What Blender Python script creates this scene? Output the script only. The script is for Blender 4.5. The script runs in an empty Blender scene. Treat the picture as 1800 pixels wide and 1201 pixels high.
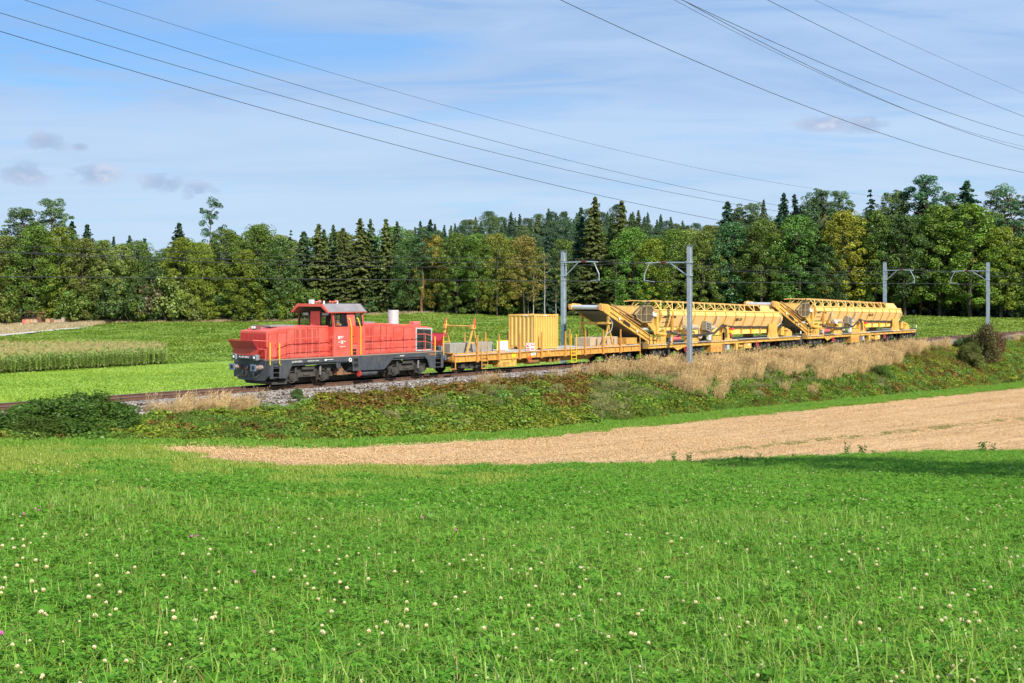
import bpy, bmesh, math, random
import numpy as np
from mathutils import Vector, Matrix
R = math.radians
scene = bpy.context.scene
C = scene.collection

# ------------------------------------------------------------------ camera
F = 2233.0                      # focal length in pixels of the 1800 px wide photograph
EYE = 5.0                       # eye height over the rail tops (z = 0)
cam_d = bpy.data.cameras.new("camera"); cam = bpy.data.objects.new("camera", cam_d); C.objects.link(cam)
cam_d.sensor_width = 36.0; cam_d.lens = F / 1800 * 36
cam_d.shift_y = -(600.5 - 508.0) / 1800.0
cam_d.clip_start = 0.2; cam_d.clip_end = 20000
cam.location = (0, 0, EYE); cam.rotation_euler = (R(90), 0, 0)
scene.camera = cam
scene.render.resolution_x = 1024; scene.render.resolution_y = 683
scene.cycles.max_bounces = 5; scene.cycles.diffuse_bounces = 2; scene.cycles.glossy_bounces = 2
scene.cycles.transmission_bounces = 3; scene.cycles.transparent_max_bounces = 6
scene.cycles.use_adaptive_sampling = True; scene.cycles.adaptive_threshold = 0.03

# ------------------------------------------------------------------ light
SUN_AZ = R(151)                 # compass style, clockwise from +Y: behind the camera, to its right
SUN_EL = R(38)
sun_dir = Vector((math.sin(SUN_AZ) * math.cos(SUN_EL), math.cos(SUN_AZ) * math.cos(SUN_EL), math.sin(SUN_EL)))
sun_d = bpy.data.lights.new("sun", 'SUN'); sun = bpy.data.objects.new("sun", sun_d); C.objects.link(sun)
sun_d.energy = 4.9; sun_d.angle = R(0.5); sun_d.color = (1.0, 0.925, 0.79)
sun.rotation_euler = sun_dir.to_track_quat('Z', 'Y').to_euler()
scene.view_settings.view_transform = 'Standard'; scene.view_settings.look = 'None'
scene.view_settings.exposure = 0.35; scene.view_settings.gamma = 1.0

world = bpy.data.worlds.new("World"); scene.world = world; world.use_nodes = True
wn = world.node_tree.nodes; wl = world.node_tree.links
wn.clear()
def wnode(t, **k):
    n = wn.new(t)
    for a, b in k.items(): setattr(n, a, b)
    return n
sky = wnode('ShaderNodeTexSky', sky_type='NISHITA', sun_disc=False, sun_elevation=SUN_EL, sun_rotation=SUN_AZ,
            altitude=500, air_density=1.2, dust_density=0.6, ozone_density=2.0)
tc = wnode('ShaderNodeTexCoord')
CLX, CLY = 2.3, 0.45
# thin high cloud: the view direction is carried onto a flat cloud layer, then noise
sep = wnode('ShaderNodeSeparateXYZ'); wl.new(tc.outputs['Generated'], sep.inputs[0])
mx = wnode('ShaderNodeMath', operation='MAXIMUM'); wl.new(sep.outputs['Z'], mx.inputs[0]); mx.inputs[1].default_value = 0.0
ad = wnode('ShaderNodeMath', operation='ADD'); wl.new(mx.outputs[0], ad.inputs[0]); ad.inputs[1].default_value = 0.10
dx = wnode('ShaderNodeMath', operation='DIVIDE'); wl.new(sep.outputs['X'], dx.inputs[0]); wl.new(ad.outputs[0], dx.inputs[1])
dy = wnode('ShaderNodeMath', operation='DIVIDE'); wl.new(sep.outputs['Y'], dy.inputs[0]); wl.new(ad.outputs[0], dy.inputs[1])
cmb = wnode('ShaderNodeCombineXYZ'); wl.new(dx.outputs[0], cmb.inputs[0]); wl.new(dy.outputs[0], cmb.inputs[1])
mp = wnode('ShaderNodeMapping'); wl.new(cmb.outputs[0], mp.inputs[0]); mp.inputs['Scale'].default_value = (0.55, 1.25, 1)
mp.inputs['Rotation'].default_value = (0, 0, R(-14)); mp.inputs['Location'].default_value = (CLX, CLY, 0)
nz = wnode('ShaderNodeTexNoise'); wl.new(mp.outputs[0], nz.inputs['Vector'])
nz.inputs['Scale'].default_value = 0.8; nz.inputs['Detail'].default_value = 7; nz.inputs['Roughness'].default_value = 0.5; nz.inputs['Distortion'].default_value = 0.5
def wmath(op, a, b=None, c=None):
    n = wnode('ShaderNodeMath', operation=op)
    for k, v in enumerate((a, b, c)):
        if v is None: continue
        if isinstance(v, (int, float)): n.inputs[k].default_value = v
        else: wl.new(v, n.inputs[k])
    return n.outputs[0]
def wrange(v, a, b, c=0.0, d=1.0):
    n = wnode('ShaderNodeMapRange'); wl.new(v, n.inputs['Value'])
    for k, q in zip(('From Min', 'From Max', 'To Min', 'To Max'), (a, b, c, d)): n.inputs[k].default_value = q
    return n.outputs[0]
def wmix(f, a, b):
    n = wnode('ShaderNodeMix', data_type='RGBA')
    for k, v in (('Factor', f), ('A', a), ('B', b)):
        if isinstance(v, float): n.inputs[k].default_value = v
        elif isinstance(v, tuple): n.inputs[k].default_value = (*v, 1)
        else: wl.new(v, n.inputs[k])
    return n.outputs['Result']
def ellipse(cx, cz, rx, rz_):
    u = wmath('DIVIDE', wmath('SUBTRACT', sep.outputs['X'], cx), rx); v = wmath('DIVIDE', wmath('SUBTRACT', sep.outputs['Z'], cz), rz_)
    return wmath('SUBTRACT', 1.0, wmath('ADD', wmath('MULTIPLY', u, u), wmath('MULTIPLY', v, v)))
X, Z = sep.outputs['X'], sep.outputs['Z']
nzb = wnode('ShaderNodeTexNoise'); wl.new(mp.outputs[0], nzb.inputs['Vector']); nzb.inputs['Scale'].default_value = 2.1; nzb.inputs['Detail'].default_value = 8; nzb.inputs['Roughness'].default_value = .58; nzb.inputs['Distortion'].default_value = .8
veil = wmix(wrange(nz.outputs['Fac'], .36, .62), (3.3, 5.0, 7.8), (4.45, 6.15, 8.7))
veil = wmix(wrange(nzb.outputs['Fac'], .40, .66, 0.0, .55), veil, (4.9, 6.5, 8.8))
low = wrange(Z, 0.0, .15, 1.0, 0.0)
veil = wmix(low, veil, (5.7, 7.2, 8.8))
# one torn gap in the veil at the upper left, and thin places elsewhere
gap = wmath('MAXIMUM', ellipse(-.34, .185, .20, .052), ellipse(-.20, .185, .17, .024))
gap = wmath('ADD', gap, wmath('MULTIPLY', wmath('SUBTRACT', nzb.outputs['Fac'], .52), 5.0))
gap = wmath('MULTIPLY', wrange(gap, -.25, 1.0), .62)
thin = wmath('MULTIPLY', wrange(nzb.outputs['Fac'], .46, .36), .22)
cover = wmath('SUBTRACT', 1.0, wmath('MAXIMUM', gap, thin)); cover = wmath('MAXIMUM', cover, wmath('MULTIPLY', low, .95))
skyt = wnode('ShaderNodeMix', data_type='RGBA', blend_type='MULTIPLY'); skyt.inputs['Factor'].default_value = 1.0; wl.new(sky.outputs[0], skyt.inputs['A']); skyt.inputs['B'].default_value = (.44, .86, 1.32, 1)
base = wmix(cover, skyt.outputs['Result'], veil)
# small low cloud puffs on the left and one grey wisp on the right
nz2 = wnode('ShaderNodeTexNoise'); mp2 = wnode('ShaderNodeMapping'); wl.new(tc.outputs['Generated'], mp2.inputs[0])
mp2.inputs['Scale'].default_value = (30, 30, 60); wl.new(mp2.outputs[0], nz2.inputs['Vector']); nz2.inputs['Scale'].default_value = 1.0; nz2.inputs['Detail'].default_value = 7; nz2.inputs['Roughness'].default_value = .6
def wdir(px, py): v = Vector(((px - 900) / F, 1, (508 - py) / F)).normalized(); return v.x, v.z
pf = None
for px_, py_, rx_, ry_ in ((82, 250, 34, 16), (42, 304, 42, 20), (162, 306, 40, 16), (288, 326, 38, 22), (348, 336, 36, 16), (1450, 218, 52, 13), (1520, 220, 42, 16), (140, 258, 14, 7)):
    cx_, cz_ = wdir(px_, py_); e_ = ellipse(cx_, cz_, rx_ / F * 1.15, ry_ / F * 1.25); pf = e_ if pf is None else wmath('MAXIMUM', pf, e_)
pf = wmath('ADD', pf, wmath('MULTIPLY', wmath('SUBTRACT', nz2.outputs['Fac'], .55), 5.0))
pf = wmath('MULTIPLY', wrange(pf, -.1, .9), .95)
m2 = wnode('ShaderNodeMix', data_type='RGBA'); wl.new(pf, m2.inputs['Factor']); wl.new(base, m2.inputs['A']); wl.new(wmix(wrange(nz2.outputs['Fac'], .45, .65), (3.1, 4.2, 6.3), (5.6, 6.4, 8.0)), m2.inputs['B'])
bg = wnode('ShaderNodeBackground'); bg.inputs['Strength'].default_value = 0.085
wo = wnode('ShaderNodeOutputWorld'); wl.new(m2.outputs['Result'], bg.inputs[0]); wl.new(bg.outputs[0], wo.inputs[0])

# ------------------------------------------------------------------ helpers
def px2w(px, py, Y):
    return Vector(((px - 900) / F * Y, Y, EYE + (508 - py) / F * Y))

def hx(h):
    h = h.lstrip('#'); c = [int(h[i:i+2], 16) / 255 for i in (0, 2, 4)]
    return tuple(x / 12.92 if x <= .04045 else ((x + .055) / 1.055) ** 2.4 for x in c)

_m = {}
def mat(name, col, rough=0.6, metal=0.0, col2=None, nscale=1.5, namt=0.5, grime=None, gamt=0.0, bump=0.0, bscale=40, spec=0.5, coord='Object'):
    """procedural paint: base colour, a second tone in soft patches, streaky grime, fine bump"""
    if name in _m: return _m[name]
    m = bpy.data.materials.new(name); m.use_nodes = True; nt = m.node_tree; n, l = nt.nodes, nt.links
    b = n['Principled BSDF']; b.inputs['Roughness'].default_value = rough; b.inputs['Metallic'].default_value = metal
    b.inputs['Specular IOR Level'].default_value = spec
    b.inputs['Base Color'].default_value = (*col, 1)
    t = n.new('ShaderNodeTexCoord'); out = t.outputs[coord]
    cur = None
    if col2 is not None:
        nz = n.new('ShaderNodeTexNoise'); nz.inputs['Scale'].default_value = nscale; nz.inputs['Detail'].default_value = 5; nz.inputs['Roughness'].default_value = .6
        l.new(out, nz.inputs['Vector'])
        r = n.new('ShaderNodeMapRange'); r.inputs['From Min'].default_value = .35; r.inputs['From Max'].default_value = .65; r.inputs['To Max'].default_value = namt
        l.new(nz.outputs['Fac'], r.inputs['Value'])
        mm = n.new('ShaderNodeMix'); mm.data_type = 'RGBA'; mm.inputs['A'].default_value = (*col, 1); mm.inputs['B'].default_value = (*col2, 1)
        l.new(r.outputs[0], mm.inputs['Factor']); cur = mm.outputs['Result']
    if grime is not None:
        mp = n.new('ShaderNodeMapping'); mp.inputs['Scale'].default_value = (5, 5, 1.1); l.new(out, mp.inputs[0])
        nz = n.new('ShaderNodeTexNoise'); nz.inputs['Scale'].default_value = 1.6; nz.inputs['Detail'].default_value = 8; nz.inputs['Roughness'].default_value = .7
        l.new(mp.outputs[0], nz.inputs['Vector'])
        r = n.new('ShaderNodeMapRange'); r.inputs['From Min'].default_value = .44; r.inputs['From Max'].default_value = .68; r.inputs['To Max'].default_value = gamt
        l.new(nz.outputs['Fac'], r.inputs['Value'])
        mm = n.new('ShaderNodeMix'); mm.data_type = 'RGBA'; mm.inputs['B'].default_value = (*grime, 1)
        if cur: l.new(cur, mm.inputs['A'])
        else: mm.inputs['A'].default_value = (*col, 1)
        l.new(r.outputs[0], mm.inputs['Factor']); cur = mm.outputs['Result']
    if cur: l.new(cur, b.inputs['Base Color'])
    if bump:
        nz = n.new('ShaderNodeTexNoise'); nz.inputs['Scale'].default_value = bscale; nz.inputs['Detail'].default_value = 4
        l.new(out, nz.inputs['Vector'])
        bp = n.new('ShaderNodeBump'); bp.inputs['Strength'].default_value = bump; bp.inputs['Distance'].default_value = .02
        l.new(nz.outputs['Fac'], bp.inputs['Height']); l.new(bp.outputs[0], b.inputs['Normal'])
    _m[name] = m
    return m

class MB:
    """collects shapes; build() links them as ONE mesh object"""
    def __init__(s): s.v = []; s.f = []; s.mi = []; s.cur = 0; s.rec = []
    def mat(s, i): s.cur = i; return s
    def add(s, vs, fs):
        o = len(s.v); s.v += [tuple(v) for v in vs]
        s.rec.append((o, len(s.v), len(s.f), len(s.f) + len(fs)))
        s.f += [tuple(i + o for i in f) for f in fs]; s.mi += [s.cur] * len(fs); return s
    def split(s, name, mats, parent=None, bevel=0, eps=.025, smooth=False):
        """like build(), but shapes that do not touch become objects of their own"""
        n = len(s.rec); par = list(range(n)); bb = []
        def find(i):
            while par[i] != i: i = par[i]
            return i
        for a, b, _, _ in s.rec:
            v = np.array(s.v[a:b]); bb.append((v.min(0) - eps, v.max(0) + eps))
        for i in range(n):
            for j in range(i):
                if np.all(bb[i][0] < bb[j][1]) and np.all(bb[j][0] < bb[i][1]): par[find(i)] = find(j)
        gr = {}
        for i in range(n): gr.setdefault(find(i), []).append(i)
        out = []
        for g in gr.values():
            m = MB()
            for i in g:
                a, b, fa, fb = s.rec[i]; m.cur = s.mi[fa]; m.add(s.v[a:b], [tuple(k - a for k in f) for f in s.f[fa:fb]])
            out.append(m.build(name, mats, parent, bevel, smooth))
        return out[0]
    def box(s, x0, x1, y0, y1, z0, z1):
        return s.add([(x0,y0,z0),(x1,y0,z0),(x1,y1,z0),(x0,y1,z0),(x0,y0,z1),(x1,y0,z1),(x1,y1,z1),(x0,y1,z1)],
                     [(0,3,2,1),(4,5,6,7),(0,1,5,4),(1,2,6,5),(2,3,7,6),(3,0,4,7)])
    def beam(s, p, q, w, h=None, up=(0, 0, 1)):
        h = h or w; p, q = Vector(p), Vector(q); d = (q - p).normalized(); u = Vector(up)
        if abs(d.dot(u)) > .99: u = Vector((0, 1, 0))
        a = d.cross(u).normalized() * w / 2; b = a.cross(d).normalized() * h / 2
        vs = [c + i * a + j * b for c in (p, q) for i, j in ((-1,-1),(1,-1),(1,1),(-1,1))]
        return s.add(vs, [(0,3,2,1),(4,5,6,7),(0,1,5,4),(1,2,6,5),(2,3,7,6),(3,0,4,7)])
    def cyl(s, p, q, r, r2=None, n=10, cap=True):
        r2 = r if r2 is None else r2; p, q = Vector(p), Vector(q); d = (q - p)
        if d.length < 1e-6: return s
        d.normalize(); u = Vector((0, 0, 1)) if abs(d.z) < .9 else Vector((1, 0, 0))
        a = d.cross(u).normalized(); b = a.cross(d).normalized()
        vs = [p + r * (math.cos(t) * a + math.sin(t) * b) for t in [2 * math.pi * i / n for i in range(n)]]
        vs += [q + r2 * (math.cos(t) * a + math.sin(t) * b) for t in [2 * math.pi * i / n for i in range(n)]]
        fs = [(i, i + n, (i + 1) % n + n, (i + 1) % n) for i in range(n)]
        if cap: fs += [tuple(range(n)), tuple(range(2 * n - 1, n - 1, -1))]
        return s.add(vs, fs)
    def tube(s, pts, r, n=6):
        for a, b in zip(pts[:-1], pts[1:]): s.cyl(a, b, r, n=n)
        return s
    def prism(s, poly, axis, a, b):
        """poly = list of 2-D points; axis x: (y,z), y: (x,z), z: (x,y)"""
        def P(u, v, w): return {'x': (w, u, v), 'y': (u, w, v), 'z': (u, v, w)}[axis]
        n = len(poly); vs = [P(u, v, a) for u, v in poly] + [P(u, v, b) for u, v in poly]
        return s.add(vs, [tuple(range(n)), tuple(range(2 * n - 1, n - 1, -1))] + [(i, i + n, (i + 1) % n + n, (i + 1) % n) for i in range(n)])
    def ball(s, c, r, n=8, sc=(1, 1, 1)):
        c = Vector(c); vs = [c + Vector((0, 0, r * sc[2]))]; m = n // 2
        for i in range(1, m):
            t = math.pi * i / m
            for j in range(n):
                p = 2 * math.pi * j / n
                vs.append(c + Vector((r * sc[0] * math.sin(t) * math.cos(p), r * sc[1] * math.sin(t) * math.sin(p), r * sc[2] * math.cos(t))))
        vs.append(c - Vector((0, 0, r * sc[2]))); L = len(vs) - 1
        fs = [(0, 1 + j, 1 + (j + 1) % n) for j in range(n)]
        for i in range(m - 2):
            for j in range(n):
                a = 1 + i * n + j; b = 1 + i * n + (j + 1) % n
                fs.append((a, a + n, b + n, b))
        o = 1 + (m - 2) * n
        fs += [(L, o + (j + 1) % n, o + j) for j in range(n)]
        return s.add(vs, fs)
    def ring(s, c, axis, R0, r, n=16, k=6):
        c = Vector(c); ax = Vector(axis).normalized(); u = Vector((0, 0, 1)) if abs(ax.z) < .9 else Vector((1, 0, 0))
        a = ax.cross(u).normalized(); b = ax.cross(a).normalized(); vs = []; fs = []
        for i in range(n):
            t = 2 * math.pi * i / n; e = math.cos(t) * a + math.sin(t) * b
            for j in range(k):
                p = 2 * math.pi * j / k; vs.append(c + (R0 + r * math.cos(p)) * e + r * math.sin(p) * ax)
        for i in range(n):
            for j in range(k):
                fs.append((i*k + j, ((i+1) % n)*k + j, ((i+1) % n)*k + (j+1) % k, i*k + (j+1) % k))
        return s.add(vs, fs)
    def mesh(s, name, mats, bevel=0):
        me = bpy.data.meshes.new(name); me.from_pydata(s.v, [], s.f)
        for m in (mats if isinstance(mats, (list, tuple)) else [mats]): me.materials.append(m)
        if any(s.mi): me.polygons.foreach_set('material_index', s.mi)
        bm = bmesh.new(); bm.from_mesh(me); bmesh.ops.recalc_face_normals(bm, faces=bm.faces)
        if bevel:
            es = [e for e in bm.edges if len(e.link_faces) == 2 and e.calc_face_angle(0) > .6]
            bmesh.ops.bevel(bm, geom=es, offset=bevel, segments=1, affect='EDGES', clamp_overlap=True)
        bm.to_mesh(me); bm.free(); me.update()
        return me
    def build(s, name, mats, parent=None, bevel=0, smooth=False):
        me = s.mesh(name, mats, bevel)
        if smooth:
            me.polygons.foreach_set('use_smooth', [True] * len(me.polygons))
        o = bpy.data.objects.new(name, me); C.objects.link(o)
        if parent: o.parent = parent
        return o

def tag(o, label=None, cat=None, group=None, kind=None):
    if label: o['label'] = label
    if cat: o['category'] = cat
    if group: o['group'] = group
    if kind: o['kind'] = kind
    return o
def empty(name, loc=(0, 0, 0), rz=0, parent=None):
    o = bpy.data.objects.new(name, None); C.objects.link(o); o.location = loc; o.rotation_euler = (0, 0, rz)
    o.empty_display_size = .3
    if parent: o.parent = parent
    return o
def children(o): return [c for c in bpy.data.objects if c.parent == o]
def copy_tree(o, parent=None):
    c = o.copy(); C.objects.link(c); c.parent = parent
    for ch in o.children: copy_tree(ch, c)
    return c
def text_mesh(name, body, size, m, parent, loc, rot, ext=0.003, align='LEFT', bold=0.0, sx=1.0):
    """lettering as a flat mesh"""
    cu = bpy.data.curves.new(name, 'FONT'); cu.body = body; cu.size = size; cu.extrude = ext; cu.align_x = align; cu.offset = bold; cu.resolution_u = 2
    o = bpy.data.objects.new(name, cu); C.objects.link(o)
    dg = bpy.context.evaluated_depsgraph_get(); me = bpy.data.meshes.new_from_object(o.evaluated_get(dg))
    bpy.data.objects.remove(o); me.materials.clear(); me.materials.append(m)
    t = bpy.data.objects.new(name, me); C.objects.link(t); t.parent = parent; t.location = loc; t.rotation_euler = rot; t.scale = (sx, 1, 1)
    return t

# ------------------------------------------------------------------ the place: track frame
TH = R(41)
D3 = Vector((math.sin(TH), math.cos(TH), 0))          # along the track, away from the camera
N3 = Vector((-math.cos(TH), math.sin(TH), 0))         # across the track, away from the camera
DC = 52.6                                             # distance of the track centre line
RZ = math.pi / 2 - TH
def tp(s, D, z=0): return N3 * D + D3 * s + Vector((0, 0, z))
def lerp_tab(t, x):
    if x <= t[0][0]: return t[0][1]
    for (a, p), (b, q) in zip(t[:-1], t[1:]):
        if x <= b: return p + (q - p) * (x - a) / (b - a)
    return t[-1][1]
FT = 56.3; FOOT = 41.5; VEG = 44.0; TOE = 49.9; SHO = 50.9
def Ya(a, D): return D / (math.cos(R(49)) - math.sin(R(49)) * a)      # depth at which the ray a meets the line D
HF = [(-60, -0.2), (0, -.3), (21, -.46), (27, -1.0), (36.5, -1.88), (48, -2.5), (63, -2.83), (120, -4.09), (200, -4.4)]
def zfoot(s): return lerp_tab(HF, s)
YB = [(-.45, 43.5), (-.302, 46.2), (-.292, 44.4), (-.25, 44.2), (-.19, 45.8), (-.134, 48), (0, 49), (.134, 52), (.269, 57), (.403, 64), (.47, 68)]
TB = [(-.45, .128), (-.292, .1362), (-.25, .1390), (-.19, .1400), (-.134, .1406), (0, .141), (.134, .1375), (.269, .132), (.403, .1285), (.47, .127)]
def z_near(x, y):
    D = x * N3.x + y * N3.y
    a = min(.47, max(-.45, x / max(y, 6.0)))
    Y = Ya(a, D); Yf = Ya(a, FOOT); s = Yf * a * D3.x + Yf * D3.y
    hf = EYE - zfoot(s); yb = min(lerp_tab(YB, a), Yf - .01); hb = lerp_tab(TB, a) * yb
    w = min(1, max(0, (-.20 - a) / .08)); hb += (1.75 + (hf - 1.75) * yb / Yf - hb) * w
    if Y <= yb: h = 1.75 + (hb - 1.75) * Y / yb
    else: h = hb + (hf - hb) * (Y - yb) / max(Yf - yb, .01)
    return EYE - h
ZT = [(-.45, -2.6), (-.403, -2.5), (-.345, -2.04), (-.17, -1.69), (-.116, -.48), (-.07, .15), (0, -.55), (.1, -.45), (.31, -.05), (.403, -.46), (.47, -.6)]
YT = [(-.45, 262), (-.15, 262), (-.07, 252), (.1, 245), (.2, 240), (.31, 235), (.42, 230), (.47, 228)]
VAL = [(-.45, -3.9), (-.27, -4.0), (-.15, -3.2), (-.07, -1.9), (.05, -1.4), (.2, -1.1), (.31, -1.0), (.47, -.95)]
YV = [(-.45, 145), (-.2, 150), (0, 145), (.2, 165), (.3, 185), (.42, 195), (.47, 205)]
def hill(a, Y):
    t = min(1, max(0, (Y - 290) / 170)); t = t * t * (3 - 2 * t)
    e = math.exp(-((a - .10) / .105) ** 2) + .75 * math.exp(-((a + .02) / .06) ** 2)
    return 15.5 * t * min(e, 1.05)
def z_far(a, Y):
    Y0 = Ya(a, FT); yt = lerp_tab(YT, a); zt = lerp_tab(ZT, a); yv = min(lerp_tab(YV, a), yt - 15); zv = lerp_tab(VAL, a)
    yv = max(yv, Y0 + 12)
    if Y >= yt: return zt + .012 * (Y - yt) + hill(a, Y)
    if Y <= yv:
        t = max(0, (Y - Y0) / (yv - Y0)); t = 1 - (1 - t) ** 1.7
        return -.75 + (zv + .75) * t
    t = (Y - yv) / (yt - yv); t = t ** 1.25
    return zv + (zt - zv) * t
def z_bank(s, D):
    zf = zfoot(s); zt = max(-.75, zf + .15) if zf > -1 else -.75
    if D <= VEG: return zf + .04 * (D - FOOT)
    if D <= TOE:
        t = (D - VEG) / (TOE - VEG); t = t ** .85
        return zf + .1 + (zt - zf - .1) * t
    if D <= SHO: return zt + (-.2 - zt) * (D - TOE) / (SHO - TOE)
    if D <= 55.4: return -.2
    if D <= FT: return -.2 - .55 * (D - 55.4) / (FT - 55.4)
    return -.75
def ground_z(x, y):
    D = x * N3.x + y * N3.y; s = x * D3.x + y * D3.y
    if D < FOOT: return z_near(x, y)
    if D < FT: return z_bank(s, D)
    return z_far(x / max(y, 1), y)
# ------------------------------------------------------------------ terrain
def ground_mat(name, c1, c2, c3, s1=.15, s2=3.0, rot=0.0, stretch=(1, 1, 1), bump=.4, rough=.95, fine=30, rows=0):
    m = bpy.data.materials.new(name); m.use_nodes = True; nt = m.node_tree; n, l = nt.nodes, nt.links
    b = n['Principled BSDF']; b.inputs['Roughness'].default_value = rough; b.inputs['Specular IOR Level'].default_value = .15
    t = n.new('ShaderNodeTexCoord'); mp = n.new('ShaderNodeMapping'); l.new(t.outputs['Object'], mp.inputs[0])
    mp.vector_type = 'TEXTURE'; mp.inputs['Rotation'].default_value = (0, 0, rot); mp.inputs['Scale'].default_value = stretch
    def noise(sc, det=5):
        z = n.new('ShaderNodeTexNoise'); z.inputs['Scale'].default_value = sc; z.inputs['Detail'].default_value = det; z.inputs['Roughness'].default_value = .62
        l.new(mp.outputs[0], z.inputs['Vector']); return z
    def mix(fac, a, bb, lo=.38, hi=.62):
        r = n.new('ShaderNodeMapRange'); r.inputs['From Min'].default_value = lo; r.inputs['From Max'].default_value = hi; l.new(fac, r.inputs['Value'])
        x = n.new('ShaderNodeMix'); x.data_type = 'RGBA'; l.new(r.outputs[0], x.inputs['Factor'])
        for k, v in (('A', a), ('B', bb)):
            if isinstance(v, tuple): x.inputs[k].default_value = (*v, 1)
            else: l.new(v, x.inputs[k])
        return x.outputs['Result']
    a = mix(noise(s1).outputs['Fac'], c1, c2)
    f = noise(s2, 8)
    r = mix(f.outputs['Fac'], a, c3, .45, .75)
    if rows:
        mq = n.new('ShaderNodeMapping'); mq.vector_type = 'TEXTURE'; l.new(t.outputs['Object'], mq.inputs[0]); mq.inputs['Rotation'].default_value = (0, 0, rot); mq.inputs['Scale'].default_value = (60, 1, 1)
        z = n.new('ShaderNodeTexNoise'); z.inputs['Scale'].default_value = rows; z.inputs['Detail'].default_value = 3; l.new(mq.outputs[0], z.inputs['Vector'])
        r = mix(z.outputs['Fac'], r, tuple(.62 * q for q in c1), .50, .72)
    l.new(r, b.inputs['Base Color'])
    z = noise(fine, 6); bp = n.new('ShaderNodeBump'); bp.inputs['Strength'].default_value = bump; bp.inputs['Distance'].default_value = .05
    l.new(z.outputs['Fac'], bp.inputs['Height']); l.new(bp.outputs[0], b.inputs['Normal'])
    return m

G_meadow = ground_mat('meadow_soil', (.035, .09, .012), (.05, .12, .015), (.025, .06, .01))
G_strip = ground_mat('strip_grass', (.11, .25, .03), (.14, .29, .035), (.09, .19, .03), s1=.5, s2=4)
G_bank = ground_mat('bank_soil', (.08, .12, .022), (.13, .13, .035), (.05, .06, .018), s1=.4, s2=4)
G_field = ground_mat('crop_field', (.15, .26, .032), (.18, .29, .04), (.09, .16, .022), s1=.06, s2=1.2, rot=R(10), stretch=(5, 1, 1))
G_bright = ground_mat('bright_crop', (.24, .38, .055), (.28, .42, .06), (.18, .30, .04), s1=.15, s2=.5, rot=R(12), stretch=(14, 1.2, 1), fine=8)
G_path = ground_mat('path_gravel', (.55, .52, .46), (.60, .57, .52), (.45, .42, .36))
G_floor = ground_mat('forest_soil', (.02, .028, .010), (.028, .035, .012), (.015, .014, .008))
G_dry = ground_mat('dry_meadow', (.46, .35, .20), (.40, .32, .17), (.24, .24, .08), s1=.3, s2=1.5, rot=R(0), stretch=(4, 1, 1))
G_base = ground_mat('land_soil', (.08, .12, .03), (.09, .14, .035), (.06, .07, .025))

# ploughed soil: pale clods in rows along the field
G_soil = ground_mat('ploughed_soil', (.56, .365, .19), (.63, .425, .235), (.40, .25, .13), rows=2.2, s1=.8, s2=3.2, rot=R(49), stretch=(9.0, 1.0, 1), bump=1.0, fine=7)
# ballast: grey and brown stones
def ballast_mat():
    m = bpy.data.materials.new('ballast_stone'); m.use_nodes = True; nt = m.node_tree; n, l = nt.nodes, nt.links
    b = n['Principled BSDF']; b.inputs['Roughness'].default_value = .9
    t = n.new('ShaderNodeTexCoord'); v = n.new('ShaderNodeTexVoronoi'); v.inputs['Scale'].default_value = 15; l.new(t.outputs['Object'], v.inputs['Vector'])
    r = n.new('ShaderNodeValToRGB'); e = r.color_ramp.elements; e[0].color = (.07, .06, .05, 1); e[1].color = (.46, .43, .41, 1)
    k = r.color_ramp.elements.new(.5); k.color = (.22, .19, .17, 1)
    s = n.new('ShaderNodeSeparateXYZ'); l.new(v.outputs['Color'], s.inputs[0]); l.new(s.outputs[0], r.inputs[0]); l.new(r.outputs[0], b.inputs['Base Color'])
    bp = n.new('ShaderNodeBump'); bp.inputs['Strength'].default_value = 1; bp.inputs['Distance'].default_value = .05; bp.invert = True
    l.new(v.outputs['Distance'], bp.inputs['Height']); l.new(bp.outputs[0], b.inputs['Normal'])
    return m
G_ballast = ballast_mat()

def grid_obj(name, rows, m, kind='structure', label=None, cat=None, smooth=True):
    """rows: list of equally long lists of points"""
    nc = len(rows[0]); v = [tuple(p) for r in rows for p in r]
    f = [(i*nc + j, i*nc + j + 1, (i+1)*nc + j + 1, (i+1)*nc + j) for i in range(len(rows) - 1) for j in range(nc - 1)]
    me = bpy.data.meshes.new(name); me.from_pydata(v, [], f); me.materials.append(m)
    bm = bmesh.new(); bm.from_mesh(me); bmesh.ops.recalc_face_normals(bm, faces=bm.faces)
    if sum(fc.normal.z for fc in bm.faces) < 0: bmesh.ops.reverse_faces(bm, faces=bm.faces)
    bm.to_mesh(me); bm.free()
    me.polygons.foreach_set('use_smooth', [smooth] * len(me.polygons))
    o = bpy.data.objects.new(name, me); C.objects.link(o); o['kind'] = kind
    if label: o['label'] = label
    if cat: o['category'] = cat
    return o
rnd = random.Random(5)
def jit(i, amp, ph=0.0):
    return amp * (math.sin(i * .7 + ph) * .5 + math.sin(i * 1.93 + ph * 2) * .3 + math.sin(i * 4.1 + 1) * .25)

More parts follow.
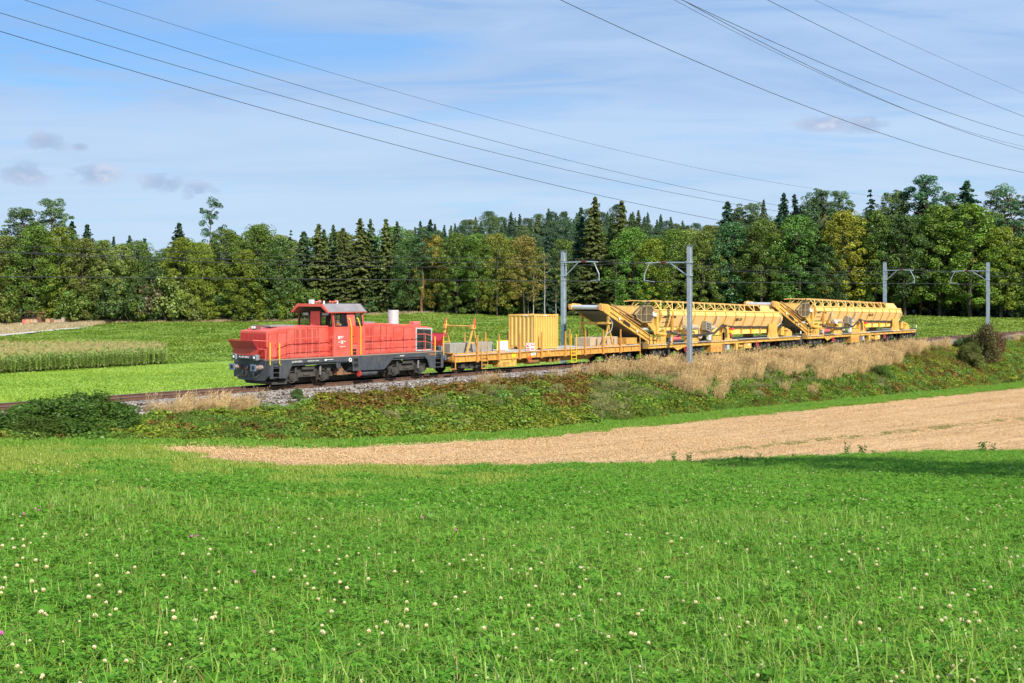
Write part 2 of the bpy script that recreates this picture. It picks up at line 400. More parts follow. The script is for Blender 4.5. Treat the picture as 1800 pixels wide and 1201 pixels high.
# near ground: columns are rays from the camera to the foot of the embankment
SS = [-30 + 1.0 * i for i in range(0, 60)] + [30 + .6 * i for i in range(0, 200)] + [150 + 6 * i for i in range(0, 26)]
mead, plow = [], []
def ray_pt(s, t):
    p = tp(s, FOOT) * t; return Vector((p.x, p.y, z_near(p.x, p.y)))
cols_m, cols_p = [], []
for k, s in enumerate(SS):
    pf = tp(s, FOOT); a = pf.x / pf.y if pf.y > 0 else -9; ac = min(.47, max(-.45, a))
    tb = lerp_tab(YB, ac) / Ya(ac, FOOT)
    tb = min(.999, tb + jit(k, .004))
    if a < -.302: tb = 1.0
    cols_m.append([ray_pt(s, .02 + (tb - .02) * (i / 44) ** 1.0) for i in range(45)])
    if a >= -.31: cols_p.append([ray_pt(s, tb + (1 - tb) * i / 14) for i in range(15)])
for _g in [34 + 3 * i for i in range(26)]:
    _d = Vector((math.sin(R(_g)), math.cos(R(_g)), 0)) * 85
    cols_m.append([Vector((_d.x * t, _d.y * t, z_near(_d.x * t, _d.y * t))) for t in [.01 + .99 * i / 44 for i in range(45)]])
grid_obj('meadow', cols_m, G_meadow, label='grass meadow sloping down in front of the railway', cat='meadow')
grid_obj('ploughed_field', cols_p, G_soil, label='bare pale brown harrowed field between meadow and railway bank', cat='field')

SL = [-120 + 3 * i for i in range(0, 50)] + [30 + 1.0 * i for i in range(0, 121)] + [150 + 6 * i for i in range(1, 60)]
def lrows(Ds, z=None, edge=0.0):
    out = []
    for i, D in enumerate(Ds):
        e = edge if i == 0 else 0
        out.append([tp(s, D + (jit(s * 1.3, e)), (z_bank(s, D) if z is None else z)) for s in SL])
    return out
grid_obj('grass_strip', lrows([41.5, 42.3, 43.2, 44.0]), G_strip, label='narrow strip of mown grass along the foot of the bank', cat='grass strip')
grid_obj('embankment', lrows([44, 44.6, 45.4, 46.4, 47.5, 48.6, 49.4, 49.9]), G_bank, label='overgrown slope below the railway track', cat='embankment')
grid_obj('ballast', lrows([49.9, 50.3, 50.6, 50.9, 51.6, 52.6, 53.6, 54.5, 55.4, 55.8, 56.3]), G_ballast, label='grey stone ballast bed under the track', cat='ballast', smooth=False)

# far side: rays again, from the rear toe of the ballast to the wood and the hill behind it
AS = [-1.2 + .05 * i for i in range(0, 14)] + [-.5 + .01 * i for i in range(0, 98)]
def fcol(a, y0, y1, n, p=1.0):
    out = []
    for i in range(n + 1):
        Y = y0 + (y1 - y0) * (i / n) ** p
        out.append(Vector((a * Y, Y, z_far(max(a, -.45), Y) if a < .47 else z_far(.47, Y))))
    return out
BR = [(-.5, 130), (-.403, 130), (-.345, 139), (-.272, 151), (-.2, 152), (-.1, 150), (0, 135), (.06, 115)]     # far edge of the bright crop
cb, cf, cw = [], [], []
for a in AS:
    y0 = Ya(a, FT); yt = max(lerp_tab(YT, a), y0 + 4); yb = min(lerp_tab(BR, a), yt)
    if a <= .0601:
        if yb > y0 + 1: cb.append(fcol(a, y0, yb, 16))
        cf.append(fcol(a, max(yb, y0), yt, 26))
    else: cf.append(fcol(a, y0, yt, 26))
    cw.append(fcol(a, yt, 900, 40, 1.6))
grid_obj('young_crop_field', cb, G_bright, label='bright green young crop field beside the track', cat='field')
grid_obj('crop_field', cf, G_field, label='darker green crop field reaching back to the wood', cat='field')
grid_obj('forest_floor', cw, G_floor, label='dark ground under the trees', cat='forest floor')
# pale farm track on the left and the dry margin along the wood
def ribbon(name, pts, w, m, dz, **k):
    rows = [[], []]
    for i, p in enumerate(pts):
        q = pts[min(i + 1, len(pts) - 1)]; o = pts[max(i - 1, 0)]; d = (q - o); d.z = 0; d.normalize(); s = Vector((-d.y, d.x, 0)) * w / 2
        for r, sg in ((0, -1), (1, 1)):
            c = p + s * sg; rows[r].append(Vector((c.x, c.y, ground_z(c.x, c.y) + dz)))
    return grid_obj(name, rows, m, **k)
def on_ground(px, Y):
    x = (px - 900) / F * Y; return Vector((x, Y, ground_z(x, Y)))
def at_px(px, py):
    """where the view line through a pixel meets the far ground"""
    a = (px - 900) / F; t = (py - 508) / F; best = None
    Y = Ya(a, FT) + 3
    while Y < 262:
        if (EYE - z_far(a, Y)) / Y <= t: break
        Y += .5
    return Vector((a * Y, Y, z_far(a, Y)))
def dry_w(a):
    px = 900 + a * F
    if px > 175: return 5.0
    q = at_px(px, lerp_tab([(-150, 606), (0, 591.5), (60, 585), (110, 580), (150, 577), (175, 571)], px)); return max(5.0, lerp_tab(YT, a) - q.y)
pp = [at_px(x, y) for x, y in ((-60, 600), (0, 592.5), (60, 586.5), (110, 581.5), (150, 578.5))]
pp2 = []
for i in range(len(pp) - 1):
    for k in range(6): pp2.append(pp[i].lerp(pp[i + 1], k / 6))
ribbon('farm_path', pp2 + [pp[-1]], 3.0, G_path, .30, label='pale gravel farm track curving up to the wood', cat='path')
rows = [[] for _ in range(7)]
for i in range(0, 60):
    a = -.47 + i * .0052
    yt = lerp_tab(YT, a); w = dry_w(a) + jit(i, .8)
    for r, Y in enumerate([yt - w + (w + 1) * q / 6 for q in range(7)]): rows[r].append(Vector((a * Y, Y, z_far(max(a, -.45), Y) + .12)))
grid_obj('dry_margin', rows, G_dry, label='dry yellow grass margin at the foot of the wood', cat='field margin')
# everything else, out to the horizon
MB().add([(-9000, -3000, -9), (9000, -3000, -9), (9000, 12000, -9), (-9000, 12000, -9)], [(0, 1, 2, 3)]).build('ground', G_base)['kind'] = 'structure'
hr = []
for k in range(5):
    hr.append([Vector((-3600 + i * 150, 2600 + k * 260, -9 + (75 + 22 * math.sin(i * .55) + 12 * math.sin(i * 1.3 + 1)) * math.sin(k / 4 * math.pi * .5))) for i in range(49)])
G_hill = ground_mat('haze_blue_hill_wood', (.05, .10, .12), (.06, .12, .13), (.045, .09, .11), s1=.01, s2=.05)  # distance haze is put into the colour: the wood is tinted blue
grid_obj('hills', hr, G_hill, label='far blue wooded hill seen through a gap in the trees', cat='hills')

# ------------------------------------------------------------------ track
rail_m = mat('rail_rust', (.10, .048, .030), .8, col2=(.16, .08, .05), nscale=6, namt=.8)
shine = mat('rail_head_steel', (.45, .46, .50), .28, .9)
track = empty('railway_track', tp(0, DC), RZ); tag(track, 'single rusty railway track with bright rail heads', 'railway track', kind='structure')
for sg in (-1, 1):
    y = sg * .75; b = MB()
    prof = [(-.075, -.165), (.075, -.165), (.075, -.15), (.012, -.125), (.012, -.045), (.036, -.035), (.036, -.006), (-.036, -.006), (-.036, -.035), (-.012, -.045), (-.012, -.125), (-.075, -.15)]
    b.prism([(y + u, z) for u, z in prof], 'x', -110, 420)
    b.mat(1).box(-110, 420, y - .030, y + .030, -.006, 0)
    b.build('rail', [rail_m, shine], track)
b = MB()
for i in range(int(420 / .62)):
    x = -20 + i * .62; b.box(x - .12, x + .12, -1.28, 1.28, -.26, -.172)
    for sg in (-1, 1):
        for e in (-1, 1): b.box(x - .06, x + .06, sg * .75 + e * .1 - .035, sg * .75 + e * .1 + .035, -.172, -.12)
o = b.build('sleepers', mat('sleeper', (.13, .085, .06), .9, col2=(.22, .16, .12), nscale=3), track); o['kind'] = 'stuff'
# ------------------------------------------------------------------ train materials
red = mat('red_paint', (.71, .080, .055), .42, col2=(.77, .155, .120), nscale=1.3, namt=.9, grime=(.42, .10, .07), gamt=.45)
red_d = mat('red_panel', (.60, .06, .05), .45, col2=(.50, .05, .045), nscale=1.2, namt=.7)
seam = mat('dark_seam', (.16, .018, .016), .7)
maroon = mat('deep_red', (.50, .028, .045), .45, col2=(.42, .024, .038), nscale=2)
slate = mat('slate_frame', (.032, .046, .068), .5, col2=(.060, .075, .095), nscale=2, namt=.8, grime=(.14, .115, .09), gamt=.65)
bogie_m = mat('bogie_grime', (.040, .039, .038), .75, col2=(.085, .075, .065), nscale=3, namt=.8, bump=.3)
black = mat('black_rubber', (.015, .015, .017), .6)
void = mat('dark_opening', (.006, .006, .007), .9)
wheel_m = mat('wheel_steel', (.045, .036, .030), .6, .3, col2=(.12, .07, .05), nscale=4)
tread = mat('tread_steel', (.35, .34, .34), .35, .8)
roofm = mat('cab_roof_grey', (.21, .20, .21), .55, col2=(.30, .27, .27), nscale=2, namt=.8)
yel_s = mat('safety_yellow', (.88, .60, .012), .45)
white = mat('white_paint', (.80, .80, .80), .5)
lamp_glass = mat('lamp_glass', (.85, .9, .92), .1)
greyl = mat('light_grey', (.42, .44, .46), .5, col2=(.5, .52, .54), nscale=3)
alu = mat('aluminium', (.70, .70, .74), .45, .35, col2=(.5, .5, .53), nscale=3)
rust = mat('rusty_iron', (.22, .11, .06), .8, col2=(.35, .17, .08), nscale=4)
yel = mat('works_yellow', (.74, .39, .075), .55, col2=(.64, .31, .06), nscale=1.8, namt=.9, grime=(.22, .12, .05), gamt=.8)
yel_c = mat('container_yellow', (.82, .50, .13), .55, col2=(.76, .44, .10), nscale=1.2, namt=.8, grime=(.45, .26, .09), gamt=.35)
yel_h = mat('hopper_yellow', (.92, .62, .26), .55, col2=(.88, .57, .22), nscale=.9, namt=.8, grime=(.62, .38, .15), gamt=.6)
yel_u = mat('hopper_band', (.88, .60, .17), .5, col2=(.84, .55, .16), nscale=1)
yel_m = mat('machine_yellow', (.80, .49, .10), .5, col2=(.70, .40, .08), nscale=1.8, namt=.9, grime=(.26, .15, .06), gamt=.8)
concrete = mat('concrete', (.33, .31, .28), .9, col2=(.25, .235, .21), nscale=2.5, namt=.9, bump=.5)
wood = mat('pale_timber', (.50, .38, .26), .85, col2=(.42, .31, .21), nscale=2.5, namt=.8, bump=.3)
plankm = mat('deck_plank', (.40, .34, .29), .85, col2=(.50, .47, .44), nscale=2, namt=.9)
belt = mat('conveyor_belt', (.10, .095, .085), .8, col2=(.15, .14, .12), nscale=2, namt=.9)
beige = mat('muffler_beige', (.50, .42, .33), .6, col2=(.36, .29, .22), nscale=4, namt=.8)
orange_m = mat('orange_red', (.75, .13, .04), .5)
hose = mat('hose', (.05, .045, .04), .7)
pink = mat('faded_red_cover', (.70, .13, .13), .8, col2=(.75, .2, .2), nscale=4)
ink = mat('black_lettering', (.02, .018, .015), .7)
whl = mat('white_lettering', (.85, .84, .82), .6)
signred = mat('sign_red', (.72, .05, .06), .5)
buf_m = mat('buffer_plate', (.13, .17, .24), .4, col2=(.2, .24, .32), nscale=5)
gls = bpy.data.materials.new('window_glass'); gls.use_nodes = True
_n, _l = gls.node_tree.nodes, gls.node_tree.links
_b = _n['Principled BSDF']; _b.inputs['Base Color'].default_value = (.02, .03, .03, 1); _b.inputs['Roughness'].default_value = .06
_t = _n.new('ShaderNodeBsdfTransparent'); _t.inputs[0].default_value = (.93, .97, .96, 1); _x = _n.new('ShaderNodeMixShader'); _x.inputs[0].default_value = .16
_l.new(_t.outputs[0], _x.inputs[1]); _l.new(_b.outputs[0], _x.inputs[2]); _l.new(_x.outputs[0], _n['Material Output'].inputs[0])
gls2 = gls.copy(); gls2.name = 'dusty_screen'
for nd in gls2.node_tree.nodes:
    if nd.type == 'BSDF_PRINCIPLED': nd.inputs['Base Color'].default_value = (.16, .13, .09, 1); nd.inputs['Roughness'].default_value = .4
    if nd.type == 'MIX_SHADER': nd.inputs[0].default_value = .62
    if nd.type == 'BSDF_TRANSPARENT': nd.inputs[0].default_value = (.7, .6, .42, 1)

def wheelset(parent, x, r=.46, name='wheelset'):
    b = MB(); b.cyl((x, -1.0, r), (x, 1.0, r), .08, n=8)
    for sg in (-1, 1):
        b.mat(0).cyl((x, sg * .69, r), (x, sg * .80, r), r, n=28)
        b.mat(1).cyl((x, sg * .70, r), (x, sg * .795, r), r + .004, n=28, cap=False)
        b.mat(0).cyl((x, sg * .66, r), (x, sg * .69, r), r + .03, n=28)
        b.cyl((x, sg * .80, r), (x, sg * .88, r), r * .42, n=16)
        b.ring((x, sg * .80, r), (0, 1, 0), r * .86, .03, 24, 4)
    return b.build(name, [wheel_m, tread], parent)

def buffer_pair(parent, x, d, z=1.02, faced=buf_m, tube=mat('buffer_tube', (.20, .13, .11), .6, col2=(.45, .38, .36), nscale=6, namt=.8)):
    """two buffers whose faces stand at x; d = +1 when the vehicle lies at larger x"""
    for y in (-.875, .875):
        b = MB(); b.cyl((x + d * .05, y, z), (x + d * .34, y, z), .085, n=12); b.cyl((x + d * .28, y, z), (x + d * .66, y, z), .125, n=14)
        b.box(*sorted((x + d * .58, x + d * .66)), y - .19, y + .19, z - .17, z + .17)
        o = b.build('buffer', tube, parent)
        f = MB(); f.box(*sorted((x, x + d * .05)), y - .235, y + .235, z - .17, z + .17).build('buffer_head', faced, o, bevel=.02)
        MB().cyl((x - d * .004, y, z), (x + d * .01, y, z), .11, n=14).build('grease_spot', black, o)

def loco_bogie(parent, xc, wb=2.05):
    o = MB()
    prof = [(xc - wb/2 - .62, .62), (xc - wb/2 - .62, .90), (xc - wb/2 - .3, .98), (xc + wb/2 + .3, .98), (xc + wb/2 + .62, .90), (xc + wb/2 + .62, .62),
            (xc + wb/2 + .40, .62), (xc + wb/2 + .34, .80), (xc + wb/2 - .30, .80), (xc + wb/2 - .42, .42), (xc - wb/2 + .42, .42), (xc - wb/2 + .30, .80), (xc - wb/2 - .34, .80), (xc - wb/2 - .40, .62)]
    for sg in (-1, 1):
        o.prism(prof, 'y', sg * 1.02, sg * 1.14)
        o.box(xc - .42, xc + .42, min(sg * 1.14, sg * 1.30), max(sg * 1.14, sg * 1.30), .80, .96)
        o.box(xc - .22, xc + .22, min(sg * 1.14, sg * 1.19), max(sg * 1.14, sg * 1.19), .50, .62)
    o.box(xc - .5, xc + .5, -1.0, 1.0, .45, .85)
    fr = o.build('bogie', bogie_m, parent, bevel=.015)
    for e in (-1, 1):
        x = xc + e * wb / 2
        wheelset(fr, x, .47)
        a = MB()
        for sg in (-1, 1):
            a.cyl((x, sg * 1.14, .47), (x, sg * 1.27, .47), .20, n=16); a.cyl((x, sg * 1.27, .47), (x, sg * 1.31, .47), .12, n=12)
            a.ring((x, sg * 1.20, .47), (0, 1, 0), .29, .03, 20, 4)
            a.box(x - .42, x + .42, min(sg * 1.12, sg * 1.2), max(sg * 1.12, sg * 1.2), .26, .34)
        a.split('axle_box', bogie_m, fr)
        s = MB()
        for sg in (-1, 1):
            for q in (-.34, .34):
                for k in range(6): s.cyl((x + q, sg * 1.17, .36 + k * .065), (x + q, sg * 1.17, .36 + k * .065 + .038), .085, n=10)
        s.split('coil_spring', bogie_m, fr, eps=.02)
        d = MB()
        for sg in (-1, 1): d.cyl((x - e * .20, sg * 1.24, .50), (x - e * .20, sg * 1.24, .95), .045, n=8); d.cyl((x - e * .20, sg * 1.24, .68), (x - e * .20, sg * 1.24, .95), .065, n=8)
        d.split('damper', mat('damper_grey', (.2, .2, .2), .5) if e > 0 else bogie_m, fr)
    return fr

# ------------------------------------------------------------------ locomotive
L0 = 39.65
loco = empty('diesel_locomotive', tp(L0, DC), RZ)
tag(loco, 'red diesel shunting locomotive with dark blue grey frame at the head of the works train', 'locomotive')
b = MB()
for sg in (-1, 1):
    y0, y1 = sg * 1.44, sg * 1.51
    b.prism([(.60, 1.38), (.60, .46), (.80, .46), (.80, 1.38)], 'y', y0, y1)
    b.prism([(1.19, 1.38), (1.19, .46), (1.60, .44), (1.70, .62), (2.05, 1.17), (4.95, 1.15), (4.98, 1.12), (6.02, 1.12), (6.14, .95), (6.14, .60), (8.42, .58), (8.60, .72), (9.10, 1.16), (11.56, 1.15), (11.80, .95), (11.98, .46), (12.45, .45), (12.45, 1.38)], 'y', y0, y1)
    b.prism([(12.90, 1.38), (12.90, .46), (13.10, .46), (13.10, 1.38)], 'y', y0, y1)
    b.box(.80, 1.19, min(sg*1.44, sg*1.5), max(sg*1.44, sg*1.5), 1.22, 1.38); b.box(12.45, 12.90, min(sg*1.44, sg*1.5), max(sg*1.44, sg*1.5), 1.22, 1.38)
    b.prism([(4.98, 1.12), (5.32, 1.12), (5.28, .80), (5.16, .72), (5.06, .80)], 'y', sg * 1.40, sg * 1.46)
b.box(.62, 13.08, -1.43, 1.43, 1.05, 1.37)
b.box(6.2, 8.4, -1.40, 1.40, .62, 1.04)
b.prism([(-1.44, 1.38), (-1.44, .62), (-1.05, .34), (1.05, .34), (1.44, .62), (1.44, 1.38)], 'x', .56, .62)
b.prism([(-1.44, 1.38), (-1.44, .62), (-1.05, .40), (1.05, .40), (1.44, .62), (1.44, 1.38)], 'x', 13.10, 13.16)
frame = b.build('underframe', slate, loco, bevel=.008)
MB().box(.58, 13.12, -1.53, 1.53, 1.383, 1.425).build('walkway', mat('walkway_plate', (.30, .22, .18), .8), loco)
MB().box(1.6, 12.2, -.55, .55, .10, .36).box(1.25, 12.3, -.9, .9, .36, .62).box(.9, 1.6, -.95, .95, .5, 1.0).build('underbody_shadow_gear', bogie_m, loco)
b = MB(); b.prism([(-1.15, .30), (-.9, .14), (.9, .14), (1.15, .30)], 'x', .95, 1.0); b.box(.95, 1.9, -1.2, -1.12, .14, .30)
b.build('rail_guard', bogie_m, loco)
b = MB()
for x0, x1 in ((.80, 1.19), (12.45, 12.90)):
    for sg in (-1, 1):
        b.mat(1).box(x0, x1, min(sg * 1.18, sg * 1.20), max(sg * 1.18, sg * 1.20), .46, 1.22)
        for z in (.50, .74, .98): b.mat(0).box(x0, x1, min(sg * 1.20, sg * 1.49), max(sg * 1.20, sg * 1.49), z, z + .03)
b.split('corner_steps', [slate, void], loco)
b = MB()
for sg in (-1, 1):
    for z in (1.10, .82): b.mat(0).box(6.18, 6.50, min(sg*1.50, sg*1.514), max(sg*1.50, sg*1.514), z, z + .17); b.mat(1).box(6.18, 6.50, min(sg*1.50, sg*1.55), max(sg*1.50, sg*1.55), z - .03, z)
b.split('cab_steps', [void, slate], loco)
b = MB()
for sg in (-1, 1):
    b.box(6.62, 8.20, min(sg*1.51, sg*1.518), max(sg*1.51, sg*1.518), .66, 1.30)
    b.cyl((8.35 - .35, sg*1.30, .42), (6.7, sg*1.30, .42), .13, n=12)
b.split('fuel_tank', slate, loco)
MB().cyl((6.60, -1.45, .44), (6.64, -1.45, .44), .165, n=20).build('red_end_disc', mat('disc_red', (.70, .07, .06), .5), loco)
b = MB().ring((5.94, -1.515, 1.20), (0, 1, 0), .085, .028, 16, 4); b.build('white_ring', whl, loco)
b = MB().cyl((6.5, -1.25, .45), (5.2, -1.25, .50), .04).cyl((5.5, -1.2, .9), (5.9, -1.2, .45), .03).box(5.2, 5.6, -1.3, -1.0, .42, .75)
b.split('pipework', rust, loco)
loco_bogie(loco, 3.25); loco_bogie(loco, 10.47)
buffer_pair(loco, 0, 1); buffer_pair(loco, 13.73, -1)
# coupling hook, screw link and brake hoses
b = MB().box(.25, .60, -.05, .05, .96, 1.06).ring((.30, 0, .88), (0, 1, 0), .10, .02, 12, 5)
b.tube([(.26, 0, .80), (.24, .02, .62), (.28, 0, .50)], .022).box(.2, .32, -.09, .09, .60, .66); b.build('coupling', bogie_m, loco)
for y in (-.30, .30, -.52, .52):
    b = MB(); pts = [(.56 - .30 * math.sin(t * math.pi), y + .16 * t * (1 if y > 0 else -1), .92 - .42 * math.sin(t * math.pi * .8)) for t in [i / 8 for i in range(9)]]
    b.tube(pts, .022, 6); b.mat(1).cyl((.50, y, .90), (.58, y, .96), .035, n=6)
    b.build('brake_hose', [black, orange_m], loco)

# front hood
HY = 1.10
def hood(profile):
    b = MB(); b.prism(profile, 'y', -HY, HY); return b.build('hood', red, loco, bevel=.035)
hf = hood([(.70, 1.43), (.70, 2.86), (2.47, 3.06), (4.79, 3.05), (4.79, 1.43)])
hr_ = hood([(6.98, 1.43), (6.98, 3.07), (7.90, 3.14), (11.10, 2.97), (12.56, 2.78), (12.56, 1.43)])
def hood_door(x0, x1, z1, h, slits=(), handle=True, z0=1.52):
    for sg in (-1, 1):
        y = sg * HY
        MB().box(x0 - .012, x1 + .012, min(y, y + sg * .004), max(y, y + sg * .004), z0 - .012, z1 + .012).build('door_gap', seam, h)
        d = MB().box(x0 + .01, x1 - .01, min(y, y + sg * .02), max(y, y + sg * .02), z0 + .01, z1 - .01).build('hood_door', red, h, bevel=.006)
        if slits:
            b = MB()
            for xs in slits: b.box(xs - .016, xs + .016, min(y + sg * .018, y + sg * .023), max(y + sg * .018, y + sg * .023), z0 + .08, z1 - .06)
            b.build('louvre', seam, h)
        if handle:
            MB().box(x1 - .10, x1 - .07, min(y + sg * .02, y + sg * .045), max(y + sg * .02, y + sg * .045), (z0 + z1) / 2 - .08, (z0 + z1) / 2 + .08).build('handle', maroon, h)
hood_door(.80, 1.32, 2.70, hf); hood_door(1.36, 1.92, 2.76, hf); hood_door(1.97, 2.45, 2.90, hf)
hood_door(2.50, 3.30, 2.97, hf, [2.60, 2.67, 2.74, 2.95, 3.02, 3.09, 3.16]); hood_door(3.34, 4.02, 2.97, hf, [3.42, 3.49, 3.56, 3.74, 3.81, 3.88]); hood_door(4.06, 4.70, 2.97, hf)
hood_door(7.10, 7.90, 2.98, hr_, [7.42, 7.50, 7.58, 7.66, 7.76, 7.83], z0=1.55)
for x0, x1, z in ((7.97, 8.50, 3.00), (8.54, 8.92, 3.0), (8.96, 9.34, 2.97), (9.50, 10.26, 2.86), (10.30, 11.02, 2.83)): hood_door(x0, x1, z, hr_)
# front grille slats
b = MB()
for i in range(20):
    y = -1.02 + i * .107
    b.box(.672, .70, y, y + .05, 1.55, 2.72)
b.build('front_grille', red_d, hf)
MB().box(.694, .700 - .002, -1.04, 1.04, 1.54, 2.73).build('grille_recess', seam, hf)
# rear radiator
for sg in (-1, 1):
    b = MB(); y0, y1 = sorted((sg * (HY + .002), sg * (HY + .05)))
    b.box(11.22, 11.30, y0, y1, 1.46, 2.80); b.box(12.45, 12.52, y0, y1, 1.46, 2.74); b.box(11.30, 12.45, y0, y1, 1.46, 1.53); b.prism([(11.30, 2.72), (11.30, 2.80), (12.45, 2.74), (12.45, 2.66)], 'y', y0, y1)
    b.build('radiator_frame', greyl, hr_)
    b = MB(); b.mat(0).box(11.30, 12.45, min(sg*(HY + .002), sg*(HY + .010)), max(sg*(HY + .002), sg*(HY + .010)), 1.53, 2.68)
    for i in range(15): z = 1.57 + i * .074; b.mat(1).beam((11.30, sg * (HY + .025), z), (12.45, sg * (HY + .025), z), .03, .018)
    b.mat(1).box(11.86, 11.89, min(sg*(HY + .03), sg*(HY + .045)), max(sg*(HY + .03), sg*(HY + .045)), 1.53, 2.68)
    b.build('radiator_grille', [void, mat('louvre_grey', (.12, .115, .11), .5)], hr_)
MB().cyl((10.55, 0, 3.0), (10.55, 0, 3.80), .31, n=24).mat(1).cyl((10.55, 0, 3.80), (10.55, 0, 3.803), .27, n=24).build('exhaust_stack', [alu, void], loco, smooth=False)
MB().box(11.45, 12.0, -.75, -.35, 2.93, 3.13).build('silencer_box', pink, loco, bevel=.03)
MB().box(1.6, 3.2, -.25, .45, 3.02, 3.12).box(7.3, 8.7, -.5, .5, 3.1, 3.17).split('roof_hatch', roofm, loco, bevel=.02)
b = MB().box(.95, 1.25, .10, .50, 2.90, 3.14); b.mat(1).cyl((.93, .22, 3.02), (.96, .22, 3.02), .08, n=12).cyl((.93, .40, 3.02), (.96, .40, 3.02), .08, n=12)
b.build('upper_headlight', [mat('lamp_case', (.16, .08, .08), .5), lamp_glass], loco)
b = MB().cyl((1.0, .75, 2.9), (1.0, .75, 3.0), .05, n=8).cyl((3.3, -.7, 3.05), (3.3, -.7, 3.12), .04, n=8).split('hood_fitting', red, loco)
# snow shield and lights at both ends
def end_gear(x, d, parent):
    sx = lambda a: x + d * a
    b = MB(); b.beam((sx(.20), 0, 1.66), (sx(.20), 0, 1.98), 2.0, .03, up=(1, 0, 0)); b.build('shield_plate', red_d, parent)
    b = MB(); b.beam((sx(.19), 0, 1.98), (sx(-.10), 0, 2.38), 2.06, .03, up=(1, 0, 0)); b.build('flared_shield', maroon, parent)
    b = MB(); b.box(min(sx(.18), sx(.32)), max(sx(.18), sx(.32)), -.98, .98, 1.44, 1.62)
    lb = b.build('lamp_bar', slate, parent, bevel=.02)
    for y in (-.84, .84):
        MB().box(min(sx(.10), sx(.34)), max(sx(.10), sx(.34)), y - .17, y + .17, 1.38, 1.68).build('lamp_housing', mat('lamp_grey', (.20, .23, .26), .5), lb, bevel=.04)
        MB().cyl((sx(.085), y, 1.53), (sx(.12), y, 1.53), .13, n=18).build('lamp_rim', black, lb)
        MB().ball((sx(.085), y, 1.53), .075, 12, (.4, 1, 1)).build('headlight', lamp_glass, lb)
    b = MB(); b.box(min(sx(.3), sx(.58)), max(sx(.3), sx(.58)), -.9, .9, 1.40, 1.46); b.split('end_platform', slate, parent)
    for y in (-1, 1):
        b = MB(); b.tube([(sx(-.10), y * 1.0, 2.42), (sx(.55), y * 1.45, 2.36), (sx(.62), y * 1.48, 2.28)], .022)
        b.tube([(sx(-.08), -1.03 * 1, 2.42), (sx(-.08), 1.03, 2.42)], .02)
        b.tube([(sx(.20), y * 1.03, 1.98), (sx(.45), y * 1.3, 1.95), (sx(.45), y * 1.3, 1.40)], .02)
        b.build('end_railing', red, parent)
        MB().tube([(sx(.60), y * 1.49, 2.30), (sx(.60), y * 1.49, 1.16)], .026).build('yellow_grab_rail', yel_s, parent)
end_gear(0, 1, loco); end_gear(13.73, -1, loco)
text_mesh('running_number', 'Am 841 009-2', .145, whl, loco, (.172, .50, 1.49), (R(90), 0, R(-90)), align='LEFT')
text_mesh('running_number', 'Am 841 009-2', .13, whl, loco, (1.98, -1.514, 1.22), (R(90), 0, 0), sx=.9)
text_mesh('works_lettering', '92 85 8841 009-2 CH-SBBI', .085, whl, loco, (3.00, -1.514, 1.235), (R(90), 0, 0), sx=.8)
MB().box(4.15, 4.3, -1.516, -1.511, 1.24, 1.32).box(4.3, 4.75, -1.516, -1.511, 1.275, 1.30).box(9.6, 9.95, -1.516, -1.511, 1.26, 1.29).split('white_mark', whl, loco)
MB().box(11.9, 12.35, -1.516, -1.511, 1.22, 1.33).build('rust_plate', rust, loco)
# side railings
for sg in (-1, 1):
    y = sg * 1.49
    b = MB()
    b.tube([(1.22, y, 2.24), (1.95, y, 2.44), (4.74, y, 2.46), (4.74, y, 1.42)], .021)
    b.tube([(1.05, y, 1.80), (1.95, y, 1.99), (4.74, y, 2.02)], .017); b.tube([(1.42, y, 1.52), (4.74, y, 1.57)], .017)
    for x in (1.42, 1.98, 2.9, 3.8): b.cyl((x, y, 1.42), (x, y, 1.58 if x != 1.98 and x != 3.8 else 2.45), .018, n=6)
    b.build('side_railing', red, loco)
    b = MB(); b.tube([(7.06, y, 2.42), (11.63, y, 2.44), (12.36, y, 2.28), (12.36, y, 1.42)], .021); b.tube([(7.06, y, 2.02), (11.63, y, 2.02), (12.36, y, 1.86)], .017); b.tube([(7.06, y, 1.56), (12.36, y, 1.56)], .015)
    for x in (7.54, 9.1, 10.4, 11.63): b.cyl((x, y, 1.42), (x, y, 2.43), .02, n=6)
    b.build('side_railing', red, loco)
    MB().tube([(1.20, y, 2.26), (1.20, y, 1.20), (1.30, y, 1.13)], .026).build('yellow_grab_rail', yel_s, loco)
    MB().tube([(12.43, y, 2.26), (12.43, y, 1.18)], .026).build('yellow_grab_rail', yel_s, loco)

# cab: a hollow body with open window zone
cab = empty('cab', (0, 0, 0), 0, loco)
X0, X1, WY = 4.79, 6.97, 1.5
b = MB()
b.box(X0, X0 + .05, -WY, WY, 1.43, 3.0); b.box(X1 - .05, X1, -WY, WY, 1.43, 3.0)
b.box(X0 + .05, X1 - .05, -WY, -WY + .05, 1.43, 3.0); b.box(X0 + .05, X1 - .05, WY - .05, WY, 1.43, 3.0)
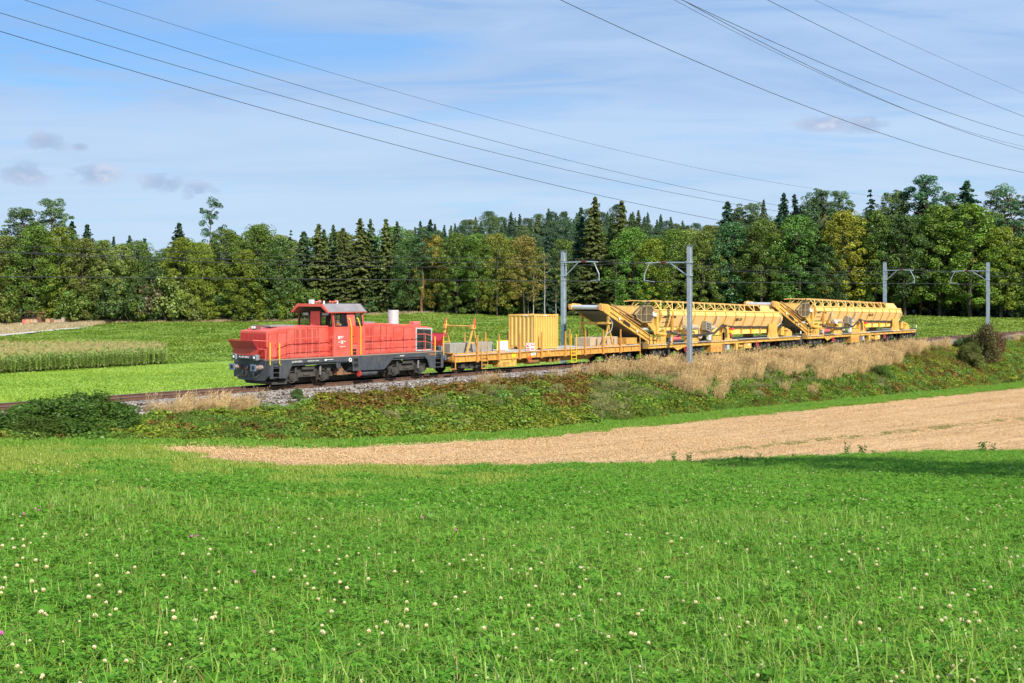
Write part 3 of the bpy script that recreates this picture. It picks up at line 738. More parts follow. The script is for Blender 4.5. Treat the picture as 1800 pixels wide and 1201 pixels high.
# posts above the sill, leaning inward to the roof
TY = 1.36; ZT_ = 3.80
def lean(y, z): s = 1 if y > 0 else -1; return s * (abs(y) - (abs(y) - abs(y) * TY / WY) * (z - 3.0) / (ZT_ - 3.0))
def post(xa, xb, y, sg):          # a side panel from sill to roof
    b.add([(xa, sg * WY, 3), (xb, sg * WY, 3), (xb, sg * (WY - .05), 3), (xa, sg * (WY - .05), 3), (xa, sg * TY, ZT_), (xb, sg * TY, ZT_), (xb, sg * (TY - .05), ZT_), (xa, sg * (TY - .05), ZT_)],
          [(0,3,2,1),(4,5,6,7),(0,1,5,4),(1,2,6,5),(2,3,7,6),(3,0,4,7)])
for sg in (-1, 1):
    for xa, xb in ((X0, X0 + .10), (5.80, 6.34), (6.84, X1)): post(xa, xb, 0, sg)
for xx in (X0, X1 - .05):
    for ya, yb_ in ((-1.5, -1.38), (-.42, .42), (1.38, 1.5)):
        ta, tb_ = ya * TY / WY, yb_ * TY / WY
        b.add([(xx, ya, 3), (xx + .05, ya, 3), (xx + .05, yb_, 3), (xx, yb_, 3), (xx, ta, ZT_), (xx + .05, ta, ZT_), (xx + .05, tb_, ZT_), (xx, tb_, ZT_)],
              [(0,3,2,1),(4,5,6,7),(0,1,5,4),(1,2,6,5),(2,3,7,6),(3,0,4,7)])
b.build('cab_body', red, cab)
MB().box(X0 + .05, X1 - .05, -1.44, 1.44, 1.9, 1.95).box(X0 + .10, X0 + .45, -1.0, 1.0, 1.96, 3.02).box(X1 - .45, X1 - .1, -.5, .9, 1.96, 3.05).split('cab_interior', mat('cab_interior_grey', (.10, .11, .10), .7), cab)
def window(pts, sg=0):
    """pts: four corners, counter-clockwise; a thin dark frame with a pane"""
    P = [Vector(p) for p in pts]; c = sum(P, Vector()) / 4
    f = MB()
    for i in range(4): f.beam(P[i], P[(i + 1) % 4], .05, .05)
    w = f.build('window_frame', black, cab)
    n = (P[1] - P[0]).cross(P[3] - P[0]).normalized() * .006
    MB().add([p + n for p in P] + [p - n for p in P], [(0, 1, 2, 3), (7, 6, 5, 4), (0, 4, 5, 1), (1, 5, 6, 2), (2, 6, 7, 3), (3, 7, 4, 0)]).build('pane', gls, w)
for sg in (-1, 1):
    yl, yh = sg * (WY - .012), sg * (TY - .0)
    window([(X0 + .12, yl, 3.02), (5.78, yl, 3.02), (5.70, yh, 3.72), (X0 + .12, yh, 3.72)])
    window([(6.46, yl, 3.02), (6.82, yl, 3.02), (6.82, yh, 3.76), (6.36, yh, 3.76)])
for xx in (X0 + .01, X1 - .01):
    for sg in (-1, 1): window([(xx, sg * .44, 3.04), (xx, sg * 1.37, 3.04), (xx, sg * 1.25, 3.72), (xx, sg * .44, 3.72)])
MB().box(X0 - .02, X0 + .0, -1.1, -.6, 3.60, 3.72).box(X0 - .02, X0, .55, 1.0, 3.58, 3.72).split('sun_blind', greyl, cab)
# roof
rp = [(-1.52, 3.78), (-1.0, 4.19), (1.0, 4.19), (1.52, 3.78), (1.46, 3.76), (.97, 4.11), (-.97, 4.11), (-1.46, 3.76)]
MB().prism(rp, 'x', 4.46, 7.10).build('cab_roof', roofm, cab)
rim = [(-1.56, 3.74), (-1.02, 4.215), (1.02, 4.215), (1.56, 3.74), (1.40, 3.74), (.94, 4.06), (-.94, 4.06), (-1.40, 3.74)]
MB().prism(rim, 'x', 4.38, 4.46).build('roof_rim', red, cab)
MB().prism(rim, 'x', 7.10, 7.16).build('roof_rim', slate, cab)
b = MB()
for sg in (-1, 1): b.box(4.46, 7.10, min(sg * 1.46, sg * 1.545), max(sg * 1.46, sg * 1.545), 3.73, 3.765)
b.split('gutter', red, cab)
b = MB()
for sg in (-1, 1):
    b.box(4.95, 5.75, min(sg * 1.5, sg * 1.508), max(sg * 1.5, sg * 1.508), 1.95, 2.80)
b.split('cab_side_panel', mat('red_flat', (.66, .10, .08), .5, col2=(.70, .16, .14), nscale=1.5), cab)
b = MB().box(5.0, 5.74, -1.512, -1.509, 1.86, 1.875).box(6.05, 6.48, -1.53, -1.509, 2.05, 2.08).split('panel_edge', maroon, cab)
b = MB()
for z in (1.48, 1.66): b.mat(0).box(6.12, 6.38, -1.507, -1.503, z, z + .12); b.mat(1).box(6.10, 6.40, -1.53, -1.503, z - .02, z)
b.split('cab_foothold', [void, red], cab)
MB().box(6.05, 6.52, -1.507, -1.504, 2.10, 3.0).build('cab_door', mat('door_red', (.68, .075, .035), .42), cab).location = (0, 0, 0)
MB().box(6.06, 6.18, -1.54, -1.507, 2.44, 2.48).build('door_handle', black, cab)
for x, xt in ((5.98, 5.90), (6.63, 6.50)):
    MB().tube([(x, -1.58, 1.46), (x, -1.58, 2.9), (xt + .02, -1.50, 3.38), (xt - .04, -1.44, 3.44)], .026).build('yellow_handrail', yel_s, cab)
b = MB(); b.box(5.10, 5.22, -1.514, -1.509, 2.34, 2.50)
for x0, x1, z in ((5.26, 5.40, 2.46), (5.26, 5.40, 2.39), (5.10, 5.22, 2.16), (5.27, 5.45, 2.22), (5.27, 5.45, 2.16), (5.27, 5.45, 2.10), (5.49, 5.61, 2.19)): b.box(x0, x1, -1.514, -1.509, z, z + .03)
b.box(5.46, 5.49, -1.514, -1.509, 2.43, 2.47); b.build('cab_inscription', whl, cab)
text_mesh('cab_lettering', 'SBB CFF FFS', .07, whl, cab, (5.22, -1.512, 1.90), (R(90), 0, 0), bold=.002)
# roof fittings
b = MB().box(4.62, 4.80, .05, .35, 4.19, 4.42); b.build('antenna_box', white, cab, bevel=.02)
for x, y in ((4.95, .1), (5.85, -.2)):
    b = MB().cyl((x, y, 4.19), (x, y, 4.30), .03, n=6).cyl((x - .2, y, 4.30), (x + .12, y, 4.30), .035, n=8).cyl((x + .12, y, 4.30), (x + .26, y, 4.32), .04, .09, n=10)
    b.ball((x - .2, y, 4.30), .07, 8); b.build('horn', red if x > 5.5 else pink, cab)
for x in (5.4, 6.35): MB().cyl((x, .0, 4.19), (x, .0, 4.36), .05, n=8).build('roof_antenna', white, cab)

# people in the cab
skin = mat('skin', (.55, .30, .21), .6)
def person(loc, rz, label, vest_c, lean_=0.0, arm=0.3, seated=True):
    root = empty('person', loc, rz, loco); root.parent = None
    root.matrix_world = loco.matrix_basis @ Matrix.Translation(loc) @ Matrix.Rotation(rz, 4, 'Z')
    tag(root, label, 'person')
    V = [(0, 0, 0), (.02, 0, .25), (.03 + lean_, 0, .46), (.04 + lean_, 0, .54), (.05 + lean_, 0, .60), (.07 + lean_, 0, .69), (.06 + lean_, 0, .76)]
    E_ = [(0, 1), (1, 2), (2, 3), (3, 4), (4, 5), (5, 6)]; Rr = [.16, .15, .14, .065, .062, .10, .075]
    def add(p, par, r): V.append(p); E_.append((par, len(V) - 1)); Rr.append(r); return len(V) - 1
    hands = []
    for sg in (-1, 1):
        a = add((.03 + lean_, sg * .19, .46), 2, .065); e = add((.08 + lean_, sg * .25, .20), a, .048); w = add((.22 + lean_, sg * .20, .22 + arm * .3), e, .036)
        h = add((.30 + lean_, sg * .19, .22 + arm * .38), w, .03); hands.append(((.30 + lean_, sg * .19, .22 + arm * .38), sg))
        k = add((.42, sg * .12, -.02) if seated else (.03, sg * .1, -.42), 0, .085); add((.44, sg * .12, -.44) if seated else (.02, sg * .1, -.84), k, .05)
    me = bpy.data.meshes.new('body'); me.from_pydata(V, E_, [])
    bo = bpy.data.objects.new('body', me); C.objects.link(bo); bo.parent = root
    me.materials.append(skin)
    sk = bo.modifiers.new('skin', 'SKIN'); sk.use_smooth_shade = True
    for i, r in enumerate(Rr): me.skin_vertices[0].data[i].radius = (r, r)
    me.skin_vertices[0].data[0].use_root = True
    ss = bo.modifiers.new('sub', 'SUBSURF'); ss.levels = 1; ss.render_levels = 1
    hb = MB()
    for (hx_, hy, hz), sg in hands:
        hb.ball((hx_ + .05, hy, hz), .045, 6, (1.1, 1, .5))
        for q in range(4): y = hy + (q - 1.5) * .02; hb.tube([(hx_ + .08, y, hz), (hx_ + .12 + .01 * (q % 2), y, hz), (hx_ + .13, y, hz - .03)], .009, 5)
        hb.tube([(hx_ + .03, hy - sg * .04, hz), (hx_ + .08, hy - sg * .06, hz - .01)], .011, 5)
    hb.split('hands', skin, root, smooth=True)
    vb = MB()
    for z0, z1, r0, r1 in ((.02, .28, .185, .195), (.28, .46, .195, .185), (.46, .53, .185, .08)):
        for i in range(14):
            t0, t1 = 2 * math.pi * i / 14, 2 * math.pi * (i + 1) / 14
            f = lambda r, t, z: (.03 + lean_ * z * 2 + r * .78 * math.cos(t), r * 1.15 * math.sin(t), z)
            vb.add([f(r0, t0, z0), f(r0, t1, z0), f(r1, t1, z1), f(r1, t0, z1)], [(0, 1, 2, 3)])
    vb.build('vest', vest_c, root, smooth=True)
    MB().ball((.055 + lean_, 0, .735), .108, 12, (1.02, .95, .85)).build('hair', mat('hair_brown', (.10, .06, .04), .8), root, smooth=True)
    f = MB(); x = .07 + lean_ + .095
    f.ball((x, 0, .685), .018, 6, (1.4, .8, 1.3)); f.build('nose', skin, root)
    f = MB()
    for sg in (-1, 1): f.ball((x - .012, sg * .034, .705), .012, 6)
    f.box(x - .012, x - .002, -.025, .025, .643, .650); f.build('eyes_and_mouth', mat('dark_feature', (.05, .02, .02), .6), root)
    f = MB()
    for sg in (-1, 1): f.ball((.06 + lean_, sg * .10, .69), .026, 6, (.8, .35, 1.2))
    f.split('ears', skin, root)
hivis = mat('orange_hi_vis', (.95, .20, .02), .6)
blue = mat('blue_jacket', (.03, .07, .22), .8)
person((5.42, -1.16, 2.64), math.pi, 'train driver in an orange high visibility vest behind the cab side window', hivis, lean_=.03)
person((5.5, .55, 2.55), math.pi, 'person in a dark blue jacket at the far side of the locomotive cab', blue, seated=False)

# ------------------------------------------------------------------ flat wagon
L1 = 53.38
wag = empty('flat_wagon', tp(L1, DC), RZ)
tag(wag, 'long yellow flat wagon with upright stakes behind the locomotive', 'wagon')
WL = 19.8
def wagon_bogie(parent, xc, wb=1.8):
    o = MB()
    for sg in (-1, 1):
        y0, y1 = sorted((sg * .98, sg * 1.07))
        o.prism([(xc - wb/2 - .35, .58), (xc - wb/2 - .3, .72), (xc - wb/2 + .3, .74), (xc - .45, .58), (xc + .45, .58), (xc + wb/2 - .3, .74), (xc + wb/2 + .3, .72), (xc + wb/2 + .35, .58), (xc + wb/2 + .25, .34), (xc + wb/2 - .25, .34), (xc + .42, .26), (xc - .42, .26), (xc - wb/2 + .25, .34), (xc - wb/2 - .25, .34)], 'y', y0, y1)
        for k in range(5): o.cyl((xc - .25, sg * 1.12, .34 + k * .06), (xc - .25, sg * 1.12, .37 + k * .06), .09, n=8); o.cyl((xc + .25, sg * 1.12, .34 + k * .06), (xc + .25, sg * 1.12, .37 + k * .06), .09, n=8)
    o.box(xc - .3, xc + .3, -1.0, 1.0, .4, .7)
    fr = o.build('bogie', bogie_m, parent)
    for e in (-1, 1):
        wheelset(fr, xc + e * wb / 2, .46)
        a = MB()
        for sg in (-1, 1): a.box(xc + e * wb/2 - .17, xc + e * wb/2 + .17, min(sg * 1.07, sg * 1.22), max(sg * 1.07, sg * 1.22), .30, .62)
        a.split('axle_box', bogie_m, fr, bevel=.04)
b = MB()
for sg in (-1, 1):
    y0, y1 = sorted((sg * 1.30, sg * 1.34))
    b.box(.45, WL - .70, y0, y1, .80 - .10, 1.08)
    ya, yb_ = sorted((sg * 1.34, sg * 1.42)); b.box(.45, WL - .70, ya, yb_, 1.06, 1.10); b.box(.45, WL - .70, ya, yb_, .70, .735)
    n = 20
    for i in range(n + 1):
        x = .47 + (WL - 1.25) * i / n; b.box(x, x + .045, min(sg * 1.34, sg * 1.41), max(sg * 1.34, sg * 1.41), .735, 1.06)
    b.prism([(3.9, .70), (5.0, .30), (WL - 5.3, .30), (WL - 4.2, .70)], 'y', sg * .35, sg * .42)
b.box(.45, .52, -1.3, 1.3, .70, 1.08); b.box(WL - .78, WL - .70, -1.3, 1.3, .70, 1.08)
b.box(-.0 + .62, .9, -1.1, 1.1, .80, 1.02)
fr = b.build('side_frame', yel, wag)
MB().box(.46, WL - .71, -1.37, 1.37, 1.104, 1.15).build('deck', plankm, wag)
b = MB().box(.40, .60, -1.25, 1.25, .80, 1.22); b.box(WL - .72, WL - .62, -1.25, 1.25, .75, 1.25); b.split('headstock', yel, wag)
b = MB()
for i in range(9): b.beam((.05, -1.1 + i * .27, 1.16), (.44, -1.1 + i * .27, 1.16), .05, .12)
b.box(.02, .44, -1.28, 1.28, 1.22, 1.26); b.build('end_flap', mat('rusty_yellow', (.52, .24, .05), .7, col2=(.30, .14, .04), nscale=3, namt=.9), wag)
b = MB().box(1.0, WL - 4.2, -1.355, -.15, 1.152, 1.156)
MB().box(4.4, 8.0, -1.36, -.2, 1.156, 1.175).box(10.6, 13.6, -1.36, -.2, 1.156, 1.17).split('deck_plate', greyl, wag)
MB().box(.7, 5.0, -1.30, -1.22, 1.155, 1.22).box(10.8, 14.6, -1.30, -1.22, 1.155, 1.20).box(14.6, 17.6, -1.30, -1.22, 1.155, 1.22).split('deck_rail', yel, wag)
buffer_pair(wag, 0, 1, 1.0, bogie_m, greyl); buffer_pair(wag, WL, -1, 1.0, bogie_m, bogie_m)
wagon_bogie(wag, 2.25); wagon_bogie(wag, 17.2)
for x in (2.36, 4.29, 6.22, 8.34, 10.74, 12.84, 14.80, 16.76):
    for sg in (-1, 1):
        b = MB(); y = sg * 1.43
        b.add([(x - .065, y - .05, .66), (x + .065, y - .05, .66), (x + .065, y + .05, .66), (x - .065, y + .05, .66), (x - .035, y - .03, 2.26), (x + .035, y - .03, 2.26), (x + .035, y + .03, 2.26), (x - .035, y + .03, 2.26)],
              [(0,3,2,1),(4,5,6,7),(0,1,5,4),(1,2,6,5),(2,3,7,6),(3,0,4,7)])
        b.box(x - .085, x + .085, min(sg * 1.36, sg * 1.47), max(sg * 1.36, sg * 1.47), .64, .78)
        b.build('stake', mat('stake_ochre', (.60, .29, .065), .6, col2=(.42, .2, .06), nscale=3), wag)
for x in (2.68, 11.30):
    b = MB()
    for q in (0, .52): b.beam((x + q, -1.48, .22), (x + q, -1.48, 2.05), .035)
    for z in (.24, .46, .68, .92): b.beam((x, -1.48, z), (x + .52, -1.48, z), .035)
    b.build('ladder', yel_s if x > 5 else yel, wag)
b = MB().box(4.33, 6.0, -1.36, -.85, .24, .70); b.build('equipment_box', yel_m, wag, bevel=.01)
MB().box(4.36, 4.62, -1.366, -1.36, .26, .46).build('box_vent', yel, wag)
text_mesh('box_lettering', 'TARE 24 500 kg', .10, ink, wag, (4.68, -1.364, .44), (R(90), 0, 0)); text_mesh('box_lettering', '31 85 390 7 121-4', .085, ink, wag, (4.68, -1.364, .32), (R(90), 0, 0))
text_mesh('box_lettering', 'Slps-x', .10, ink, wag, (5.52, -1.364, .55), (R(90), 0, 0))
MB().box(5.55, 5.95, -1.346, -1.341, .80, 1.0).build('yellow_plate', yel_s, wag)
b = MB().ring((7.06, -1.50, .66), (0, 1, 0), .17, .022, 18, 6)
for t in range(5): b.beam((7.06, -1.50, .66), (7.06 + .17 * math.cos(t * 1.256), -1.50, .66 + .17 * math.sin(t * 1.256)), .025)
b.cyl((7.06, -1.50, .66), (7.06, -1.2, .66), .02, n=6); b.build('brake_handwheel', orange_m, wag)
MB().cyl((7.3, -1.0, .48), (8.5, -1.0, .48), .21, n=18).box(9.4, 9.6, -1.2, -.9, .3, .7).box(9.9, 10.0, -1.2, -.9, .3, .7).box(10.2, 10.45, -1.2, -1.0, .35, .7).split('brake_gear', mat('dull_ochre', (.30, .16, .05), .7), wag)
MB().box(7.42, 7.85, -1.346, -1.341, .84, 1.02).build('white_plate', white, wag)
text_mesh('plate_lettering', 'Y 25', .13, ink, wag, (7.5, -1.349, .87), (R(90), 0, 0), bold=.004)
MB().box(8.9, 9.25, -1.41, -1.36, .76, 1.05).box(17.7, 18.9, -1.25, 1.25, 1.2, 1.62).build('end_board', yel, wag)
MB().box(17.0, 18.95, 1.2, 1.28, 1.16, 1.60).build('side_board', yel, wag)
b = MB().beam((.5, -1.38, 1.1), (.5, -1.38, .30), .05); b.beam((.5, -1.38, .32), (-.05, -1.38, .32), .22, .03); b.beam((WL - .72, -1.40, 1.7), (WL - .72, -1.40, .2), .05)
b.build('shunter_step', yel, wag)

def on_train(L, name, loc, rz=0):
    e = empty(name, (0, 0, 0), 0); e.matrix_world = Matrix.Translation(tp(L, DC)) @ Matrix.Rotation(RZ, 4, 'Z') @ Matrix.Translation(loc) @ Matrix.Rotation(rz, 4, 'Z'); return e
# loads on the wagon
for i, (x0, x1, lab) in enumerate(((.85, 2.75, 'weathered concrete block on the wagon end next to the locomotive'), (2.78, 4.68, 'second concrete block, next to the white board on the wagon'))):
    e = on_train(L1, 'concrete_block', (x0, -.62, 1.16)); tag(e, lab, 'concrete block')
    w = x1 - x0; b = MB().box(0, w, 0, .85, 0, .60); b.build('block_body', concrete, e, bevel=.02)
    b = MB()
    for k in range(1, 7): b.box(w * k / 7 - .008, w * k / 7 + .008, -.004, .0, .03, .57)
    b.build('formwork_line', mat('concrete_dark', (.20, .185, .16), .9), e)
e = on_train(L1, 'lashing_frame_stand', (0, 0, 0)); 
def trestle(name, label, x, zt, red_tips):
    e = on_train(L1, name, (x, 0, 1.155)); tag(e, label, 'trestle')
    ym = 1.12
    for sg in (-1, 1):
        b = MB(); b.beam((-.52, sg * ym, 0), (0.02, sg * ym, zt - .28), .10, .08); b.beam((.52, sg * ym, 0), (.06, sg * ym, zt - .28), .10, .08)
        b.beam((-.30, sg * ym, .62), (.34, sg * ym, .62), .06); b.box(-.6, .6, sg * ym - .07, sg * ym + .07, 0.0, .04)
        b.build('leg', yel_m, e)
        if red_tips:
            b = MB().box(-.12, .16, sg * ym - .14, sg * ym + .14, zt - .32, zt - .05).cyl((.02, sg * (ym + .1), zt - .2), (.02, sg * (ym - .16), zt - .2), .12, n=10)
            b.box(.04, .12, sg * ym - .04, sg * ym + .04, zt - .05, zt + .18); b.build('clamp', yel_m, e, bevel=.02)
            MB().beam((.05, sg * (ym + .12), zt - .05), (.16, sg * (ym + .06), zt + .32), .07).beam((.0, sg * (ym + .14), zt - .2), (.06, sg * (ym + .12), zt - .02), .09).build('lever', mat('lever_red', (.70, .09, .05), .5), e)
    b = MB().cyl((0, -ym, zt - .14), (0, ym, zt - .14), .055, n=10); b.build('cross_beam', yel_m, e)
    return e
bpy.data.objects.remove(e)
trestle('trestle', 'yellow lashing trestle with red levers over the concrete blocks', 2.25, 1.75, True)
t2 = trestle('trestle', 'yellow trestle carrying the raised conveyor tip of the first hopper wagon', 15.75, 1.62, False)
b = MB().box(-.16, .20, -1.28, 1.28, 1.48, 1.60)
for sg in (-1, 1): b.box(-.06, .10, sg * 1.12 - .06, sg * 1.12 + .06, 1.20, 2.0)
b.build('saddle_beam', yel_m, t2)
e = on_train(L1, 'notice_board', (5.35, -.35, 1.16)); tag(e, 'white board in a yellow frame on the wagon deck', 'board')
MB().box(0, .95, -.02, .0, .06, .58).build('panel', white, e)
b = MB()
for p, q in (((-.03, 0, .0), (-.03, 0, .63)), ((.98, 0, 0), (.98, 0, .63)), ((-.03, 0, .61), (.98, 0, .61))): b.beam(p, q, .05)
b.build('board_frame', yel_s, e)
e = on_train(L1, 'warning_sign', (6.80, -1.44, 1.10)); tag(e, 'red and white warning panels fixed above the brake wheel of the flat wagon', 'sign')
MB().box(0, .84, -.012, 0, .02, .52).build('sign_panel', white, e)
b = MB().box(.03, .33, -.017, -.013, .05, .22).box(.03, .33, -.017, -.013, .27, .49).box(.44, .80, -.017, -.013, .33, .48)
for k in range(4): b.box(.44, .80, -.017, -.013, .06 + k * .045, .085 + k * .045)
b.split('red_field', signred, e)
b = MB().box(.07, .29, -.021, -.018, .12, .15).box(.06, .17, -.021, -.018, .40, .46).box(.21, .29, -.021, -.018, .32, .44).box(.50, .74, -.021, -.018, .38, .43); b.split('white_marking', whl, e)
# container
e = on_train(L1, 'container', (8.02, -1.10, 1.17)); tag(e, 'yellow corrugated steel container on the middle of the flat wagon', 'container')
cw_, cd_, ch_ = 2.38, 2.16, 2.20
b = MB().box(.05, cw_ - .05, .085, cd_ - .05, .10, ch_ - .03); b.build('shell', yel_c, e)
b = MB()
for x in (0, cw_ - .09):
    for y in (0, cd_ - .09): b.box(x, x + .09, y, y + .09, 0, ch_)
for z in (.02, ch_ - .10):
    b.box(.09, cw_ - .09, 0, .07, z, z + .09); b.box(.09, cw_ - .09, cd_ - .07, cd_, z, z + .09); b.box(0, .07, .09, cd_ - .09, z, z + .09); b.box(cw_ - .07, cw_, .09, cd_ - .09, z, z + .09)
b.build('corner_frame', yel_c, e)
b = MB()
nr = 9
for i in range(nr):
    x = .13 + i * (cw_ - .26) / (nr - .4); w = .11
    b.prism([(x, .085), (x + .02, .012), (x + w + .02, .012), (x + w + .04, .085)], 'z', .12, ch_ - .11)
b.build('side_corrugation', yel_c, e)
b = MB()
for i in range(6):
    y = .14 + i * (cd_ - .26) / 5.6; w = .15
    b.prism([(.05, y), (.0, y + .05), (.0, y + w), (.05, y + w + .05)], 'z', .22, ch_ - .12)
b.build('end_corrugation', yel_c, e)
b = MB()
for x in (0, cw_ - .16):
    for y in (-.006, cd_ - .15): b.box(x - .004, x + .164, y, y + .16, -.004, .11).box(x - .004, x + .164, y, y + .16, ch_ - .10, ch_ + .006)
b.split('corner_casting', yel_c, e)
MB().box(-.006, .0, .55, .95, ch_ - .09, ch_ - .04).box(.9, 1.25, -.006, 0, ch_ - .09, ch_ - .04).split('white_label', whl, e)
MB().box(-.004, .0, .45, .75, .03, .12).box(-.004, .0, 1.4, 1.7, .03, .12).box(.3, .65, -.004, 0, .03, .08).split('fork_pocket', void, e)
# timber crates at the rear
for i, (x0, x1, lab) in enumerate(((14.35, 15.2, 'pale timber crate at the front of the crate row under the conveyor'), (15.22, 16.2, 'pale timber crate standing between the trestle legs'), (16.22, 17.5, 'long pale timber crate at the rear end of the flat wagon'))):
    e = on_train(L1, 'timber_crate', (x0, -.62, 1.16)); tag(e, lab, 'crate')
    w = x1 - x0; MB().box(0, w, 0, 1.3, 0, .56).build('crate_body', wood, e, bevel=.015)
    b = MB()
    for x in (.0, w - .07): b.box(x, x + .07, -.02, -.002, 0, .56)
    b.split('batten', mat('batten', (.42, .30, .18), .85), e)
# ------------------------------------------------------------------ hopper wagons with conveyor
rib_m = mat('rib_ochre', (.66, .36, .075), .55, col2=(.50, .26, .06), nscale=2, namt=.8)
def make_hopper(L, label):
    w = empty('hopper_wagon', tp(L, DC), RZ)
    tag(w, label, 'hopper wagon', 'yellow ballast hopper wagons at the tail of the train')
    LW = 23.05
    # underframe
    b = MB()
    for sg in (-1, 1):
        y0, y1 = sorted((sg * 1.30, sg * 1.38)); b.box(.30, LW - .75, y0, y1, .80, 1.04)
        ya, yb_ = sorted((sg * 1.38, sg * 1.46)); b.box(.30, LW - .75, ya, yb_, 1.0, 1.04)
        for i in range(22): x = .35 + i * .99; b.box(x, x + .04, min(sg * 1.38, sg * 1.44), max(sg * 1.38, sg * 1.44), .82, 1.0)
    b.box(.30, .38, -1.3, 1.3, .8, 1.04); b.box(LW - .83, LW - .75, -1.3, 1.3, .8, 1.04)
    b.box(.6, LW - .6, -.4, .4, .62, .98)
    b.prism([(.4, .80), (3.5, .80), (4.0, .55), (5.0, .80)], 'y', -1.36, -1.30)
    b.build('underframe', yel_m, w)
    MB().box(.30, LW - .75, -1.42, 1.42, 1.044, 1.085).build('deck', plankm, w)
    b = MB().box(3.2, 5.2, -1.56, -1.40, 1.09, 1.12).box(6.6, 8.4, -1.56, -1.40, 1.09, 1.12).box(12.2, 17.0, -1.56, -1.40, 1.09, 1.13).box(18.7, 21.6, -1.5, -1.40, 1.09, 1.12); b.split('walkway', greyl, w)
    buffer_pair(w, 0, 1, 1.0, bogie_m, rust); buffer_pair(w, LW, -1, 1.0, bogie_m, rust)
    for xc in (2.2, 6.6, 16.5, 20.6): wagon_bogie(w, xc)
    # boxes under the frame
    eb = MB().box(8.45, 10.0, -1.40, -.8, .22, .80).build('equipment_box', yel, w, bevel=.01)
    MB().box(8.9, 9.05, -1.408, -1.40, .50, .60).box(9.5, 9.62, -1.408, -1.40, .50, .60).split('box_sticker', signred, eb)
    MB().box(10.03, 10.5, -1.35, -.8, .25, .80).split('control_box', rust, w); MB().box(10.75, 11.1, -1.38, -1.1, .35, .72).split('control_box', greyl, w)
    b = MB().box(12.05, 12.35, -1.38, -1.0, .28, .80).box(13.3, 14.35, -1.38, -.9, .36, .74).cyl((12.5, -1.2, .55), (13.2, -1.2, .55), .1, n=8).cyl((12.6, -1.3, .62), (12.6, -1.3, .9), .05, n=8).split('valve_gear', yel_m, w)
    MB().box(13.9, 14.15, -1.388, -1.38, .58, .70).split('white_plate', white, w)
    for x in (4.9, 15.1):
        b = MB().ring((x, -1.48, .62), (0, 1, 0), .19, .022, 16, 5)
        for t in range(4): b.beam((x, -1.48, .62), (x + .19 * math.cos(t * 1.57), -1.48, .62 + .19 * math.sin(t * 1.57)), .025)
        b.build('brake_handwheel', mat('wheel_red', (.62, .05, .07), .5), w)
    b = MB().box(22.55, 22.95, -1.2, 1.2, .35, .9).build('end_bracket', bogie_m, w)
    # hopper body: rim falls slightly to the rear
    def rz(x): return 3.50 - (x - 1.92) * (.41 / 16.9)
    XA, XB, XT = 1.75, 18.75, 19.95
    for sg in (-1, 1):
        b = MB()
        xs = [XA, XB]
        def P(x, part):
            z = rz(x)
            return {'rim': (x, sg * 1.36, z), 'kink': (x, sg * 1.44, z - .34), 'low': (x, sg * 1.08, z - 1.18), 'ri': (x, sg * 1.32, z), 'ki': (x, sg * 1.40, z - .34), 'li': (x, sg * 1.04, z - 1.18)}[part]
        ty = {'rim': (XT, sg * 1.0, 2.62), 'kink': (XT, sg * 1.02, 2.44), 'low': (XT - .35, sg * .80, 1.98)}
        b.mat(0).add([P(XA, 'rim'), P(XB, 'rim'), P(XB, 'kink'), P(XA, 'kink'), P(XA, 'ri'), P(XB, 'ri'), P(XB, 'ki'), P(XA, 'ki')], [(0,1,2,3),(7,6,5,4),(0,4,5,1),(3,7,4,0)])
        b.mat(1).add([P(XA, 'kink'), P(XB, 'kink'), P(XB, 'low'), P(XA, 'low'), P(XA, 'ki'), P(XB, 'ki'), P(XB, 'li'), P(XA, 'li')], [(0,1,2,3),(7,6,5,4),(2,3,7,6)])
        b.mat(0).add([P(XB, 'rim'), ty['rim'], ty['kink'], P(XB, 'kink')], [(0, 1, 2, 3)])
        b.mat(1).add([P(XB, 'kink'), ty['kink'], ty['low'], P(XB, 'low')], [(0, 1, 2, 3)])
        b.build('hopper_wall', [yel_u, yel_h], w)
        # rivets in rows
        b = MB()
        for i in range(150):
            x = 2.3 + i * .11; y, z = sg * 1.443, rz(x) - .39
            if i % 12 > 1: b.box(x - .012, x + .012, min(y, y - sg * .012) - .0, max(y, y - sg * .012) + .012, z - .012, z + .012)
        for i in range(12):
            for q in (.5, .95):
                for zz in (.66, .86):
                    x = 2.6 + i * 1.44 + q; t = (zz - .34) / .84; y = sg * (1.44 - .36 * t); z = rz(x) - zz
                    b.box(x - .018, x + .018, y - .022, y + .022, z - .018, z + .018)
        b.build('rivet_rows', mat('rivet', (.33, .20, .07), .8), w)['kind'] = 'stuff'
        # outer ribs, one part each
        for i in range(12):
            x = 1.85 + 1.44 * i if i else 1.82
            if i == 0: x = 1.80
            th = .16 if i == 1 else .055
            r = MB(); z = rz(x)
            r.beam((x, sg * 1.36, z + .01), (x, sg * 1.46, z - .34), th, .10, up=(0, sg, 0)); r.beam((x, sg * 1.46, z - .34), (x, sg * 1.09, z - 1.18), th, .12, up=(0, sg, 0))
            if i == 1: r.beam((x, sg * 1.40, z - .6), (x - .10, sg * 1.34, 1.08), .20, .16)
            else: r.beam((x, sg * 1.08, z - 1.18), (x, sg * 1.04, z - 1.72), .06, .14)
            r.build('rib', rib_m, w)
        b = MB(); b.beam((XA, sg * 1.38, rz(XA) + .02), (XB, sg * 1.38, rz(XB) + .02), .09, .08); b.beam((XB, sg * 1.38, rz(XB) + .02), (XT, sg * 1.0, 2.64), .08, .08); b.beam((XT, sg * 1.0, 2.64), (XT - .35, sg * .80, 1.96), .08)
        b.build('rim_rail', yel_u, w)
        # lower skirt box along the floor conveyor
        b = MB()
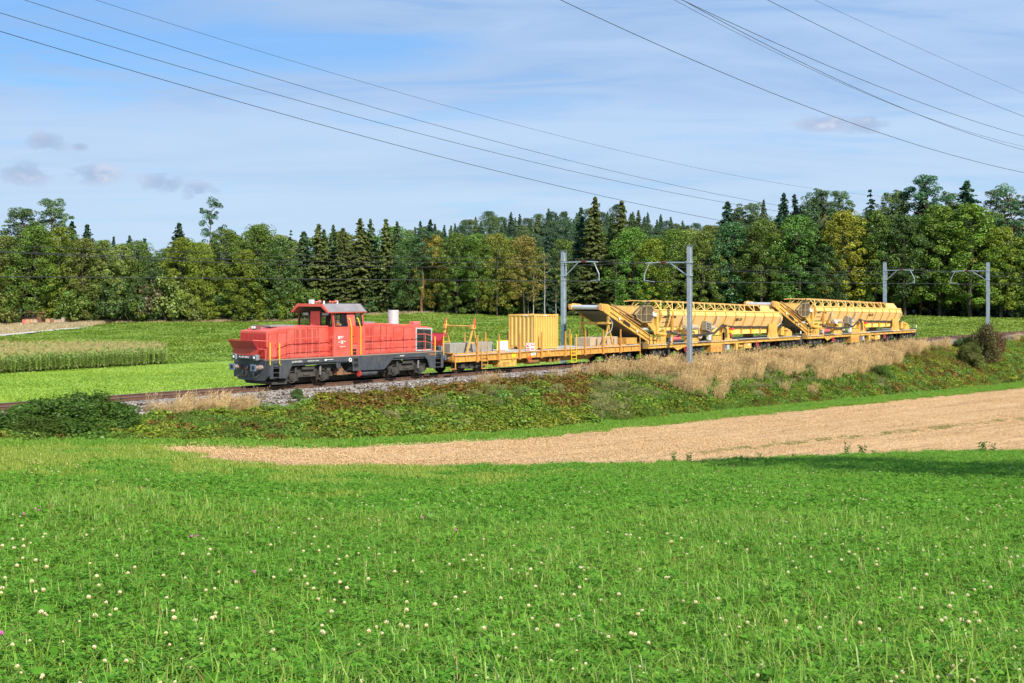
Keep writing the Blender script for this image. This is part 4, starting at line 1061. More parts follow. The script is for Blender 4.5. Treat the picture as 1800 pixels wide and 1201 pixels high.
        b.add([(4.6, sg * .99, rz(4.6) - 1.30), (18.6, sg * .99, rz(18.6) - 1.22), (18.6, sg * .99, 1.46), (9.6, sg * .99, 1.50), (4.6, sg * .99, 1.72), (4.6, sg * .93, rz(4.6) - 1.30), (18.6, sg * .93, rz(18.6) - 1.22), (18.6, sg * .93, 1.46), (9.6, sg * .93, 1.50), (4.6, sg * .93, 1.72)],
              [(0,1,2,3,4), (9,8,7,6,5), (0,5,6,1), (2,7,8,3), (3,8,9,4)])
        b.build('skirt', yel_u, w)
        # arched top frame
        tz = lambda x: 4.20 - (x - .6) * (.46 / 13.2)
        b = MB(); b.beam((.35, sg * .80, 4.12), (1.6, sg * .84, tz(1.6)), .06); b.beam((1.6, sg * .84, tz(1.6)), (16.4, sg * .84, tz(16.4) + .02), .07)
        b.build('top_rail', mat('rail_brown_yellow', (.50, .28, .12), .7, col2=(.72, .42, .1), nscale=3, namt=.9), w)
        for i in range(11):
            x = 1.85 + 1.44 * i
            m_ = MB(); m_.beam((x, sg * 1.37, rz(x)), (x - .05, sg * .86, tz(x) - .01), .06)
            if i < 10 : m_.beam((x + .05, sg * 1.36, rz(x) + .02), (x + .72, sg * .86, tz(x) - .02), .05)
            m_.build('arch', yel_u, w)
    b = MB()
    for i in range(11): x = 1.8 + 1.44 * i; b.beam((x, -.84, tz(x)), (x, .84, tz(x)), .055)
    b.split('cross_bar', yel_h, w)
    MB().prism([(16.4, tz(16.4) + .03), (18.1, 3.62), (19.0, 3.12), (18.75, rz(18.75)), (16.4, rz(16.4) + .03)], 'y', -1.0, -.96).prism([(16.4, tz(16.4) + .03), (18.1, 3.62), (19.0, 3.12), (18.75, rz(18.75)), (16.4, rz(16.4) + .03)], 'y', .96, 1.0).add([(16.4, -.96, tz(16.4) + .02), (18.1, -.96, 3.61), (18.1, .96, 3.61), (16.4, .96, tz(16.4) + .02)], [(0, 1, 2, 3)]).add([(18.1, -.96, 3.61), (19.0, -.96, 3.11), (19.0, .96, 3.11), (18.1, .96, 3.61)], [(0, 1, 2, 3)]).build('rear_hood', yel_h, w)
    b = MB().add([(XA + .02, -1.33, rz(XA)), (XA + .02, 1.33, rz(XA)), (XA + .02, 1.42, rz(XA) - .34), (XA + .02, .98, 2.32), (XA + .02, -.98, 2.32), (XA + .02, -1.42, rz(XA) - .34)], [(0, 1, 2, 3, 4, 5)])
    b.add([(XT, -1.0, 2.62), (XT, 1.0, 2.62), (XT - .35, .8, 1.96), (XT - .35, -.8, 1.96)], [(0, 1, 2, 3)])
    b.split('end_wall', yel_h, w)
    MB().box(2.0, 18.9, -.93, .93, 1.75, 1.90).build('floor_conveyor', belt, w)
    # legs
    b = MB()
    for sg in (-1, 1):
        y0, y1 = sorted((sg * 1.0, sg * 1.3))
        b.prism([(10.1, 1.09), (10.3, 1.95), (11.0, 2.2), (11.2, 1.85), (11.55, 1.25), (11.6, 1.09)], 'y', y0, y0 + .07 if sg > 0 else y0 + .07)
        b.box(10.2, 10.5, y0, y1, 1.09, 1.7); b.prism([(17.1, 1.09), (17.3, 1.5), (17.3, 2.2), (18.6, 2.15), (18.55, 1.5), (18.75, 1.09)], 'y', y0, y0 + .1)
        b.box(5.9, 6.3, y0, y1, 1.09, 1.75); b.box(2.4, 2.65, y0, y1, 1.09, 2.1)
    b.split('support_leg', yel_m, w)
    MB().box(12.9, 13.4, -1.005, -.995, 1.55, 1.80).build('blue_yellow_plate', yel_s, w) if False else None
    b = MB().box(14.9, 15.4, -1.006, -.992, 1.58, 1.86); b.build('yellow_plate', yel_s, w)
    MB().box(17.65, 17.95, -1.008, -.996, 1.55, 1.85).split('white_plate', white, w)
    b = MB().box(11.15, 11.6, -1.45, -1.05, 1.62, 1.82); b.build('junction_box', yel_s, w)
    MB().box(11.35, 11.75, -1.42, -1.2, 1.84, 1.98).box(11.3, 11.6, -1.3, -1.1, 1.2, 1.5).split('red_valve', signred, w)
    # engine gear on the near side
    b = MB().cyl((4.75, -1.45, 2.18), (6.3, -1.45, 2.18), .19, n=16); b.build('exhaust_silencer', beige, w)
    b = MB().tube([(4.75, -1.45, 2.15), (4.5, -1.47, 2.25), (4.45, -1.50, 2.55), (4.62, -1.50, 3.05)], .055, 8); b.build('exhaust_stack', beige, w)
    MB().tube([(6.3, -1.45, 2.18), (6.6, -1.45, 2.15), (6.7, -1.45, 1.85), (6.72, -1.40, 1.40), (7.0, -1.4, 1.35), (7.2, -1.4, 1.6), (8.2, -1.4, 1.65)], .075, 8).build('exhaust_pipe', beige, w)
    b = MB().prism([(7.45, 2.62), (7.45, 1.95), (8.15, 1.75), (8.25, 2.48)], 'y', -1.62, -1.18)
    cl = b.build('cooler_box', mat('cooler_grey', (.27, .25, .21), .6, col2=(.36, .33, .28), nscale=3), w, bevel=.02)
    b = MB()
    for i in range(3):
        for j in range(3): b.box(7.53 + i * .19, 7.65 + i * .19, -1.628, -1.62, 2.0 + j * .17 - i * .04, 2.12 + j * .17 - i * .04)
    b.build('cooler_opening', void, cl)
    b = MB().cyl((8.25, -1.4, 2.1), (8.8, -1.4, 2.1), .16, n=12).tube([(8.8, -1.4, 2.1), (8.95, -1.45, 2.2), (9.1, -1.5, 2.65), (9.25, -1.5, 2.95)], .06, 8); b.build('exhaust_stack', beige, w)
    MB().box(8.0, 8.3, -1.5, -1.3, 1.2, 1.75).box(4.95, 5.25, -1.68, -1.63, 2.0, 2.25).split('white_plate', white, w)
    MB().box(5.3, 6.9, -1.35, -1.0, 1.09, 1.55).box(8.7, 9.9, -1.40, -1.0, 1.09, 1.42).split('engine_cover', yel_m, w, bevel=.02)
    pts = [(2.9, -1.45, 2.0), (3.3, -1.5, 1.8), (4.2, -1.5, 1.7), (5.6, -1.5, 1.62), (7.4, -1.5, 1.66), (8.7, -1.5, 1.72), (9.5, -1.5, 2.1), (10.0, -1.42, 2.3), (10.8, -1.28, 2.2)]
    for i in range(6): x = 11.6 + i * 1.44; pts += [(x, -1.12, rz(x) - 1.14), (x + .7, -1.12, rz(x) - 1.19)]
    pts += [(20.0, -.95, 2.15)]
    b = MB().tube(pts, .05, 6); b.tube([(p[0], p[1] - .02, p[2] - .07) for p in pts], .03, 5); b.tube([(10.2, -1.35, 2.3), (10.6, -1.42, 1.9), (10.7, -1.40, 1.3)], .045); b.tube([(10.0, -1.35, 2.3), (10.4, -1.42, 1.9), (10.5, -1.40, 1.3)], .04)
    b.build('hose_bundle', hose, w)
    MB().cyl((1.9, -1.05, 1.82), (2.9, -1.35, 1.70), .13, n=12).cyl((1.6, -1.1, 1.9), (1.9, -1.1, 1.85), .16, n=12).box(2.6, 2.95, -1.45, -1.1, 1.5, 1.75).split('drive_motor', yel_m, w, bevel=.02)
    b = MB().ball((3.65, -1.25, 1.42), .3, 10, (1.7, .7, .55)).ball((4.25, -1.25, 1.46), .28, 10, (1.2, .8, .75)); b.split('wrapped_cover', pink, w)
    MB().box(2.85, 3.05, -1.5, -1.3, 1.25, 1.55).split('control_box', greyl, w)
    # front guard housing over the transfer point
    prof = [(-1.0, 3.22), (-.40, 3.80), (.85, 3.80), (1.12, 3.55), (1.12, 2.95), (.80, 2.68), (-.25, 2.68), (-.9, 2.95)]
    g = MB()
    for sg in (-1, 1):
        for i in range(len(prof)): p, q = prof[i], prof[(i + 1) % len(prof)]; g.beam((p[0], sg * 1.25, p[1]), (q[0], sg * 1.25, q[1]), .06)
        for x in (-.4, .25): g.beam((x, sg * 1.25, 2.70), (x, sg * 1.25, 3.80), .045)
        g.beam((-.9, sg * 1.25, 3.22), (1.1, sg * 1.25, 3.22), .035)
    for p in prof: g.beam((p[0], -1.25, p[1]), (p[0], 1.25, p[1]), .05)
    gh = g.build('guard_housing', mat('guard_frame', (.42, .30, .14), .7), w)
    b = MB(); b.prism(prof, 'y', -1.24, -1.22); b.prism(prof, 'y', 1.22, 1.24); b.split('dusty_screen', gls2, gh)
    MB().add([(-1.0, -1.2, 3.22), (-.40, -1.2, 3.80), (-.40, 1.2, 3.80), (-1.0, 1.2, 3.22)], [(0, 1, 2, 3)]).add([(-.4, -1.2, 3.81), (.85, -1.2, 3.81), (.85, 1.2, 3.81), (-.4, 1.2, 3.81)], [(0, 1, 2, 3)]).build('guard_roof', yel_m, gh)
    b = MB().prism([(.3, 2.66), (1.3, 2.5), (1.75, 1.95), (1.4, 1.7), (.9, 2.2)], 'y', -1.2, -1.12).prism([(.3, 2.66), (1.3, 2.5), (1.75, 1.95), (1.4, 1.7), (.9, 2.2)], 'y', 1.12, 1.2)
    b.box(1.45, 1.72, -1.3, -1.15, 1.8, 3.35).box(1.45, 1.72, 1.15, 1.3, 1.8, 3.35).box(1.15, 1.7, -1.1, 1.1, 2.2, 3.3); b.split('chute', yel_m, w)
    MB().box(1.15, 1.42, -1.32, -1.18, 3.05, 3.28).box(1.0, 1.16, -1.32, -1.18, 3.1, 3.38).split('switch_box', white, w)
    MB().box(.15, 1.35, -1.0, 1.0, 2.12, 2.26).cyl((.4, -.9, 2.12), (.4, .9, 2.12), .12, n=12).split('roller_table', alu, w)
    b = MB().tube([(-.35, -1.27, 3.0), (-.05, -1.3, 3.6), (.55, -1.2, 4.05), (.8, -1.0, 4.15)], .045, 6).tube([(-1.6, -1.25, 3.15), (-.6, -1.3, 3.75), (.3, -1.2, 4.0)], .04, 6); b.split('cable_bundle', hose, w)
    MB().tube([(.4, -1.42, 1.1), (.4, -1.42, 2.05), (.9, -1.42, 2.05), (.9, -1.42, 1.1)], .022).tube([(1.3, -1.42, 1.25), (1.3, -1.42, 1.6), (1.7, -1.42, 1.6), (1.7, -1.42, 1.25)], .022).split('hand_rail', black, w)
    MB().box(.3, 2.3, -1.35, -.9, 1.09, 1.30).box(1.3, 2.4, -1.3, -.8, 1.3, 1.6).cyl((1.0, -1.3, 1.45), (1.4, -1.3, 1.45), .08, n=8).split('slewing_gear', yel_m, w, bevel=.02)
    # conveyor reaching forward over the vehicle in front
    cv = MB()
    for sg in (-1, 1):
        y0, y1 = sorted((sg * 1.12, sg * 1.22))
        cv.prism([(-5.25, 3.60), (-5.28, 3.88), (-5.05, 4.02), (-4.20, 3.96), (-3.5, 3.62), (.95, 1.62), (.95, 1.28), (.55, 1.25), (-3.9, 3.12), (-4.75, 3.50)], 'y', y0, y1)
        ya, yb_ = sorted((sg * 1.22, sg * 1.30)); cv.beam((-4.0, sg * 1.26, 3.46), (.8, sg * 1.26, 1.36), .07, .06); cv.beam((-4.0, sg * 1.26, 3.80), (.8, sg * 1.26, 1.68), .07, .06)
    cvo = cv.build('conveyor_frame', yel_m, w, bevel=.01)
    MB().add([(-5.05, -1.12, 3.72), (-4.2, -1.12, 3.72), (.9, -1.12, 1.42), (.9, 1.12, 1.42), (-4.2, 1.12, 3.72), (-5.05, 1.12, 3.72)], [(0, 1, 4, 5), (1, 2, 3, 4)]).add([(-4.9, -1.12, 3.50), (-4.0, -1.12, 3.24), (.6, -1.12, 1.27), (.6, 1.12, 1.27), (-4.0, 1.12, 3.24), (-4.9, 1.12, 3.50)], [(0, 1, 4, 5), (1, 2, 3, 4)]).build('conveyor_belt', belt, cvo)
    MB().cyl((-5.06, -1.12, 3.76), (-5.06, 1.12, 3.76), .15, n=18).build('tip_roller', alu, cvo)
    b = MB()
    for sg in (-1, 1): b.cyl((-5.20, min(sg * 1.22, sg * 1.30), 3.78), (-5.20, max(sg * 1.22, sg * 1.30), 3.78), .20, n=14)
    b.cyl((-3.9, -1.26, 3.95), (-1.4, -1.30, 3.05), .065, n=8).cyl((-3.0, -1.30, 3.45), (-.6, -1.34, 2.5), .05, n=8); b.split('hydraulic_ram', mat('bronze_brown', (.38, .20, .08), .5), cvo)
    MB().box(-5.08, -4.9, -1.236, -1.222, 3.6, 3.75).box(.5, .7, -1.236, -1.222, 1.42, 1.56).split('red_sticker', signred, cvo)
    MB().add([(-2.55, -1.306, 2.92), (-1.75, -1.306, 2.56), (-1.75, -1.306, 2.36), (-2.55, -1.306, 2.72)], [(0, 1, 2, 3)]).build('dark_plate', ink, cvo)
    MB().cyl((-3.0, -1.309, 2.98), (-3.0, -1.300, 2.98), .09, n=12).cyl((-.95, -1.309, 2.05), (-.95, -1.300, 2.05), .08, n=12).split('round_sticker', whl, cvo)
    MB().tube([(-4.2, -1.3, 3.1), (-3.85, -1.35, 2.7), (-4.0, -1.35, 2.2), (-4.4, -1.3, 2.0), (-4.6, -1.2, 1.7)], .022).build('grey_hose', greyl, cvo)
    # rear platform
    b = MB()
    for x in (21.6, 22.4): b.tube([(x, -1.3, 1.09), (x, -1.3, 2.25)], .022)
    for z in (2.25, 1.7): b.tube([(21.6, -1.3, z), (22.4, -1.3, z), (22.4, 1.3, z)], .022)
    b.build('rear_railing', black, w)
    MB().box(20.2, 21.2, -1.2, -.5, 1.09, 1.5).cyl((20.3, -1.1, 1.7), (21.0, -1.1, 1.5), .12, n=10).box(19.8, 20.3, -1.0, 1.0, 1.2, 1.9).split('rear_drive', yel_m, w, bevel=.02)
    MB().cyl((22.4, -1.35, 1.25), (22.4, -1.35, 1.5), .05, n=8).build('tail_lamp', white, w); MB().cyl((19.2, .9, 3.3), (19.25, .9, 3.75), .05, n=8).build('marker', signred, w)
    # markings on the sloping wall
    def wall_text(body, x, size, zz, **k):
        z = rz(x) - zz; t = (zz - .34) / .84; y = -(1.44 - .36 * t) - .014
        tilt = math.atan2(.36, .84)
        return text_mesh('lettering', body, size, ink, w, (x, y, z), (R(90) - tilt * -1, 0, -.0), **k)
    wall_text('MFS-100', 12.08, .34, .74, bold=.012, sx=.78)
    wall_text('D-MFS 100 0101', 2.2, .12, .92, sx=1.0); wall_text('D-MFS', 8.0, .1, .9)
    b = MB()
    for x0, x1, zz in ((2.2, 2.85, .44), (3.15, 3.75, .44), (2.05, 2.65, .52), (3.1, 3.8, .52)):
        t = (zz - .34) / .84; y = -(1.44 - .36 * t) - .02; z = rz(x0) - zz; b.beam((x0, y, z), (x1, y, z), .012, .05)
    b.build('black_emblem', ink, w)
    return w
L2 = 73.2
hop = make_hopper(L2, 'first hopper wagon, its raised conveyor resting on the trestle of the flat wagon')
hop2 = copy_tree(hop); hop2.location = tp(L2 + 23.1, DC)
hop2['label'] = 'last hopper wagon of the train, its conveyor reaching over the hopper wagon in front'

# ------------------------------------------------------------------ catenary
galv = mat('galvanised_steel', (.36, .42, .48), .42, .35, col2=(.48, .54, .60), nscale=2, namt=.8)
insul = mat('insulator_brown', (.16, .03, .02), .3)
wire_m = mat('wire_dark', (.03, .035, .035), .6)
def mast(s, off, top, side, label, tipoff, back):
    """side = +1: the mast stands on the camera side, arm reaches away from the camera"""
    p = tp(s, DC - off if side > 0 else DC + off)
    m = empty('catenary_mast', (p.x, p.y, -1.4), RZ); tag(m, label, 'mast', 'railway catenary masts')
    H = top + 1.4; z0 = 1.4
    b = MB()                     # H-section column
    b.box(-.14, -.125, -.14, .14, 0, H); b.box(.125, .14, -.14, .14, 0, H); b.box(-.125, .125, -.012, .012, 0, H); b.box(-.18, .18, -.18, .18, H, H + .012)
    b.build('column', galv, m)
    if side > 0: MB().box(-.25, .25, -.25, .25, .0, .75).build('foundation', concrete, m)
    d = 1 if side > 0 else -1    # +y is away from the camera
    za = z0 + 6.85; arm = off - .15 + tipoff
    b = MB().beam((0, d * .16, za), (0, d * arm * .52, za + .03), .09).beam((0, d * .22, za - .9), (0, d * arm * .42, za - .05), .06).beam((0, d * .20, za - .95), (0, d * .20, za + .05), .07)
    b.box(-.17, .17, -.17, .17, za - .03, za + .03).box(-.17, .17, -.17, .17, za - .95, za - .89)
    b.build('bracket_arm', galv, m)
    b = MB()
    for k in range(5): b.cyl((0, d * (arm * .52 + .08 + k * .07), za + .03), (0, d * (arm * .52 + .12 + k * .07), za + .03), .09, n=10)
    b.cyl((0, d * arm * .52, za + .03), (0, d * (arm * .52 + .42), za + .03), .045, n=8); b.build('insulator', insul, m)
    b = MB().cyl((0, d * (arm * .52 + .42), za + .03), (0, d * arm, za - .02), .045, n=8)
    hx0 = arm - .42 if back else arm - .35
    b.tube([(0, d * hx0, za), (0, d * (hx0 + (.45 if back else .45) * (1)), za - .85), (0, d * (hx0 + .45), za - 1.28)], .04, 8) if not back else b.tube([(0, d * (arm - .2), za), (0, d * (arm + .25), za - .85), (0, d * (arm + .25), za - 1.25)], .04, 8)
    q = (hx0 + .45) if not back else arm + .25
    b.tube([(0, d * q, za - 1.22), (0, d * (q - .9), za - 1.36)], .025, 6)
    b.build('registration_arm', galv, m)
    return m
mast(75.1, 3.75, 8.05, 1, 'grey steel mast in the dry grass, standing in front of the first hopper wagon', .15, False)
mast(69.4, 2.95, 7.65, -1, 'grey steel mast behind the flat wagon, right of the yellow container', .2, False)
mast(130.8, 3.8, 7.75, 1, 'grey steel mast rising behind the reddish bush beyond the end of the train', .15, False)
mast(121.1, 2.95, 7.7, -1, 'grey steel mast standing behind the last hopper wagon', .2, False)
def wire(name, pts, r, label, cat='wire', group=None, n=5):
    b = MB().tube(pts, r, n); o = b.build(name, wire_m); tag(o, label, cat, group); return o
def track_wire(name, y, zf, r, label, x0=-90, x1=330, st=2.6):
    n = int((x1 - x0) / st); pts = []
    for i in range(n + 1):
        s = x0 + (x1 - x0) * i / n; p = tp(s, DC + y(s) if callable(y) else DC + y); p.z = zf(s); pts.append(p)
    return wire(name, pts, r, label, group='overhead line wires above the track')
def sag(hi, lo, s0=74, span=54):
    def f(s):
        t = ((s - s0) / span) % 1.0; return lo + (hi - lo) * (2 * t - 1) ** 2
    return f
stg = lambda s: .2 * math.sin((s - 74) / 54 * math.pi)
track_wire('contact_wire', stg, lambda s: 5.52, .017, 'lower straight contact wire running just above the train')
track_wire('contact_wire', lambda s: .75 + .2 * math.sin(s / 54 * math.pi), lambda s: 5.54 + .3 * max(0, (s - 140) / 60), .013, 'second contact wire beside the first one')
carrier = track_wire('catenary_wire', stg, sag(6.85, 6.25), .016, 'sagging carrier wire above the contact wire')
track_wire('catenary_wire', lambda s: .9, sag(6.95, 6.5, 70), .016, 'second carrier wire with a shallow sag')
track_wire('feeder_wire', lambda s: 3.2, sag(7.2, 6.9, 70), .013, 'thin feeder wire on the field side of the masts')
for k, s in enumerate([-62 + 9.0 * i for i in range(36)]):
    p = tp(s, DC + stg(s)); z1 = sag(6.85, 6.25)(s)
    MB().cyl(p + Vector((0, 0, 5.52)), p + Vector((0, 0, z1)), .006, n=4).build('dropper', wire_m, carrier)

# ------------------------------------------------------------------ high-voltage line crossing the sky
def power_line(label, pix, Y0, Y1, r):
    """pix: points on the wire; the wire hangs in a vertical plane, so 1/depth runs evenly along x; a parabola is fitted in that plane"""
    xa, xb = pix[0][0], pix[-1][0]; P = []
    for x, y in pix:
        t = (x - xa) / (xb - xa); Y = 1 / ((1 - t) / Y0 + t / Y1); P.append(px2w(x, y, Y))
    A, B = P[0], P[-1]; d = Vector((B.x - A.x, B.y - A.y, 0)); L = d.length; d /= L
    u = [(p - A).dot(d) for p in P]; z = [p.z for p in P]
    c = np.polyfit(u, z, 2); pts = []
    for i in range(61):
        q = -60 + (L + 90) * i / 60; pts.append(Vector((A.x + d.x * q, A.y + d.y * q, float(np.polyval(c, q)))))
    wire('power_line_wire', pts, r, label, 'power line', 'high-voltage wires crossing the sky')
power_line('lowest of the four long wires falling across the sky towards the wood', [(0, 57), (280, 133), (560, 219), (900, 311), (1253, 386), (1533, 425), (1800, 433)], 105, 330, .032)
power_line('second lowest of the four long wires coming down from the upper left', [(0, 24), (300, 112), (600, 195), (900, 279), (1200, 343), (1400, 375), (1753, 394)], 112, 335, .03)
power_line('third lowest of the four long wires, entering at the top left corner', [(40, 0), (300, 80), (600, 172), (900, 258), (1200, 329), (1487, 378), (1700, 393)], 118, 335, .03)
power_line('uppermost and thinnest of the four long wires', [(172, 0), (450, 88), (700, 165), (900, 217), (1200, 289), (1523, 343)], 128, 300, .022)
power_line('nearest single wire of the steeper group, meeting the right edge lowest', [(985, 0), (1160, 82), (1300, 138), (1500, 217), (1650, 268), (1800, 303)], 95, 160, .028)
power_line('middle steep wire of the bundle in the upper right sky', [(1203, 0), (1340, 68), (1500, 135), (1650, 190), (1800, 240)], 100, 160, .026)
power_line('steep wire just below its neighbour in the bundle', [(1200, 0), (1330, 70), (1470, 140), (1620, 203), (1800, 264)], 104, 165, .026)
power_line('thin steep wire crossing its neighbour near the right edge', [(1185, 0), (1330, 75), (1470, 143), (1620, 203), (1800, 258)], 108, 170, .018)
power_line('steep wire in the upper right corner, above the bundle', [(1350, 0), (1500, 75), (1650, 143), (1800, 205)], 112, 170, .026)
power_line('highest thin wire in the upper right corner', [(1432, 0), (1550, 55), (1680, 113), (1800, 164)], 120, 175, .016)
# ------------------------------------------------------------------ trees
def leaf_mat(name, trans=.25, hue=.0, var=.35):
    """foliage: the tree's own colour (object colour) with leaf to leaf variation"""
    m = bpy.data.materials.new(name); m.use_nodes = True; nt = m.node_tree; n, l = nt.nodes, nt.links
    n.remove(n['Principled BSDF'])
    oi = n.new('ShaderNodeObjectInfo'); geo = n.new('ShaderNodeNewGeometry')
    r = n.new('ShaderNodeMapRange'); r.inputs['To Min'].default_value = 1 - var; r.inputs['To Max'].default_value = 1 + var * 1.25
    l.new(geo.outputs['Random Per Island'], r.inputs['Value'])
    tcx = n.new('ShaderNodeTexCoord'); nz = n.new('ShaderNodeTexNoise'); nz.inputs['Scale'].default_value = .45; nz.inputs['Detail'].default_value = 3; l.new(tcx.outputs['Object'], nz.inputs['Vector'])
    r2 = n.new('ShaderNodeMapRange'); r2.inputs['From Min'].default_value = .35; r2.inputs['From Max'].default_value = .65; r2.inputs['To Min'].default_value = .72; r2.inputs['To Max'].default_value = 1.3; l.new(nz.outputs['Fac'], r2.inputs['Value'])
    mu = n.new('ShaderNodeMath'); mu.operation = 'MULTIPLY'; l.new(r.outputs[0], mu.inputs[0]); l.new(r2.outputs[0], mu.inputs[1])
    vm = n.new('ShaderNodeVectorMath'); vm.operation = 'SCALE'; l.new(oi.outputs['Color'], vm.inputs[0]); l.new(mu.outputs[0], vm.inputs['Scale'])
    d = n.new('ShaderNodeBsdfDiffuse'); l.new(vm.outputs[0], d.inputs['Color'])
    t = n.new('ShaderNodeBsdfTranslucent'); tm = n.new('ShaderNodeMix'); tm.data_type = 'RGBA'; tm.blend_type = 'MULTIPLY'; tm.inputs['Factor'].default_value = 1; tm.inputs['B'].default_value = (1.3, 1.35, .5, 1)
    l.new(vm.outputs[0], tm.inputs['A']); l.new(tm.outputs['Result'], t.inputs['Color'])
    g = n.new('ShaderNodeBsdfGlossy'); g.inputs['Roughness'].default_value = .45; g.inputs['Color'].default_value = (.6, .6, .6, 1)
    x = n.new('ShaderNodeMixShader'); x.inputs[0].default_value = trans; l.new(d.outputs[0], x.inputs[1]); l.new(t.outputs[0], x.inputs[2])
    x2 = n.new('ShaderNodeMixShader'); x2.inputs[0].default_value = .035; l.new(x.outputs[0], x2.inputs[1]); l.new(g.outputs[0], x2.inputs[2])
    l.new(x2.outputs[0], n['Material Output'].inputs[0]); return m
leafm = leaf_mat('tree_foliage')
bark = mat('bark', (.050, .042, .032), .95, col2=(.085, .07, .05), nscale=3, namt=.9, bump=.5, bscale=12)
bark_p = mat('pine_bark', (.22, .115, .075), .9, col2=(.16, .09, .055), nscale=2, namt=.9)
bark_b = mat('birch_bark', (.50, .48, .43), .8, col2=(.20, .18, .15), nscale=5, namt=.9)

def quads(name, V, m, col=None):
    """V: (n,4,3) array of separate leaf faces"""
    n = len(V); me = bpy.data.meshes.new(name); me.vertices.add(n * 4); me.vertices.foreach_set('co', V.reshape(-1).astype(np.float32))
    me.loops.add(n * 4); me.loops.foreach_set('vertex_index', np.arange(n * 4, dtype=np.int32))
    me.polygons.add(n); me.polygons.foreach_set('loop_start', np.arange(0, n * 4, 4, dtype=np.int32)); me.polygons.foreach_set('loop_total', np.full(n, 4, dtype=np.int32))
    for x in (m if isinstance(m, list) else [m]): me.materials.append(x)
    me.update(calc_edges=True); return me
def cards(P, Nn, size, rg, asp=1.0, droop=0.0):
    """leaf faces at P facing roughly Nn"""
    n = len(P); Nn = Nn + rg.normal(0, .55, (n, 3)); Nn /= np.linalg.norm(Nn, axis=1)[:, None]
    t = rg.normal(0, 1, (n, 3)); t -= (t * Nn).sum(1)[:, None] * Nn; t /= np.linalg.norm(t, axis=1)[:, None]; b = np.cross(Nn, t)
    s = (size * rg.uniform(.6, 1.35, n))[:, None]; a = t * s * .5 * asp; c = b * s * .5
    k = rg.uniform(.55, 1.0, (n, 1)); k2 = rg.uniform(.4, .9, (n, 1))
    return np.stack([P - a, P - c * k, P + a * k2, P + c], 1)
def blob(c, r, n, rg, size, sq=.75, up=.35):
    d = rg.normal(0, 1, (n, 3)); d[:, 2] += up; d /= np.linalg.norm(d, axis=1)[:, None]
    rr = r * rg.uniform(.55, 1.08, n) ** .6
    P = np.array(c) + d * rr[:, None] * np.array([1, 1, sq])
    return cards(P, d + np.array([0, 0, .5]), size, rg)
def limb(b, p, q, r0, r1, rd, seg=3, wob=.05):
    p, q = Vector(p), Vector(q); o = p
    for i in range(seg):
        t = (i + 1) / seg; e = p.lerp(q, t) + Vector((rd.uniform(-1, 1), rd.uniform(-1, 1), rd.uniform(-.5, .5))) * (q - p).length * wob
        b.cyl(o, e, r0 + (r1 - r0) * i / seg, r0 + (r1 - r0) * t, n=6, cap=False); o = e
def broadleaf(seed, H=22, Rr=5.5, base=.12, n=46, dens=190, size=.31, col=None):
    rd = random.Random(seed); rg = np.random.default_rng(seed); Q = []; b = MB(); n = int(n * 1.7)
    limb(b, (0, 0, -.5), (rd.uniform(-.5, .5), rd.uniform(-.5, .5), H * .82), H * .014, H * .004, rd, 6, .012)
    for i in range(n):
        t = ((i + .5) / n); z = base + (1 - base) * t; prof = math.sin(math.pi * min(1, max(.0, (z - base) / (1 - base) * .80 + .20))) ** .62
        ang = i * 2.399 + rd.uniform(-.4, .4); rr = Rr * prof * (rd.uniform(.35, 1.0) if i % 7 else rd.uniform(1.0, 1.18)); br = (rd.uniform(.8, 1.75) if i % 7 else rd.uniform(.5, .8)) * Rr / 5.5
        c = (rr * math.cos(ang), rr * math.sin(ang), min(H - br * .6, H * z)); Q.append(blob(c, br, int(dens * rd.uniform(.7, 1.25) * (1 if i % 7 else .5)), rg, size))
        if i % 4 == 0 and z > .3: limb(b, (0, 0, max(.1, z - .16) * H), (c[0] * .7, c[1] * .7, c[2] * .97), H * .005, .03, rd)
    for k in range(5): Q.append(blob((rd.uniform(-.4, .4) * Rr * .5, rd.uniform(-.4, .4) * Rr * .5, H * (.90 + .02 * k)), 1.1 * Rr / 5.5, int(dens * .5), rg, size))
    return b.mesh('trunk', bark), quads('crown', np.concatenate(Q), leafm)
def spruce(seed, H=24, Rr=3.6, base=.06, step=.5, sparse=1.0):
    rd = random.Random(seed); rg = np.random.default_rng(seed); b = MB(); P = []; Nn = []
    limb(b, (0, 0, -.5), (0, 0, H * .99), H * .013, .02, rd, 4, .004)
    z = H * base
    while z < H * .985:
        t = (z / H - base) / (1 - base); R0 = Rr * (1 - t) ** .80 * (.85 + .3 * rd.random()) + .18; k = max(4, int((5 + 6 * (1 - t)) * sparse))
        for j in range(k):
            a = rd.uniform(0, 6.283); L = R0 * rd.uniform(.6, 1.12); m_ = max(3, int(L * 6.5))
            for q in range(m_):
                f = (q + rd.random()) / m_; x = L * f
                dz = -.42 * L * f + .16 * L * f * f + rd.uniform(-.12, .12)
                for w in (-1, 0, 1):
                    off = w * (.30 * (1 - f) + .07) * min(1, L * .5)
                    P.append((x * math.cos(a) - off * math.sin(a), x * math.sin(a) + off * math.cos(a), z + dz - abs(w) * .10)); Nn.append((math.cos(a) * .6, math.sin(a) * .6, .7))
        z += step * rd.uniform(.75, 1.25)
    V = cards(np.array(P), np.array(Nn), .46, rg, 1.0)
    return b.mesh('trunk', bark), quads('crown', V, leafm)
